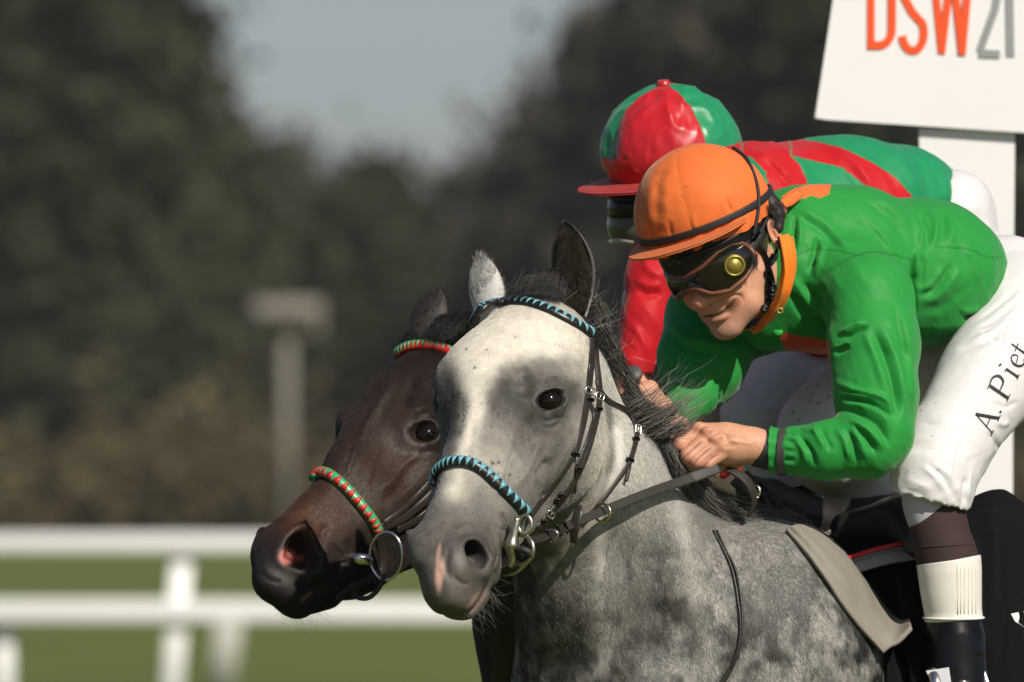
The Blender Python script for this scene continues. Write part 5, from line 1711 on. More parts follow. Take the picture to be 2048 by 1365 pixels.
for c in ((1361, 889), (1377, 912), (1394, 923), (1414, 927), (1398, 857), (1417, 867), (1433, 881)):
    paint_blob(aV, aC, c, (12, 11), (0.56, 0.235, 0.16), .55, hard=.4)
for p in ([(1404, 884), (1384, 900), (1366, 918)], [(1422, 896), (1402, 912), (1386, 930)], [(1437, 908), (1420, 920), (1406, 936)]):
    paint_line(aV, aC, p, 2.4, (0.15, 0.05, 0.035), .75); stroke(aV, aN, p, 3.2, -2.5)  # shade in the gaps between the fingers, painted into the skin
# right hand behind the mane
v = Vol((1230, 730, 380), (1400, 930, 600), 2.4)
v.chain([(1350, 850, 470, 30), (1318, 822, 470, 30), (1300, 800, 470, 26)], 8)
for f_ in ([(1300, 778, 462, 18), (1276, 786, 448, 15), (1284, 806, 470, 13)], [(1312, 794, 448, 17), (1290, 810, 436, 14), (1298, 826, 460, 12)], [(1324, 812, 444, 16), (1304, 828, 432, 13), (1312, 842, 452, 12)], [(1334, 830, 444, 14), (1318, 846, 434, 12), (1324, 858, 452, 11)]):
    v.chain(f_, 3)
v.chain([(1310, 800, 500, 16), (1290, 772, 480, 13), (1282, 760, 470, 11)], 4)
v.ell((1338, 880, 455), (13, 9, 12), 3)
rV, rF = v.mesh(1)
NB = coarse_body([[(1580, 560, 600, 60), (1640, 550, 660, 85), (1760, 530, 760, 110), (1930, 560, 900, 105)],
                  [(1600, 560, 600, 60), (1730, 590, 430, 58), (1752, 790, 330, 44), (1762, 880, 280, 40), (1650, 905, 285, 34), (1560, 900, 285, 28)],
                  [(1560, 560, 660, 60), (1430, 620, 690, 55), (1405, 745, 580, 42), (1385, 800, 520, 38), (1345, 845, 470, 28)],
                  [(1940, 600, 880, 90), (2030, 660, 760, 80), (1875, 950, 400, 50), (1878, 1050, 375, 38), (1905, 1260, 380, 38), (1912, 1420, 385, 34), (1850, 1445, 300, 34)],
                  [(1920, 600, 960, 90), (1780, 730, 900, 76), (1668, 872, 755, 56), (1722, 985, 840, 42), (1780, 1180, 900, 40), (1780, 1330, 910, 36), (1700, 1380, 840, 34)]])
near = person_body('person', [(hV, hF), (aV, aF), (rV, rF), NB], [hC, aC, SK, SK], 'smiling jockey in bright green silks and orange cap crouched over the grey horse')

# jersey of the near rider
v = Vol((1230, 330, 120), (2060, 1000, 1010), 3.0)
v.ell((1590, 545, 590), (150, 150, 170), 40)
v.ell((1700, 545, 640), (160, 165, 170), 60)
v.ell((1850, 545, 720), (150, 150, 170), 60)
v.ell((1925, 545, 770), (88, 100, 130), 40)
v.cone((1600, 470, 560), (1720, 470, 600), 98, 92, 40)
v.chain([(1600, 600, 560, 110), (1540, 630, 540, 70)], 30)
v.chain([(1700, 560, 470, 88), (1738, 600, 420, 88), (1748, 690, 370, 90), (1752, 790, 320, 82), (1755, 855, 290, 72)], 22)         # left upper arm
v.chain([(1752, 872, 285, 76), (1735, 885, 270, 71), (1650, 902, 265, 57), (1590, 902, 275, 46), (1550, 902, 282, 43)], 16)
v.chain([(1540, 600, 640, 105), (1430, 640, 660, 96), (1405, 720, 600, 88), (1400, 745, 580, 78)], 24)                             # right upper arm
v.chain([(1405, 740, 570, 68), (1385, 790, 520, 50), (1350, 835, 480, 34)], 12)
v.ell((1895, 560, 740), (100, 105, 140), 30)
jV, jF = v.mesh(2); jN = normals(jV, jF)
jV0 = jV.copy()
st = lambda *a, **k: stroke(jV, jN, *a, **k)
left = dict(drange=(0, 520))
# back and yoke folds
st([(1578, 413), (1639, 440), (1697, 496)], 13, 6); st([(1585, 428), (1640, 458), (1690, 510)], 11, -5)
st([(1590, 428), (1589, 465), (1588, 505)], 5, -11); st([(1601, 430), (1600, 470), (1596, 510)], 8, 6)
st([(1636, 470), (1631, 498), (1616, 552)], 6, -11); st([(1648, 478), (1643, 505), (1630, 560)], 9, 6)
st([(1735, 388), (1795, 425), (1830, 470)], 11, 6); st([(1725, 398), (1785, 440), (1818, 490)], 10, -5)
st([(1818, 420), (1838, 460), (1846, 505)], 8, 6); st([(1832, 418), (1852, 460), (1856, 505)], 7, -5)
st([(1848, 415), (1870, 445), (1866, 500)], 8, 7); st([(1878, 415), (1888, 450), (1880, 490)], 7, -4)
st([(1895, 425), (1905, 460), (1895, 495)], 8, 4)
st([(1720, 440), (1765, 470), (1800, 520)], 12, 3.5); st([(1700, 430), (1745, 460), (1785, 520)], 9, -3)
# armpit and side
st([(1834, 495), (1833, 530), (1831, 560)], 7, 8); st([(1826, 500), (1826, 570), (1830, 640)], 6, -12)
st([(1845, 505), (1846, 545), (1838, 580)], 6, -6)
st([(1831, 606), (1878, 592), (1932, 525)], 10, 6); st([(1831, 596), (1870, 578), (1910, 520)], 7, -6)
st([(1831, 582), (1862, 568), (1890, 530)], 7, 5); st([(1835, 622), (1885, 615), (1945, 560)], 12, -5)
st([(1925, 634), (1940, 637), (1958, 632)], 7, -11); st([(1915, 620), (1940, 622), (1965, 615)], 8, 5)
st([(1850, 660), (1900, 655), (1940, 640)], 14, 4); st([(1930, 480), (1950, 520), (1965, 580)], 14, 4); st([(1910, 470), (1925, 510), (1930, 560)], 12, -3)
st([(1960, 470), (1985, 520), (1985, 580)], 10, 3)
# sleeve
st([(1735, 640), (1710, 652), (1674, 671)], 7, 8, **left); st([(1738, 650), (1712, 664), (1676, 682)], 6, -11, **left)
st([(1700, 690), (1685, 700), (1668, 708)], 6, -7, **left); st([(1702, 680), (1688, 690), (1668, 698)], 5, 5, **left)
st([(1739, 646), (1760, 690), (1777, 730), (1791, 790), (1793, 850)], 9, -13, **left)
st([(1722, 655), (1744, 700), (1760, 745), (1772, 790)], 10, 6, **left)
st([(1757, 640), (1780, 690), (1797, 740), (1806, 800), (1806, 860)], 10, 8, **left)
st([(1800, 600), (1818, 680), (1822, 760), (1818, 830)], 10, 5, **left); st([(1786, 600), (1806, 680), (1814, 750)], 9, -6, **left)
st([(1666, 762), (1708, 779), (1766, 797), (1792, 832)], 7, 9, **left); st([(1670, 793), (1735, 806), (1776, 828), (1793, 850)], 7, -13, **left)
st([(1668, 783), (1710, 792), (1750, 800)], 5, 5, **left)
st([(1684, 805), (1729, 815), (1768, 838), (1785, 875)], 8, 9, **left); st([(1672, 826), (1708, 823), (1755, 849), (1785, 902)], 7, -12, **left)
st([(1690, 836), (1739, 864), (1773, 908)], 8, 8, **left); st([(1702, 845), (1729, 873), (1756, 914)], 6, -10, **left)
st([(1700, 852), (1722, 885), (1736, 925)], 8, 6, **left); st([(1690, 852), (1706, 890), (1716, 938)], 6, -7, **left)
st([(1668, 852), (1690, 885), (1700, 930)], 8, 5, **left)
st([(1594, 868), (1622, 904), (1630, 940)], 6, -8, **left); st([(1582, 868), (1606, 900), (1616, 938)], 8, 6, **left)
st([(1640, 852), (1650, 880), (1668, 905)], 8, -6, **left); st([(1625, 850), (1636, 872), (1655, 900)], 8, 6, **left)
st([(1600, 858), (1618, 862), (1638, 858)], 6, 5, **left)
for a in range(9): st([(1562 + (a % 3) * 5, 866 + a * 9), (1578 + (a % 3) * 6, 867 + a * 9), (1592, 872 + a * 8)], 4, -3 + (a % 2) * 5, **left)
st([(1640, 600), (1690, 560), (1740, 540)], 30, 4, **left)
st([(1660, 640), (1668, 700), (1666, 760)], 10, 4, **left)
# chest and right sleeve
right = dict(drange=(300, 900))
st([(1560, 560), (1600, 620), (1640, 660)], 10, -7); st([(1580, 545), (1620, 610), (1660, 650)], 10, 6)
st([(1600, 560), (1635, 600), (1660, 625)], 8, -7)
for p, w_, a_ in (([(1330, 640), (1380, 680), (1450, 690)], 10, 6), ([(1325, 660), (1380, 700), (1460, 705)], 9, -7), ([(1310, 690), (1360, 730), (1440, 740)], 10, 6),
                  ([(1400, 640), (1460, 660), (1520, 660)], 12, 5), ([(1395, 655), (1460, 678), (1530, 676)], 9, -6), ([(1300, 710), (1350, 755), (1410, 775)], 9, -5)):
    st(p, w_, a_, **right)
# fine crumple of thin silk
jN2 = normals(jV, jF)
foldn = ridged((jV + 14 * np.stack([fbm(jV, 90, 2, 61), fbm(jV, 90, 2, 62), fbm(jV, 90, 2, 63)], 1)) @ np.array([[.8, .6, 0], [-.6, .8, 0], [0, 0, 1]]) * np.array([1.5, .55, 1]), 62, 2, 33)
jV += jN2 * (2.3 * (foldn - .5) * (0.55 + 0.45 * np.clip(fbm(jV, 150, 2, 8) * 2, -1, 1)) + 1.3 * fbm(jV, 40, 3, 9) + 0.8 * fbm((jV @ np.array([[.8, .6, 0], [-.6, .8, 0], [0, 0, 1]])) * np.array([2.2, .7, 1]), 26, 2, 5))[:, None]
jC = np.ones((len(jV), 3)) * GREEN
m = in_poly(jV, [(1560, 395), (1590, 376), (1650, 362), (1662, 366), (1659, 388), (1640, 397), (1622, 391), (1608, 398), (1580, 395)]) & (jN[:, 2] < 0.3)
jC[m] = ORANGE
m = in_poly(jV, [(1556, 664), (1600, 672), (1640, 678), (1668, 690), (1664, 742), (1640, 736), (1600, 716), (1570, 700)]) & (jV[:, 2] > 330)
jC[m] = np.array([0.55, 0.075, 0.03])
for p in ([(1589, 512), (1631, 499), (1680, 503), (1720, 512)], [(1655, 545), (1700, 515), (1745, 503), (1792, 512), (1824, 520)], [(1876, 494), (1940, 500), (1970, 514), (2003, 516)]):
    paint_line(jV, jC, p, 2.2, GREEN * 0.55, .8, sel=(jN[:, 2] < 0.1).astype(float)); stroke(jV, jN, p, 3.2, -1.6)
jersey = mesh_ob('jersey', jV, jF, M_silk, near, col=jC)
jS = Surf(jV, jN)
M_seam = mat('green_seam', (0.016, 0.20, 0.036), 0.6)
def seam(pts, surf=jS, par=jersey, m=M_seam, r=0.9, lift=1.0):
    P, Nn = surf.drape(pts, lift, n=40)
    V, F = tube(P, r, 6); return mesh_ob('seam', V, F, m, par)
# chest button
z, n_ = jS.at(1556, 664)
V, F = tube(np.array([(1556, 662, z + 1), (1556, 662, z - 3)]), [11, 9], 16, n=4); mesh_ob('button', V, F, mat('green_button', (0.03, 0.42, 0.06), 0.4), jersey)

# cuffs
def cuff(name, a, b2, ra, rb, m, par, ripple=0.0, n=14, ns=30, seed=0):
    a, b2 = np.array(a, float), np.array(b2, float)
    P = np.array([a + (b2 - a) * t for t in np.linspace(0, 1, n)])
    V, F = tube(P, np.linspace(ra, rb, n), ns)
    if ripple:
        c = V[:-2].reshape(n, ns, 3); r = np.random.default_rng(seed)
        ph = np.linspace(0, 2 * np.pi, ns, endpoint=False)
        for i in range(n):
            w = ripple * (np.sin(ph * 7 + i * .5) * .5 + r.normal(size=ns) * .35)
            c[i] = P[i] + (c[i] - P[i]) * (1 + w / max(ra, rb))[:, None]
        V[:-2] = c.reshape(-1, 3)
    return mesh_ob(name, V, F, m, par)
cuff('knit_cuff', (1552, 902, 282), (1508, 896, 274), 43, 37, M_black, near)
cuff('elastic_band', (1575, 903, 279), (1559, 902, 281), 50, 49, mat('grey_rubber_band', (0.05, 0.048, 0.045), .4), near)
V, F = tube(np.array([(1560, 902, 281), (1550, 902, 282), (1541, 902, 283)]), [45, 46, 48], 40, n=8)
r = np.random.default_rng(3); cc = np.array([1550, 902, 282.])
V = cc + (V - cc) * (1 + 0.045 * np.sin(np.arctan2(V[:, 1] - 902, V[:, 2] - 282) * 11) * np.clip((1556 - V[:, 0]) / 14, 0, 1))[:, None]
mesh_ob('sleeve_frill', V, F, M_silk, near, col=np.ones((len(V), 3)) * GREEN)

# cap, helmet, visor
def cap_mesh(c, hd, R_, low=0.0, panels=6, puff=5.0, seed=1, crumple=4.0, hgt=1.0, phase=30.0, nphi=180, nth=70, rim=104, rx=(1, 1)):
    phi = np.linspace(0, 2 * np.pi, nphi, endpoint=False); th = np.linspace(0.0, math.radians(rim), nth)
    Ph, Th = np.meshgrid(phi, th)
    rad = np.ones_like(Ph) * R_
    d = np.abs(np.sin((Ph - math.radians(phase)) * panels / 2))
    rad += puff * (d ** 0.5 - 0.6) * np.sin(Th)
    rad *= 1 - 0.03 * np.clip((Th - math.radians(84)) / 0.3, 0, 1) ** 2
    D = np.cos(Ph)[..., None] * np.sin(Th)[..., None] * hd.f * rx[0] + np.sin(Ph)[..., None] * np.sin(Th)[..., None] * hd.s * rx[1] + np.cos(Th)[..., None] * hd.u * hgt
    V = (np.array(c, float) + D * rad[..., None]).reshape(-1, 3)
    Nn = D.reshape(-1, 3); Nn = Nn / np.linalg.norm(Nn, axis=1)[:, None]
    return V, Nn, Ph.ravel(), Th.ravel(), grid_faces(nth, nphi)
def grid_faces(n, m, closed=True):
    i, j = np.meshgrid(np.arange(n - 1), np.arange(m if closed else m - 1), indexing='ij')
    j2 = (j + 1) % m
    return np.stack([i * m + j, (i + 1) * m + j, (i + 1) * m + j2, i * m + j2], -1).reshape(-1, 4)
CAPC = np.array([1407, 426, 395.])
NC = Head((1440, 500, 400), (-0.58, 0.37, -0.72), (-0.37, -0.92, -0.19))
V, Nn, Ph, Th, F = cap_mesh(CAPC, NC, 139, puff=3.0, rim=103)
# puckers along the front seam and above the elastic
dphi = np.abs((np.degrees(Ph) + 180) % 360 - 180)
V += Nn * (1.8 * fbm(V, 45, 2, 4))[:, None]
stroke(V, Nn, [(1344, 310), (1318, 360), (1314, 420), (1318, 480)], 7, -1.3); stroke(V, Nn, [(1312, 340), (1300, 400), (1302, 470)], 10, 2); stroke(V, Nn, [(1334, 350), (1332, 400), (1334, 470)], 10, 2)
for k_ in range(7):
    y = 345 + k_ * 19; stroke(V, Nn, [(1300 + (k_ % 2) * 4, y), (1318, y + 6), (1340, y + (k_ % 3) * 4)], 6, 0.9 if k_ % 2 else -0.9)
for k_, (x, y) in enumerate([(1448, 420), (1456, 418), (1462, 410), (1476, 412), (1290, 462), (1300, 470), (1388, 452), (1340, 465)]):
    stroke(V, Nn, [(x - 4, y - 26), (x, y - 8), (x + 5, y + 10)], 3.5, (-4 if k_ % 2 else 3.5))
stroke(V, Nn, [(1374, 288), (1410, 310), (1440, 360), (1450, 410)], 2.4, -2.0)
capC = np.ones((len(V), 3)) * ORANGE * (1 + 0.05 * fbm(V, 18, 2, 6))[:, None]
r = np.random.default_rng(8)
for _ in range(5): paint_blob(V, capC, (r.uniform(1275, 1480), r.uniform(340, 480)), r.uniform(1.2, 2.6), (0.20, 0.06, 0.02), .8)
cap = mesh_ob('cap', V, F, M_cap, near, col=capC)
def on_cap(c, hd, R_, phi, th): 
    phi, th = np.radians(np.asarray(phi, float)), np.radians(np.asarray(th, float))
    return np.array(c) + np.asarray(R_, float)[..., None] * (np.cos(phi)[..., None] * np.sin(th)[..., None] * hd.f + np.sin(phi)[..., None] * np.sin(th)[..., None] * hd.s + np.cos(th)[..., None] * hd.u)
def cap_strap(name, c, hd, R_, phis, ths, w, m, par, n=60, flat=0.25):
    k = np.linspace(0, len(phis) - 1, n); ph = np.interp(k, range(len(phis)), phis); t_ = np.interp(k, range(len(ths)), ths)
    P = on_cap(c, hd, R_, ph, t_); Nn = (P - np.array(c)); Nn /= np.linalg.norm(Nn, axis=1)[:, None]
    V, F = tube(P, w, 10, up=Nn, flat=flat, square=.4)
    return mesh_ob(name, V, F, m, par)
cap_strap('elastic_band', CAPC, NC, 141.5, list(range(-180, 181, 20)), [92 for a in range(-180, 181, 20)], 7.5, M_black, cap, 120)
# gathered hem below the elastic
nphi = 200; phi = np.linspace(0, 360, nphi, endpoint=False); r = np.random.default_rng(5)
rows = []
wv = fbm(np.c_[phi, phi * 0, phi * 0], 14, 2, 3)
for k_, t_ in enumerate((93, 96, 99, 103, 107)):
    rows.append(on_cap(CAPC, NC, 138 + (k_ * 1.2) * (1 + wv * .8) + wv * 3, phi, t_ + 0 * phi))
    rows[-1] = np.array(CAPC) + (rows[-1] - np.array(CAPC)) * (1 + 0.012 * np.sin(np.radians(phi) * 23 + k_))[:, None]
V = np.vstack(rows); mesh_ob('cap_hem', V, grid_faces(5, nphi), M_cap, cap, col=np.ones((len(V), 3)) * ORANGE * 0.95)
# visor
def visor(c, hd, R_, reach, drop, m, par, col, span=78, t0=93, name='visor', asym=0.0):
    nP, nR = 60, 10; top = []; bot = []
    for i in range(nR):
        t = i / (nR - 1)
        ph = np.linspace(-span, span, nP)
        ext = reach * np.cos(np.radians(ph) * 90 / span) ** 0.55 * (1 + asym * np.sin(np.radians(ph)))
        base = on_cap(c, hd, R_ - 2, ph, t0 + 0 * ph)
        out = np.cos(np.radians(ph))[:, None] * hd.f + np.sin(np.radians(ph))[:, None] * hd.s
        P = base + out * (ext * t)[:, None] - hd.u * (drop * t ** 1.3 * np.cos(np.radians(ph) * 90 / span) ** .4)[:, None]
        top.append(P); bot.append(P - hd.u * 4.5)
    V = np.vstack(top + bot); n0 = nP * nR
    A = grid_faces(nR, nP, False); B = A[:, ::-1] + n0
    ed = [(i, i + 1, n0 + i + 1, n0 + i) for i in range((nR - 1) * nP, nR * nP - 1)]
    return mesh_ob(name, V, np.vstack([A, B, np.array(ed)]), m, par, col=np.ones((len(V), 3)) * col)
visor(CAPC, NC, 138, 46, 6, M_cap, cap, ORANGE * 0.92, t0=97)
# helmet shell between visor and goggles
def wrap_patch(name, hd, al0, al1, top, bot, a, b2, m, par, bulge=0, n=50, k=10, thick=6, tilt=None):
    al = np.linspace(al0, al1, n); rows = []
    for j in range(k):
        t = j / (k - 1)
        vt = np.interp(al, *zip(*top)); vb = np.interp(al, *zip(*bot))
        rows.append(hd.wrap(al, vt * (1 - t) + vb * t, a, b2, bulge * math.sin(math.pi * t)))
    V = np.vstack(rows)
    c = hd.H
    V2 = V - (V - c) / np.linalg.norm(V - c, axis=1)[:, None] * thick
    A = grid_faces(k, n, False)
    idx = np.arange(k * n).reshape(k, n); ring = np.r_[idx[0], idx[1:, -1], idx[-1, -2::-1], idx[-2:0:-1, 0]]
    side = np.array([(ring[i], ring[(i + 1) % len(ring)], ring[(i + 1) % len(ring)] + k * n, ring[i] + k * n) for i in range(len(ring))])
    return mesh_ob(name, np.vstack([V, V2]), np.vstack([A[:, ::-1], A + k * n, side]), m, par), V.reshape(k, n, 3)
helm, HG = wrap_patch('helmet', NH, -100, 105, [(-100, 60), (0, 62), (105, 62)], [(-100, 8), (-50, 2), (0, -6), (40, 2), (75, 14), (105, 24)], 131, 112, M_helmet, near, 3)
for t_, w_ in ((0.55, 4.0),):
    P = HG[int(t_ * 9), 24:48]; P = P + (P - NH.H) * 0.02
    V, F = tube(P, w_, 8, n=40); mesh_ob('helmet_strap', V, F, M_black, near)
# small lettering on the helmet
M_tiny = mat('faint_grey_print', (0.16, 0.15, 0.13), 0.5)
def helm_pt(x, y):
    q = HG.reshape(-1, 3); i = np.argmin((q[:, 0] - x) ** 2 + (q[:, 1] - y) ** 2); return q[i, 2]
for strokes in ([[(1340, 521), (1335, 521), (1334, 527), (1338, 530), (1341, 526), (1338, 525)]], [[(1345, 530), (1345, 519)], [(1345, 519), (1350, 520), (1350, 524), (1345, 525)]], [[(1360, 516), (1359, 528)], [(1359, 523), (1355, 523), (1354, 528), (1359, 528)]]):
    V, F = strokes_text(strokes, 1.8, 0, 1.0)
    V[:, 2] += np.array([helm_pt(x, y) - 4 for x, y in V[:, :2]]); mesh_ob('letter', V, F, M_tiny, helm, smooth=False)
# goggles
gtop = [(-72, 0), (-40, -4), (0, -8), (22, 4), (42, 22), (57, 26), (68, 18), (74, 2)]
gbot = [(-72, -28), (-55, -48), (-30, -52), (-8, -34), (8, -34), (22, -54), (40, -60), (60, -48), (76, -24)]
gog = empty('goggles_tmp', (0, 0, 0)); bpy.data.objects.remove(gog)
lens, LG = wrap_patch('goggles', NH, -72, 74, gtop, gbot, 130, 109, M_lens, near, 6, n=70, k=14)
border = np.vstack([LG[0], LG[1:, -1], LG[-1, -2::-1], LG[-2:0:-1, 0]])
V, F = tube(border[::2], 5.2, 10, closed=True); mesh_ob('goggle_frame', V, F, M_brown, lens)
bo = border[::2] + (NH.H - border[::2]) * 0.05 - NH.u * 2
V, F = tube(bo, 6.5, 10, closed=True); mesh_ob('goggle_padding', V, F, M_brown, lens)
dc = NH.wrap(np.array([52.0]), np.array([-15.0]), 130, 109, 8)[0]
nd = dc - NH.H; nd -= NH.u * (nd @ NH.u); nd /= np.linalg.norm(nd)
for rr, off, mm, nm in ((23, 0, M_gold, 'vent_disc'), (15, 3, M_gold, 'vent_cap')):
    V, F = tube(np.array([dc + nd * off, dc + nd * (off + 3.5)]), [rr, rr * .93], 28, n=4); mesh_ob(nm, V, F, mm, lens)
V, F = tube(ring_pts(dc + nd * 4.5, 19, nd, 30), 2.2, 8, closed=True); mesh_ob('vent_rim', V, F, M_gold, lens)
# goggle strap and harness
V, F = tube(NH.wrap(np.linspace(66, 118, 20), np.linspace(-8, 26, 20), 120, 104, 6), 9, 10, up=NH.wrap(np.linspace(66, 118, 20), np.linspace(0, 0, 20), 1, 1) - NH.H, flat=.3); mesh_ob('goggle_strap', V, F, M_black, lens)
har = [[(1466, 296, 380), (1474, 301, 360), (1495, 320, 330), (1512, 360, 282), (1518, 400, 280), (1514, 440, 288), (1507, 470, 296)], [(1538, 368, 380), (1545, 385, 350), (1548, 415, 294), (1534, 440, 292), (1520, 465, 294)]]
for p in har:
    p = catmull(np.array(p, float), 24)
    q2 = 142.5 ** 2 - (p[:, 0] - 1407) ** 2 - (p[:, 1] - 426) ** 2
    p[:, 2] = np.where(p[:, 1] < 450, 395 - np.sqrt(np.maximum(q2, 0)) - 1.5, p[:, 2])
    p[:, 2] = np.convolve(np.pad(p[:, 2], 3, mode='edge'), np.ones(7) / 7, 'valid')
    V, F = tube(p, 3.4, 8, n=40); mesh_ob('harness_cord', V, F, M_black, near)
def front(x, y, surf):
    return surf.at(x, y)[0]
hS = Surf(hV, hN)
for p, w in (([(1506, 462), (1512, 486), (1524, 508), (1534, 528)], 9), ([(1534, 528), (1546, 518), (1553, 502)], 8), ([(1532, 525), (1540, 550), (1545, 575), (1540, 600), (1526, 624)], 7), ([(1490, 500), (1502, 484), (1510, 470)], 8)):
    P = np.array([(x, y, min(front(x, y, hS), 420) - 6) for x, y in catmull(np.array(p, float), 16)])
    V, F = tube(P, w, 10, flat=.45); mesh_ob('chin_strap', V, F, M_black, near)
r = np.random.default_rng(4)
for (x, y) in [(1535, 548), (1541, 558), (1538, 567), (1546, 576), (1541, 586), (1545, 596), (1536, 606), (1530, 617)]:
    z = min(front(x, y, hS), 420) - 10
    V, F = tube(ring_pts((x, y, z), 6.5, (r.normal() * .4, r.normal() * .4, 1), 14), 2.6, 8, closed=True); mesh_ob('chain_link', V, F, M_helmet, near)
# hair behind the ear and sideburn
hg = [[(1536, 415, 335), (1550, 430, 325), (1556, 452, 325)], [(1545, 408, 360), (1560, 425, 350), (1564, 455, 350)], [(1552, 400, 400), (1566, 415, 390), (1572, 440, 390)]]
vh = Vol((1500, 370, 280), (1620, 500, 460), 3); vh.chain([(1538, 405, 375, 20), (1551, 430, 362, 19), (1556, 456, 352, 12)], 8)
Vh, Fh = vh.mesh(1); mesh_ob('hair', Vh, Fh, M_hair, near)
strands('hair_lock', hg, 160, 8, near, M_mane, lambda r, n: mane_col(r, n, 0.008, 0.05, 2), 41, rad=0.0003, jit=4, sprd=1.2, wild=.02)
sg2 = [[(1502, 512, 306), (1503, 530, 306), (1502, 548, 308)], [(1510, 508, 306), (1511, 525, 306), (1509, 545, 309)]]
strands('sideburn', sg2, 120, 6, near, M_mane, lambda r, n: mane_col(r, n, 0.015, 0.05, 2), 42, rad=0.0003, jit=3, sprd=2)
# orange collar
col_in = np.array([(1570, 474, 335), (1576, 505, 322), (1577, 545, 324), (1567, 590, 338), (1546, 622, 372), (1520, 645, 430), (1490, 640, 520), (1490, 560, 600), (1530, 470, 560), (1560, 425, 470), (1560, 430, 380)], float)
V, F = tube(col_in, 17, 18, up=np.array([0.75, -0.1, -0.65]), flat=0.55, closed=False, n=120)
ang_ = np.arctan2(V[:, 2] - 450, V[:, 0] - 1540)
tt_ = np.r_[np.tile(np.arange(18), 120), [0, 0]]
V += normals(V, np.array([f for f in F if len(f) == 4])) * (3.8 * np.sin(tt_ * 2 * np.pi / 18 * 5 + 1.2 * np.sin(V[:, 1] * .03)) + 1.5 * fbm(V, 22, 2, 31))[:, None]
mesh_ob('collar', V, F, M_silk, near, col=np.ones((len(V), 3)) * np.array([0.78, 0.20, 0.02]))
V, F = tube(col_in + np.array([-8, 2, 4]), 10, 12, up=np.array([0.75, -0.1, -0.65]), flat=0.6, n=80); mesh_ob('neck_band', V, F, M_black, near)
V, F = tube(np.array([(1600, 388, 480), (1578, 402, 440), (1560, 412, 415)]), [10, 12, 8], 12, flat=.5, n=16); mesh_ob('collar_tie', V, F, M_silk, near, col=np.ones((len(V), 3)) * ORANGE)
z0 = hS.at(1500, 640)[0]
V, F = tube(ring_pts((1560, 622, 335), 5, (0, 0, 1), 14), 2, 8, closed=True); mesh_ob('collar_stud', V, F, M_gold, near)

# breeches of the near rider
v = Vol((1470, 430, 250), (2200, 1080, 1150), 3.6)
v.chain([(2010, 590, 860, 120), (2040, 640, 780, 120), (1977, 760, 600, 101), (1895, 890, 440, 87), (1868, 950, 390, 84), (1864, 985, 375, 80)], 24)
v.chain([(1864, 985, 375, 80), (1864, 1030, 372, 76)], 8)
v.chain([(1960, 610, 960, 110), (1810, 730, 900, 105), (1668, 872, 755, 116)], 30)
v.chain([(1668, 890, 755, 88), (1700, 940, 800, 70), (1728, 968, 830, 62)], 20)
YY = v.ax[1][None, :, None]; XX = v.ax[0][:, None, None]; ZZ = v.ax[2][None, None, :]
wv_ = 2.0 * np.sin(XX * .21) + 1.4 * np.sin(XX * .53 + 1)
v.g = np.where(ZZ < 640, np.maximum(v.g, (YY - (1001 + 0.26 * (XX - 1855) + wv_)).astype(np.float32)), v.g)
bV, bF = v.mesh(2); bN = normals(bV, bF)
st = lambda *a, **k: stroke(bV, bN, *a, **k)
lg = dict(drange=(0, 680))
st([(1800, 960), (1830, 965), (1870, 985)], 7, 2.5, **lg); st([(1795, 975), (1830, 985), (1865, 1002)], 6, -2.5, **lg); st([(1790, 985), (1815, 1000), (1835, 1012)], 6, 2.5, **lg)
st([(1840, 930), (1870, 955), (1895, 990)], 7, 4, **lg); st([(1850, 925), (1885, 955), (1905, 995)], 6, -4.5, **lg)
st([(1880, 930), (1905, 960), (1920, 1000)], 6, 3.5, **lg); st([(1935, 950), (1928, 985), (1930, 1015)], 6, -5, **lg); st([(1948, 930), (1938, 970), (1938, 1010)], 6, 4, **lg)
st([(1820, 905), (1860, 900), (1910, 905)], 7, -3.5, **lg); st([(1830, 845), (1880, 850), (1930, 850)], 8, -2.5, **lg)
st([(1910, 700), (1955, 690), (2010, 660)], 8, -4); st([(1925, 690), (1975, 668), (2030, 630)], 6, 3.5); st([(1940, 660), (1990, 640), (2040, 600)], 5, -4)
st([(1955, 640), (2010, 600), (2045, 570)], 6, -4); st([(1960, 655), (2000, 690), (2030, 720)], 8, -2.5)
st([(1985, 800), (2010, 815), (2040, 800)], 6, -4); st([(1990, 840), (2005, 850), (2020, 840)], 7, 5); st([(1975, 860), (1990, 880), (2000, 905)], 6, -5)
for a in range(12):
    x = 1786 + a * 13; st([(x, 995), (x + 3, 1010), (x + 4, 1030)], 4.0, 2 if a % 2 else -2, **lg)
bN2 = normals(bV, bF)
kn = np.clip(1 - np.abs(bV[:, 1] - 960) / 90, 0, 1) + np.clip(1 - np.hypot(bV[:, 0] - 1990, bV[:, 1] - 620) / 130, 0, 1) + 0.35
bV += bN2 * (1.2 * fbm(bV, 35, 3, 12) + 2.6 * kn * (ridged((bV + 10 * np.stack([fbm(bV, 70, 2, 71), fbm(bV, 70, 2, 72), fbm(bV, 70, 2, 73)], 1)) @ np.array([[.85, .53, 0], [-.53, .85, 0], [0, 0, 1]]) * np.array([.5, 1.4, 1]), 55, 2, 41) - .5))[:, None]
bC = np.ones((len(bV), 3)) * WHITE
nearleg = bV[:, 2] < 690
r = np.random.default_rng(12)
for _ in range(14): paint_blob(bV, bC, (r.uniform(1810, 1880), r.uniform(700, 960)), r.uniform(1.2, 2.0), (0.2, 0.16, 0.13), .7)
for _ in range(14): paint_blob(bV, bC, (r.uniform(1570, 1665), r.uniform(740, 850)), r.uniform(1.2, 3.2), (0.16, 0.15, 0.14), .75)
paint_blob(bV, bC, (1840, 885), (26, 8), (0.5, 0.45, 0.38), .4)
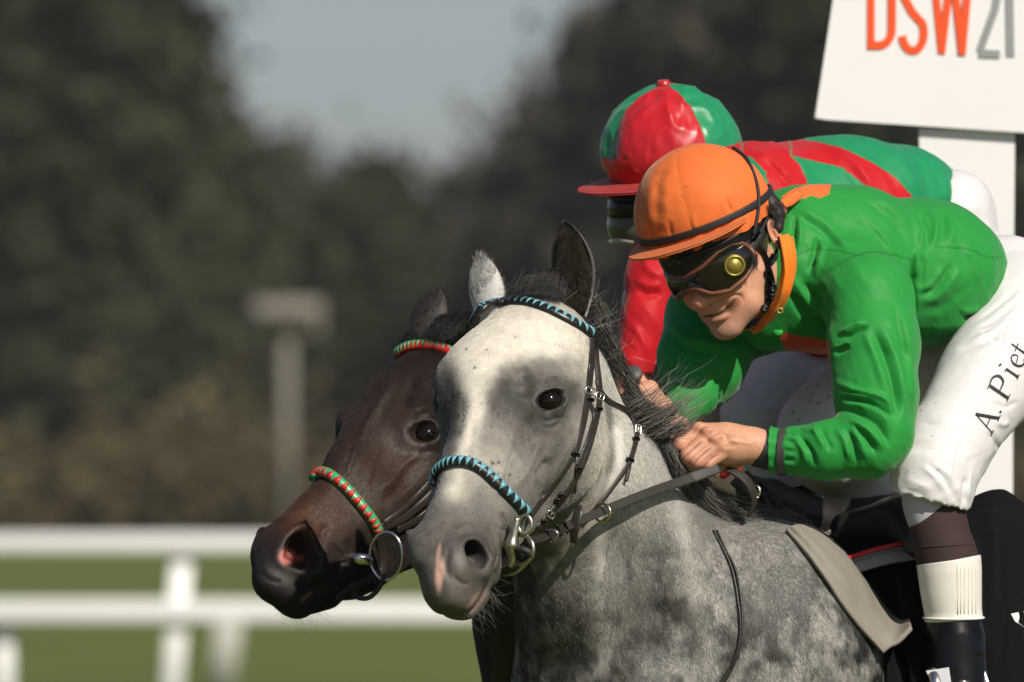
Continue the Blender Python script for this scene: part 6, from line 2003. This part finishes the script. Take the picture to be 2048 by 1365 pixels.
paint_line(bV, bC, [(2020, 640), (1992, 720), (1950, 820), (1915, 905), (1900, 975)], 2.2, WHITE * .8, .7, sel=nearleg.astype(float)); stroke(bV, bN, [(2020, 640), (1992, 720), (1950, 820), (1915, 905), (1900, 975)], 4, -1.8, **lg)
breeches = mesh_ob('breeches', bV, bF, M_breech, near, col=bC)
bS = Surf(bV, bN)
# name down the thigh: slanted serif letters
M_print = mat('black_print', (0.02, 0.018, 0.02), 0.6)
TO, TE1, TE2 = np.array([1984., 868.]), np.array([0.42, -0.907]), np.array([0.907, 0.42])     # start, reading direction, letter-down direction
# reading runs up the thigh, letter tops point to the left
def thigh_letter(strokes, x0, w):
    ws = []
    st2 = []
    for s_ in strokes:
        pts, ww = s_
        P = catmull(np.array(pts, float), 14) if len(pts) > 2 else np.array([np.array(pts[0]) * (1 - t) + np.array(pts[1]) * t for t in np.linspace(0, 1, 6)])
        st2.append([tuple(TO + TE1 * (x0 + x) * 1.0 - TE2 * y) for x, y in P]); ws.append(np.interp(np.linspace(0, 1, len(P)), np.linspace(0, 1, len(ww)), ww))
    V, F = strokes_text(st2, ws, 0, 1.0)
    V[:, 2] += np.array([bS.at(x, y, 5)[0] - 1.2 for x, y in V[:, :2]])
    return mesh_ob('letter', V, F, M_print, breeches, smooth=False)
thigh_letter([([(2, 0), (22, 46)], [2, 2]), ([(22, 46), (34, 0)], [6.5, 6.5]), ([(9, 16), (29, 16)], [2, 2]), ([(-4, 0), (8, 0)], [2, 2]), ([(27, 0), (41, 0)], [2, 2])], 0, 1)
thigh_letter([([(0, 1), (0, 5)], [5, 5])], 47, 1)
thigh_letter([([(8, 0), (16, 46)], [6.5, 6.5]), ([(14, 45), (32, 46), (41, 36), (34, 23), (13, 22)], [2, 4, 6, 4, 2]), ([(1, 0), (17, 0)], [2, 2]), ([(8, 46), (17, 46)], [2, 2])], 70, 1)
thigh_letter([([(4, 0), (9, 29)], [5, 5]), ([(-1, 0), (10, 0)], [2, 2]), ([(3, 28), (9, 29)], [2, 2]), ([(11, 41), (12, 45)], [5.5, 5.5])], 121, 1)
thigh_letter([([(4, 15), (22, 18), (20, 28), (11, 28), (4, 17), (6, 5), (15, 0), (23, 5)], [2, 2, 4, 2, 4.5, 5, 4, 2])], 141, 1)
thigh_letter([([(12, 40), (6, 8), (10, 0), (18, 4)], [2.5, 5, 4, 2]), ([(1, 28), (18, 28)], [2.2, 2.2])], 168, 1)

# lower leg of the near rider
def leg_section(name, rows, m, par, seed=0, wob=0.0, ns=36):
    """rows: (left, right, y, d)"""
    P = np.array([((l + r2) / 2, y, d) for l, r2, y, d in rows]); R_ = [(r2 - l) / 2 for l, r2, y, d in rows]
    V, F = tube(P, R_, ns, n=max(24, 6 * len(rows)), up=np.array([0, 0, -1.]))
    if wob: V = V + (V - np.array([1890, 1100, 372])) / 60 * (wob * fbm(V, 30, 2, seed))[:, None]
    return mesh_ob(name, V, F, m, par)
leg_section('sock', [(1800, 1926, 965, 374), (1805, 1917, 1010, 372), (1822, 1916, 1060, 370)], M_greysock, near)
P = np.array([(1866, 1034, 372), (1876, 1062, 371), (1888, 1095, 370), (1897, 1126, 369), (1898, 1150, 369)])
V, F = tube(P, [55, 58, 61.5, 61.5, 60], 36, n=30, up=np.array([0, 0, -1.]))
top = np.clip((1062 - V[:, 1]) / 30, 0, 1); V[:, 1] -= top * ((V[:, 0] - 1868) * 0.42 + 6)
for y_ in (1085,): pass
gait = mesh_ob('gaiter', V, F, M_sock, near)
V, F = tube(ring_pts((1888, 1092, 370), 61, (0.06, 1, 0.0), 60, 61, up=(1, 0, 0)), 2.2, 8, closed=True); mesh_ob('gaiter_seam', V, F, M_sock, near)
bt = leg_section('boot_top', [(1833, 1962, 1122, 370), (1833, 1963, 1126, 370), (1835, 1964, 1145, 370), (1841, 1964, 1185, 371), (1848, 1964, 1222, 373), (1849, 1966, 1240, 374)], M_cuffw, near)
V, F = tube(ring_pts((1907, 1236, 374), 58.5, (0.0, 1, 0.05), 60, 58.5, up=(1, 0, 0)), 4.5, 10, closed=True, flat=.6); mesh_ob('boot_top_hem', V, F, M_cuffw, near)
M_stitch = mat('grey_stitch', (0.60, 0.575, 0.52), 0.7)
for x0, x1, r0 in ((1914, 1916, 1.1), (1921, 1922, .7), (1929, 1929, .7), (1937, 1937, .7), (1944, 1945, .7), (1951, 1952, .7)):
    yy = np.linspace(1128, 1228, 14); cx = np.interp(yy, [1122, 1145, 1185, 1240], [1897.5, 1899.5, 1902.5, 1907.5]); rr = np.interp(yy, [1122, 1145, 1185, 1240], [64.5, 64.5, 61.5, 58.5]); xx = np.linspace(x0, x1, 14)
    P = np.c_[xx, yy, np.interp(yy, [1122, 1240], [370, 374]) - np.sqrt(np.maximum(rr ** 2 - (xx - cx) ** 2, 1)) - 0.6]; V, F = tube(P, r0, 6); mesh_ob('stitch_line', V, F, M_stitch, bt)
boot = leg_section('boot', [(1852, 1962, 1238, 374), (1846, 1972, 1275, 372), (1850, 1976, 1320, 368), (1852, 1978, 1370, 362), (1850, 1985, 1410, 352)], M_boot, near, 3, 2.5)
v = Vol((1720, 1340, 120), (2060, 1520, 520), 5)
v.chain([(1912, 1390, 365, 64), (1885, 1440, 300, 52), (1850, 1465, 230, 40)], 20)
V, F = v.mesh(1); mesh_ob('boot_foot', V, F, M_boot, near)
leg_section('boot', [(1680, 1790, 1015, 850), (1690, 1800, 1120, 890), (1720, 1830, 1300, 900)], M_boot, near)
leg_section('sock', [(1680, 1785, 955, 822), (1690, 1795, 1020, 850)], M_greysock, near)

# whip in the right hand
wh = empty('whip', base_of((1268, 750, 440)), label='whip with a flat grey end cap held in the right hand behind the mane', cat='whip')
V, F = tube(np.array([(1266, 752, 446), (1274, 780, 456), (1290, 820, 475), (1312, 870, 505), (1345, 960, 560)]), [9, 8.5, 8, 7.5, 6], 12, n=30); mesh_ob('handle', V, F, M_black, wh)
V, F = tube(np.array([(1264, 746, 434), (1266, 752, 442)]), [19, 19.5], 28, up=np.array([0, -1, 0.]), n=4)
mesh_ob('end_cap', V, F, mat('grey_end_cap', (0.075, 0.072, 0.072), 0.55, noise=.1, nscale=300), wh)
# ================= saddlery on the grey =================
def sheet(name, rows, m, parent=None, thick=7.0, nu=60, nv=40, fold=0.0, seed=0, scale=60, over=None, folds=()):
    """draped cloth: rows of (x, y, d) control points, each row runs front to back; given thickness"""
    R_ = np.array([catmull(r, nu) for r in rows]); G = np.array([catmull(R_[:, i], nv) for i in range(nu)]).transpose(1, 0, 2)
    V = G.reshape(-1, 3).copy(); F = grid_faces(nv, nu, False)
    if over is not None:
        for q in V:
            if q[0] < over[1]: q[2] = min(q[2], over[0].at(q[0], q[1])[0] - over[2])
        Z = V[:, 2].reshape(nv, nu)
        for _ in range(4):
            Zp = np.pad(Z, 1, mode='edge'); Z = np.minimum(Z, (Zp[:-2, 1:-1] + Zp[2:, 1:-1] + Zp[1:-1, :-2] + Zp[1:-1, 2:]) / 4)
        V[:, 2] = Z.ravel()
    N = normals(V, F)
    if N[:, 2].mean() > 0: N = -N; F = F[:, ::-1]
    if fold: V = V + N * (fold * fbm(V * np.array([1, .35, 1]), scale, 3, seed))[:, None]
    for p_, w_, a_ in folds: stroke(V, N, p_, w_, a_, front=0.5)
    idx = np.arange(nu * nv).reshape(nv, nu); ring = np.r_[idx[0], idx[1:, -1], idx[-1, -2::-1], idx[-2:0:-1, 0]]; n0 = len(V)
    V2 = V - N * thick
    a, b2 = ring, np.roll(ring, -1)
    side = np.stack([a, b2, b2 + n0, a + n0], 1)
    return mesh_ob(name, np.vstack([V, V2]), np.vstack([F, F[:, ::-1] + n0, side]), m, parent), V, N
M_cloth = mat('black_saddle_cloth', (0.006, 0.006, 0.0062), 0.9, noise=0.25, nscale=60, bump=0.3, bscale=500, spec=0.08)
M_pad = mat('beige_chamois_pad', (0.22, 0.20, 0.168), 0.8, noise=0.14, nscale=14, bump=0.35, bscale=120)
M_redline = mat('red_piping', (0.45, 0.01, 0.015), 0.5)
M_greyfelt = mat('grey_felt', (0.20, 0.205, 0.22), 0.8, noise=0.1, nscale=100)

cloth, cV, cN = sheet('saddle_cloth', [
    [(1640, 1068, 640), (1700, 1060, 720), (1790, 1040, 800), (1900, 1010, 880), (1985, 984, 930), (2040, 1006, 980), (2100, 1060, 1040), (2260, 1100, 1180)],
    [(1690, 1110, 570), (1740, 1110, 580), (1805, 1105, 570), (1890, 1080, 570), (1975, 1050, 620), (2040, 1060, 690), (2110, 1110, 770), (2280, 1160, 950)],
    [(1735, 1190, 500), (1772, 1190, 495), (1830, 1190, 440), (1905, 1180, 445), (1980, 1170, 485), (2050, 1175, 545), (2130, 1200, 640), (2300, 1240, 840)],
    [(1770, 1280, 440), (1806, 1290, 430), (1860, 1295, 390), (1925, 1290, 405), (1990, 1285, 445), (2060, 1290, 500), (2140, 1300, 590), (2310, 1330, 790)],
    [(1774, 1400, 380), (1814, 1420, 380), (1868, 1430, 355), (1935, 1430, 392), (2000, 1430, 430), (2070, 1430, 480), (2150, 1440, 570), (2320, 1450, 770)],
    [(1796, 1540, 320), (1826, 1560, 340), (1878, 1570, 372), (1945, 1570, 405), (2010, 1570, 440), (2080, 1570, 490), (2160, 1570, 580), (2330, 1570, 780)]],
    M_cloth, None, 8, 110, 90, 16, 3, 85, folds=[([(1700, 1080), (1740, 1180), (1790, 1420)], 14, 12), ([(1740, 1080), (1775, 1200), (1812, 1420)], 12, -12), ([(1780, 1080), (1812, 1200), (1830, 1420)], 12, 12), ([(1985, 990), (1992, 1150), (2000, 1420)], 16, 14), ([(2020, 1010), (2026, 1180), (2030, 1420)], 14, -14), ([(1960, 1040), (1968, 1200), (1978, 1420)], 12, -10), ([(1810, 1080), (1840, 1200), (1850, 1420)], 10, -9)])
tag(cloth, 'black saddle cloth hanging behind the near jockey boot', 'saddle cloth')
tri = np.array([(2022, 1228, 0), (2052, 1222, 0), (2100, 1235, 0), (2100, 1275, 0), (2048, 1254, 0), (2030, 1243, 0)], float)
cS = Surf(cV, cN)
for q in tri: q[2] = cS.at(q[0], q[1])[0] - 3
mesh_ob('white_number', np.vstack([tri, tri + [0, 0, 4]]), [tuple(range(6)), tuple(range(11, 5, -1))] + [(i, i + 6, (i + 1) % 6 + 6, (i + 1) % 6) for i in range(6)], mat('white_print', (.75, .75, .74), .6), cloth, smooth=False)

_rows = [[(1572, 1058), (1596, 1049), (1630, 1052), (1668, 1072)], [(1614, 1104), (1648, 1096), (1692, 1100), (1730, 1122)], [(1660, 1166), (1700, 1158), (1748, 1160), (1790, 1182)],
         [(1712, 1238), (1746, 1226), (1784, 1214), (1812, 1212)], [(1768, 1307), (1784, 1292), (1802, 1274), (1820, 1254)]]
_rows = [[(x, y, gS.at(min(x, 1752), y)[0] - 24 + max(0, x - 1752) * .1) for x, y in r_] for r_ in _rows]
pad, pV, pN = sheet('saddle_pad', _rows, M_pad, None, 8, 50, 60, 4, 8, 55, over=(gS, 1752, 17))
tag(pad, 'beige chamois saddle pad flap lying on the grey shoulder', 'saddle pad')
saddle = empty('saddle', base_of((1640, 1020, 640)), label='small black racing saddle with grey felt under the near jockey', cat='saddle')
v = Vol((1440, 900, 380), (2000, 1160, 1050), 5)
v.chain([(1500, 980, 560, 30), (1540, 1000, 620, 40), (1640, 1045, 700, 46), (1760, 1040, 790, 46), (1900, 1010, 900, 46)], 14)
v.chain([(1690, 1055, 590, 30), (1790, 1040, 560, 44), (1830, 1085, 500, 36)], 20)
V, F = v.mesh(1); mesh_ob('seat', V, F, M_boot if False else mat('saddle_leather', (0.013, 0.012, 0.011), 0.4, noise=.2, nscale=40, bump=.2, bscale=300), saddle)
for nm, y0, w, mm, dd_ in (('felt_layer', 1118, 17, M_greyfelt, 455), ('piping', 1098, 4.5, M_redline, 450), ('piping', 1107, 3.5, mat('grey_piping', (.12, .12, .12), .6), 448)):
    P = np.array([(1690, y0 + 20, dd_ + 20), (1740, y0 + 4, dd_ + 15), (1790, y0 - 8, dd_ + 20), (1850, y0 - 16, dd_ + 50)])
    V, F = tube(P, w, 12, up=np.array([0, -.3, -1.]), flat=.4, n=30); mesh_ob(nm, V, F, mm, saddle)
V, F = tube(ring_pts((1511, 985, 520), 13, (0.3, 0.2, 1), 24, 9), 3, 8, closed=True); mesh_ob('dee_ring', V, F, M_brass, saddle)
V, F = tube(np.array([(1500, 998, 515), (1518, 996, 512)]), [3, 3], 8, n=4); mesh_ob('dee_bar', V, F, M_steel, saddle)
V, F = tube(np.array([(1440, 950, 470), (1462, 935, 460), (1478, 948, 470)]), [12, 14, 10], 12, n=12, flat=.6); mesh_ob('pommel_strap', V, F, M_redline, saddle)
V, F = tube(np.array([(1478, 955, 545), (1512, 985, 530), (1560, 1030, 540), (1620, 1060, 560)]), [26, 28, 26, 22], 14, up=np.array([.3, -.5, -.8]), flat=.4, n=30); mesh_ob('knee_roll', V, F, M_boot, saddle)
stir = empty('stirrup', base_of((1890, 1340, 300)), label='pale metal stirrup iron round the black boot', cat='stirrup')
V, F = tube(np.array([(1862, 1338, 292), (1872, 1372, 270), (1880, 1440, 262), (1940, 1470, 290), (1990, 1440, 320), (1972, 1370, 330), (1960, 1330, 345)]), [11, 11, 10, 9, 9, 9, 7], 10, n=50, up=np.array([0, 0, -1.]), flat=.35); mesh_ob('iron', V, F, M_steel, stir)
V, F = prism([(1852, 1342), (1898, 1335), (1903, 1370), (1866, 1372)], 283, 291); mesh_ob('iron_plate', V, F, mat('pale_stirrup_plate', (.62, .63, .66), .45), stir, smooth=False)

# ================= far rider on the dark horse =================
FH = Head((1337, 376, 1188), (-0.80, 0.16, -0.58), (-0.12, -0.985, -0.12))
v = Vol((1140, 260, 960), (1520, 620, 1420), 4)
sculpt_head(v, FH); ear_human(v, FH, 1)
fV, fF = v.mesh(1)
v = Vol((1200, 690, 820), (1420, 900, 1200), 4)
v.chain([(1262, 730, 1010, 34), (1270, 800, 990, 42)], 10)
for k_ in range(4): v.chain([(1250 + k_ * 6, 800 + k_ * 9, 965, 18), (1236 + k_ * 7, 825 + k_ * 8, 955, 15), (1250 + k_ * 6, 842 + k_ * 6, 980, 13)], 3)
fhV, fhF = v.mesh(1)
FB = coarse_body([[(1420, 450, 1240, 60), (1560, 440, 1330, 95), (1750, 420, 1440, 100), (1900, 440, 1530, 90)],
                  [(1470, 420, 1200, 55), (1330, 470, 1130, 50), (1290, 600, 1060, 40), (1262, 730, 1010, 32), (1268, 800, 990, 28)],
                  [(1540, 440, 1380, 50), (1440, 560, 1330, 46), (1400, 720, 1220, 38), (1370, 830, 1150, 32)],
                  [(1900, 470, 1500, 80), (1700, 700, 1220, 76), (1540, 830, 1000, 60), (1590, 960, 1060, 42), (1640, 1160, 1100, 38), (1640, 1300, 1100, 34), (1580, 1330, 1040, 34)],
                  [(1890, 470, 1570, 80), (1740, 680, 1480, 76), (1560, 840, 1330, 60), (1640, 980, 1390, 42), (1690, 1200, 1450, 38), (1640, 1330, 1400, 34)]])
far = person_body('person', [(fV, fF), (fhV, fhF), FB], [SK, SK, SK], 'jockey in red and teal green silks riding the dark horse behind')
FC = np.array([1343, 306, 1190.])
V, Nn, Ph, Th, F = cap_mesh(FC, FH, 139, puff=6, rim=98, phase=-4, panels=4, hgt=0.99)
V += Nn * (3.0 * fbm(V * np.array([1, .55, 1]), 46, 3, 14) + 6.0 * (ridged((V + 12 * np.stack([fbm(V, 50, 2, 81), fbm(V, 50, 2, 82), fbm(V, 50, 2, 83)], 1)) * np.array([1, .55, 1]), 48, 2, 15) - .5))[:, None]
V += Nn * (7 * np.clip((Th - 1.35) / .25, 0, 1) * np.sin(Ph * 23))[:, None] * 0.35
pan = np.floor(((np.degrees(Ph) + 4) % 360) / 90).astype(int) % 4
fc = np.where((pan % 2 == 1)[:, None], TEAL, RED) * (1 + 0.05 * fbm(V, 20, 2, 4))[:, None]
fcap = mesh_ob('cap', V, F, M_capsatin, far, col=fc)
V, F = tube(np.array([FC + FH.u * 138, FC + FH.u * 147]), [15, 11], 18, n=5); mesh_ob('cap_button', V, F, M_capsatin, fcap, col=np.ones((len(V), 3)) * RED)
nphi = 200; phi = np.linspace(0, 360, nphi, endpoint=False); wv = fbm(np.c_[phi, phi * 0, phi * 0], 16, 2, 6); rows = []
for k_, t_ in enumerate((86, 92, 99, 107, 116)):
    rows.append(np.array(FC) + (on_cap(FC, FH, 142 + 3 * np.sin(k_ * 1.9) + wv * 3 - 1.5 * k_, phi, t_ + 0 * phi) - FC) * (1 + 0.012 * np.sin(np.radians(phi) * 9 + k_ * 1.4))[:, None])
V = np.vstack(rows); mesh_ob('cap_band', V, grid_faces(5, nphi), M_capsatin, fcap, col=np.ones((len(V), 3)) * RED)
visor(FC, FH, 138, 74, 8, M_cap, fcap, RED * 0.8, t0=108)
fh, FG = wrap_patch('helmet', FH, -100, 105, [(-100, 16), (0, 12), (105, 20)], [(-100, 0), (0, 0), (60, 6), (105, 20)], 124, 106, M_black, far, 3)
fl_, FL = wrap_patch('goggles', FH, -70, 76, [(-70, 2), (0, -2), (76, 0)], [(-70, -30), (-30, -52), (0, -40), (30, -60), (60, -48), (76, -24)], 126, 105, mat('far_goggle_lens', (.006, .006, .006), .3, spec=.3), far, 7)
bd = np.vstack([FL[0], FL[1:, -1], FL[-1, -2::-1], FL[-2:0:-1, 0]]); V, F = tube(bd[::2], 5.5, 10, closed=True); mesh_ob('goggle_frame', V, F, M_black, fl_)
M_clear = mat('clear_goggle_edge', (0.26, 0.265, 0.19), 0.2, coat=.8)
sp, SG = wrap_patch('spare_goggles', FH, -74, 70, [(-74, -34), (0, -40), (70, -34)], [(-74, -70), (-40, -94), (0, -84), (40, -96), (70, -70)], 134, 110, mat('pale_goggle_lens', (.085, .088, .06), .25, spec=.35), far, 5)
bd = np.vstack([SG[::-1, 0][:-3][::-1], SG[-1]]); V, F = tube(bd[::2], 4.5, 10); mesh_ob('goggle_frame', V, F, M_clear, sp)
# silks
v = Vol((1190, 220, 780), (2010, 880, 1760), 3.8)
v.ell((1510, 400, 1290), (150, 118, 170), 40)
v.ell((1680, 412, 1400), (190, 143, 175), 60)
v.ell((1815, 425, 1500), (120, 130, 150), 60)
v.chain([(1450, 420, 1180, 82), (1345, 480, 1110, 72), (1310, 560, 1070, 58), (1292, 640, 1035, 48), (1270, 725, 1005, 40)], 22)
v.chain([(1530, 440, 1390, 82), (1440, 560, 1330, 66), (1400, 720, 1220, 52), (1370, 820, 1160, 40)], 22)
v.chain([(1700, 520, 1200, 70), (1640, 660, 1040, 60)], 40)
sV, sF = v.mesh(2); sN = normals(sV, sF)
st = lambda *a, **k: stroke(sV, sN, *a, **k)
for p, w_, a_ in (([(1500, 300), (1540, 320), (1590, 370)], 12, 6), ([(1520, 310), (1560, 345), (1600, 400)], 10, -6), ([(1560, 300), (1600, 325), (1620, 365)], 9, 6),
                  ([(1640, 290), (1700, 320), (1760, 390)], 14, 6), ([(1700, 285), (1760, 320), (1810, 400)], 12, -6), ([(1760, 290), (1800, 320), (1850, 400)], 14, 7), ([(1830, 310), (1850, 350), (1870, 420)], 10, -6), ([(1850, 305), (1885, 350), (1895, 420)], 12, 6),
                  ([(1270, 580), (1300, 590), (1330, 582)], 7, -6), ([(1268, 560), (1300, 572), (1330, 566)], 8, 5), ([(1280, 500), (1300, 540), (1330, 560)], 9, 5), ([(1262, 640), (1285, 680), (1300, 720)], 8, 4)):
    st(p, w_, a_)
sV += normals(sV, sF) * (1.5 * fbm(sV, 42, 3, 19) + 3.5 * (ridged(sV @ np.array([[.8, .6, 0], [-.6, .8, 0], [0, 0, 1]]) * np.array([1.5, .55, 1]), 66, 2, 43) - .5))[:, None]
sC = np.ones((len(sV), 3)) * TEAL
sC[in_poly(sV, [(1470, 270), (1578, 272), (1581, 312), (1600, 330), (1614, 362), (1612, 376), (1540, 392), (1532, 345), (1500, 312), (1470, 330)])] = RED
sC[in_poly(sV, [(1583, 276), (1630, 283), (1684, 296), (1745, 326), (1790, 355), (1830, 400), (1830, 430), (1760, 410), (1734, 374), (1684, 335), (1583, 311)])] = RED
sC[(sV[:, 0] < 1400) & (sV[:, 1] > 380)] = RED
sC[in_poly(sV, [(1560, 640), (1700, 640), (1700, 800), (1560, 800)])] = np.array([0.62, 0.02, 0.02])
mesh_ob('jersey', sV, sF, M_silk, far, col=sC)
V, F = tube(ring_pts((1284, 580, 1062), 1, (0, 1, 0), 8), 1, 6, closed=True)
cuff('cuff', (1272, 720, 1006), (1266, 745, 1003), 41, 38, mat('red_cuff', (0.45, 0.012, 0.018), .5), far)
v = Vol((1380, 330, 850), (2080, 1010, 1760), 6)
v.ell((1905, 440, 1510), (88, 105, 130), 30)
v.chain([(1900, 520, 1480, 110), (1720, 690, 1240, 96), (1560, 800, 1020, 92), (1530, 830, 990, 84)], 26)
v.chain([(1525, 830, 990, 84), (1560, 930, 1040, 66), (1590, 975, 1070, 56)], 14)
v.chain([(1890, 500, 1580, 105), (1730, 690, 1500, 92), (1560, 850, 1340, 84), (1640, 980, 1390, 56)], 20)
V, F = v.mesh(2); N = normals(V, F)
for p, w_, a_ in (([(1480, 760), (1520, 790), (1560, 800)], 10, -5), ([(1470, 800), (1510, 820), (1560, 815)], 9, 5), ([(1450, 850), (1500, 880), (1560, 890)], 10, -5), ([(1490, 940), (1540, 960), (1600, 950)], 8, 5), ([(1480, 960), (1540, 980), (1600, 975)], 8, -6)):
    stroke(V, N, p, w_, a_)
V += N * (1.5 * fbm(V, 40, 3, 22) + 3.0 * (ridged(V, 60, 2, 44) - .5))[:, None]
mesh_ob('breeches', V, F, M_breech, far, col=np.ones((len(V), 3)) * WHITE)
leg_section('boot', [(1520, 1640, 960, 1055), (1540, 1660, 1060, 1075), (1580, 1690, 1200, 1100), (1585, 1690, 1320, 1100)], M_boot, far)
leg_section('boot', [(1590, 1700, 975, 1390), (1630, 1740, 1120, 1430), (1590, 1700, 1330, 1400)], M_boot, far)
fs = empty('saddle', base_of((1650, 1080, 1300)), label='dark saddle of the dark horse mostly hidden between the two riders', cat='saddle')
v = Vol((1440, 960, 1060), (2000, 1250, 1750), 8)
v.chain([(1500, 1060, 1180, 40), (1640, 1110, 1300, 60), (1820, 1090, 1470, 60), (1900, 1060, 1560, 40)], 14)
V, F = v.mesh(1); mesh_ob('seat', V, F, M_strap, fs)
# far rider's reins
V, F = tube(np.array([(866, 1012, 1010), (960, 990, 1050), (1100, 930, 1060), (1250, 850, 970)]), [9, 9, 9, 9], 10, up=np.array([0, -.4, -.9]), flat=.25, n=40)
fr = empty('reins', base_of((1050, 950, 1050)), label='dark reins of the far horse passing behind the grey neck', cat='reins')
mesh_ob('rein_strap', V, F, M_rein, fr)
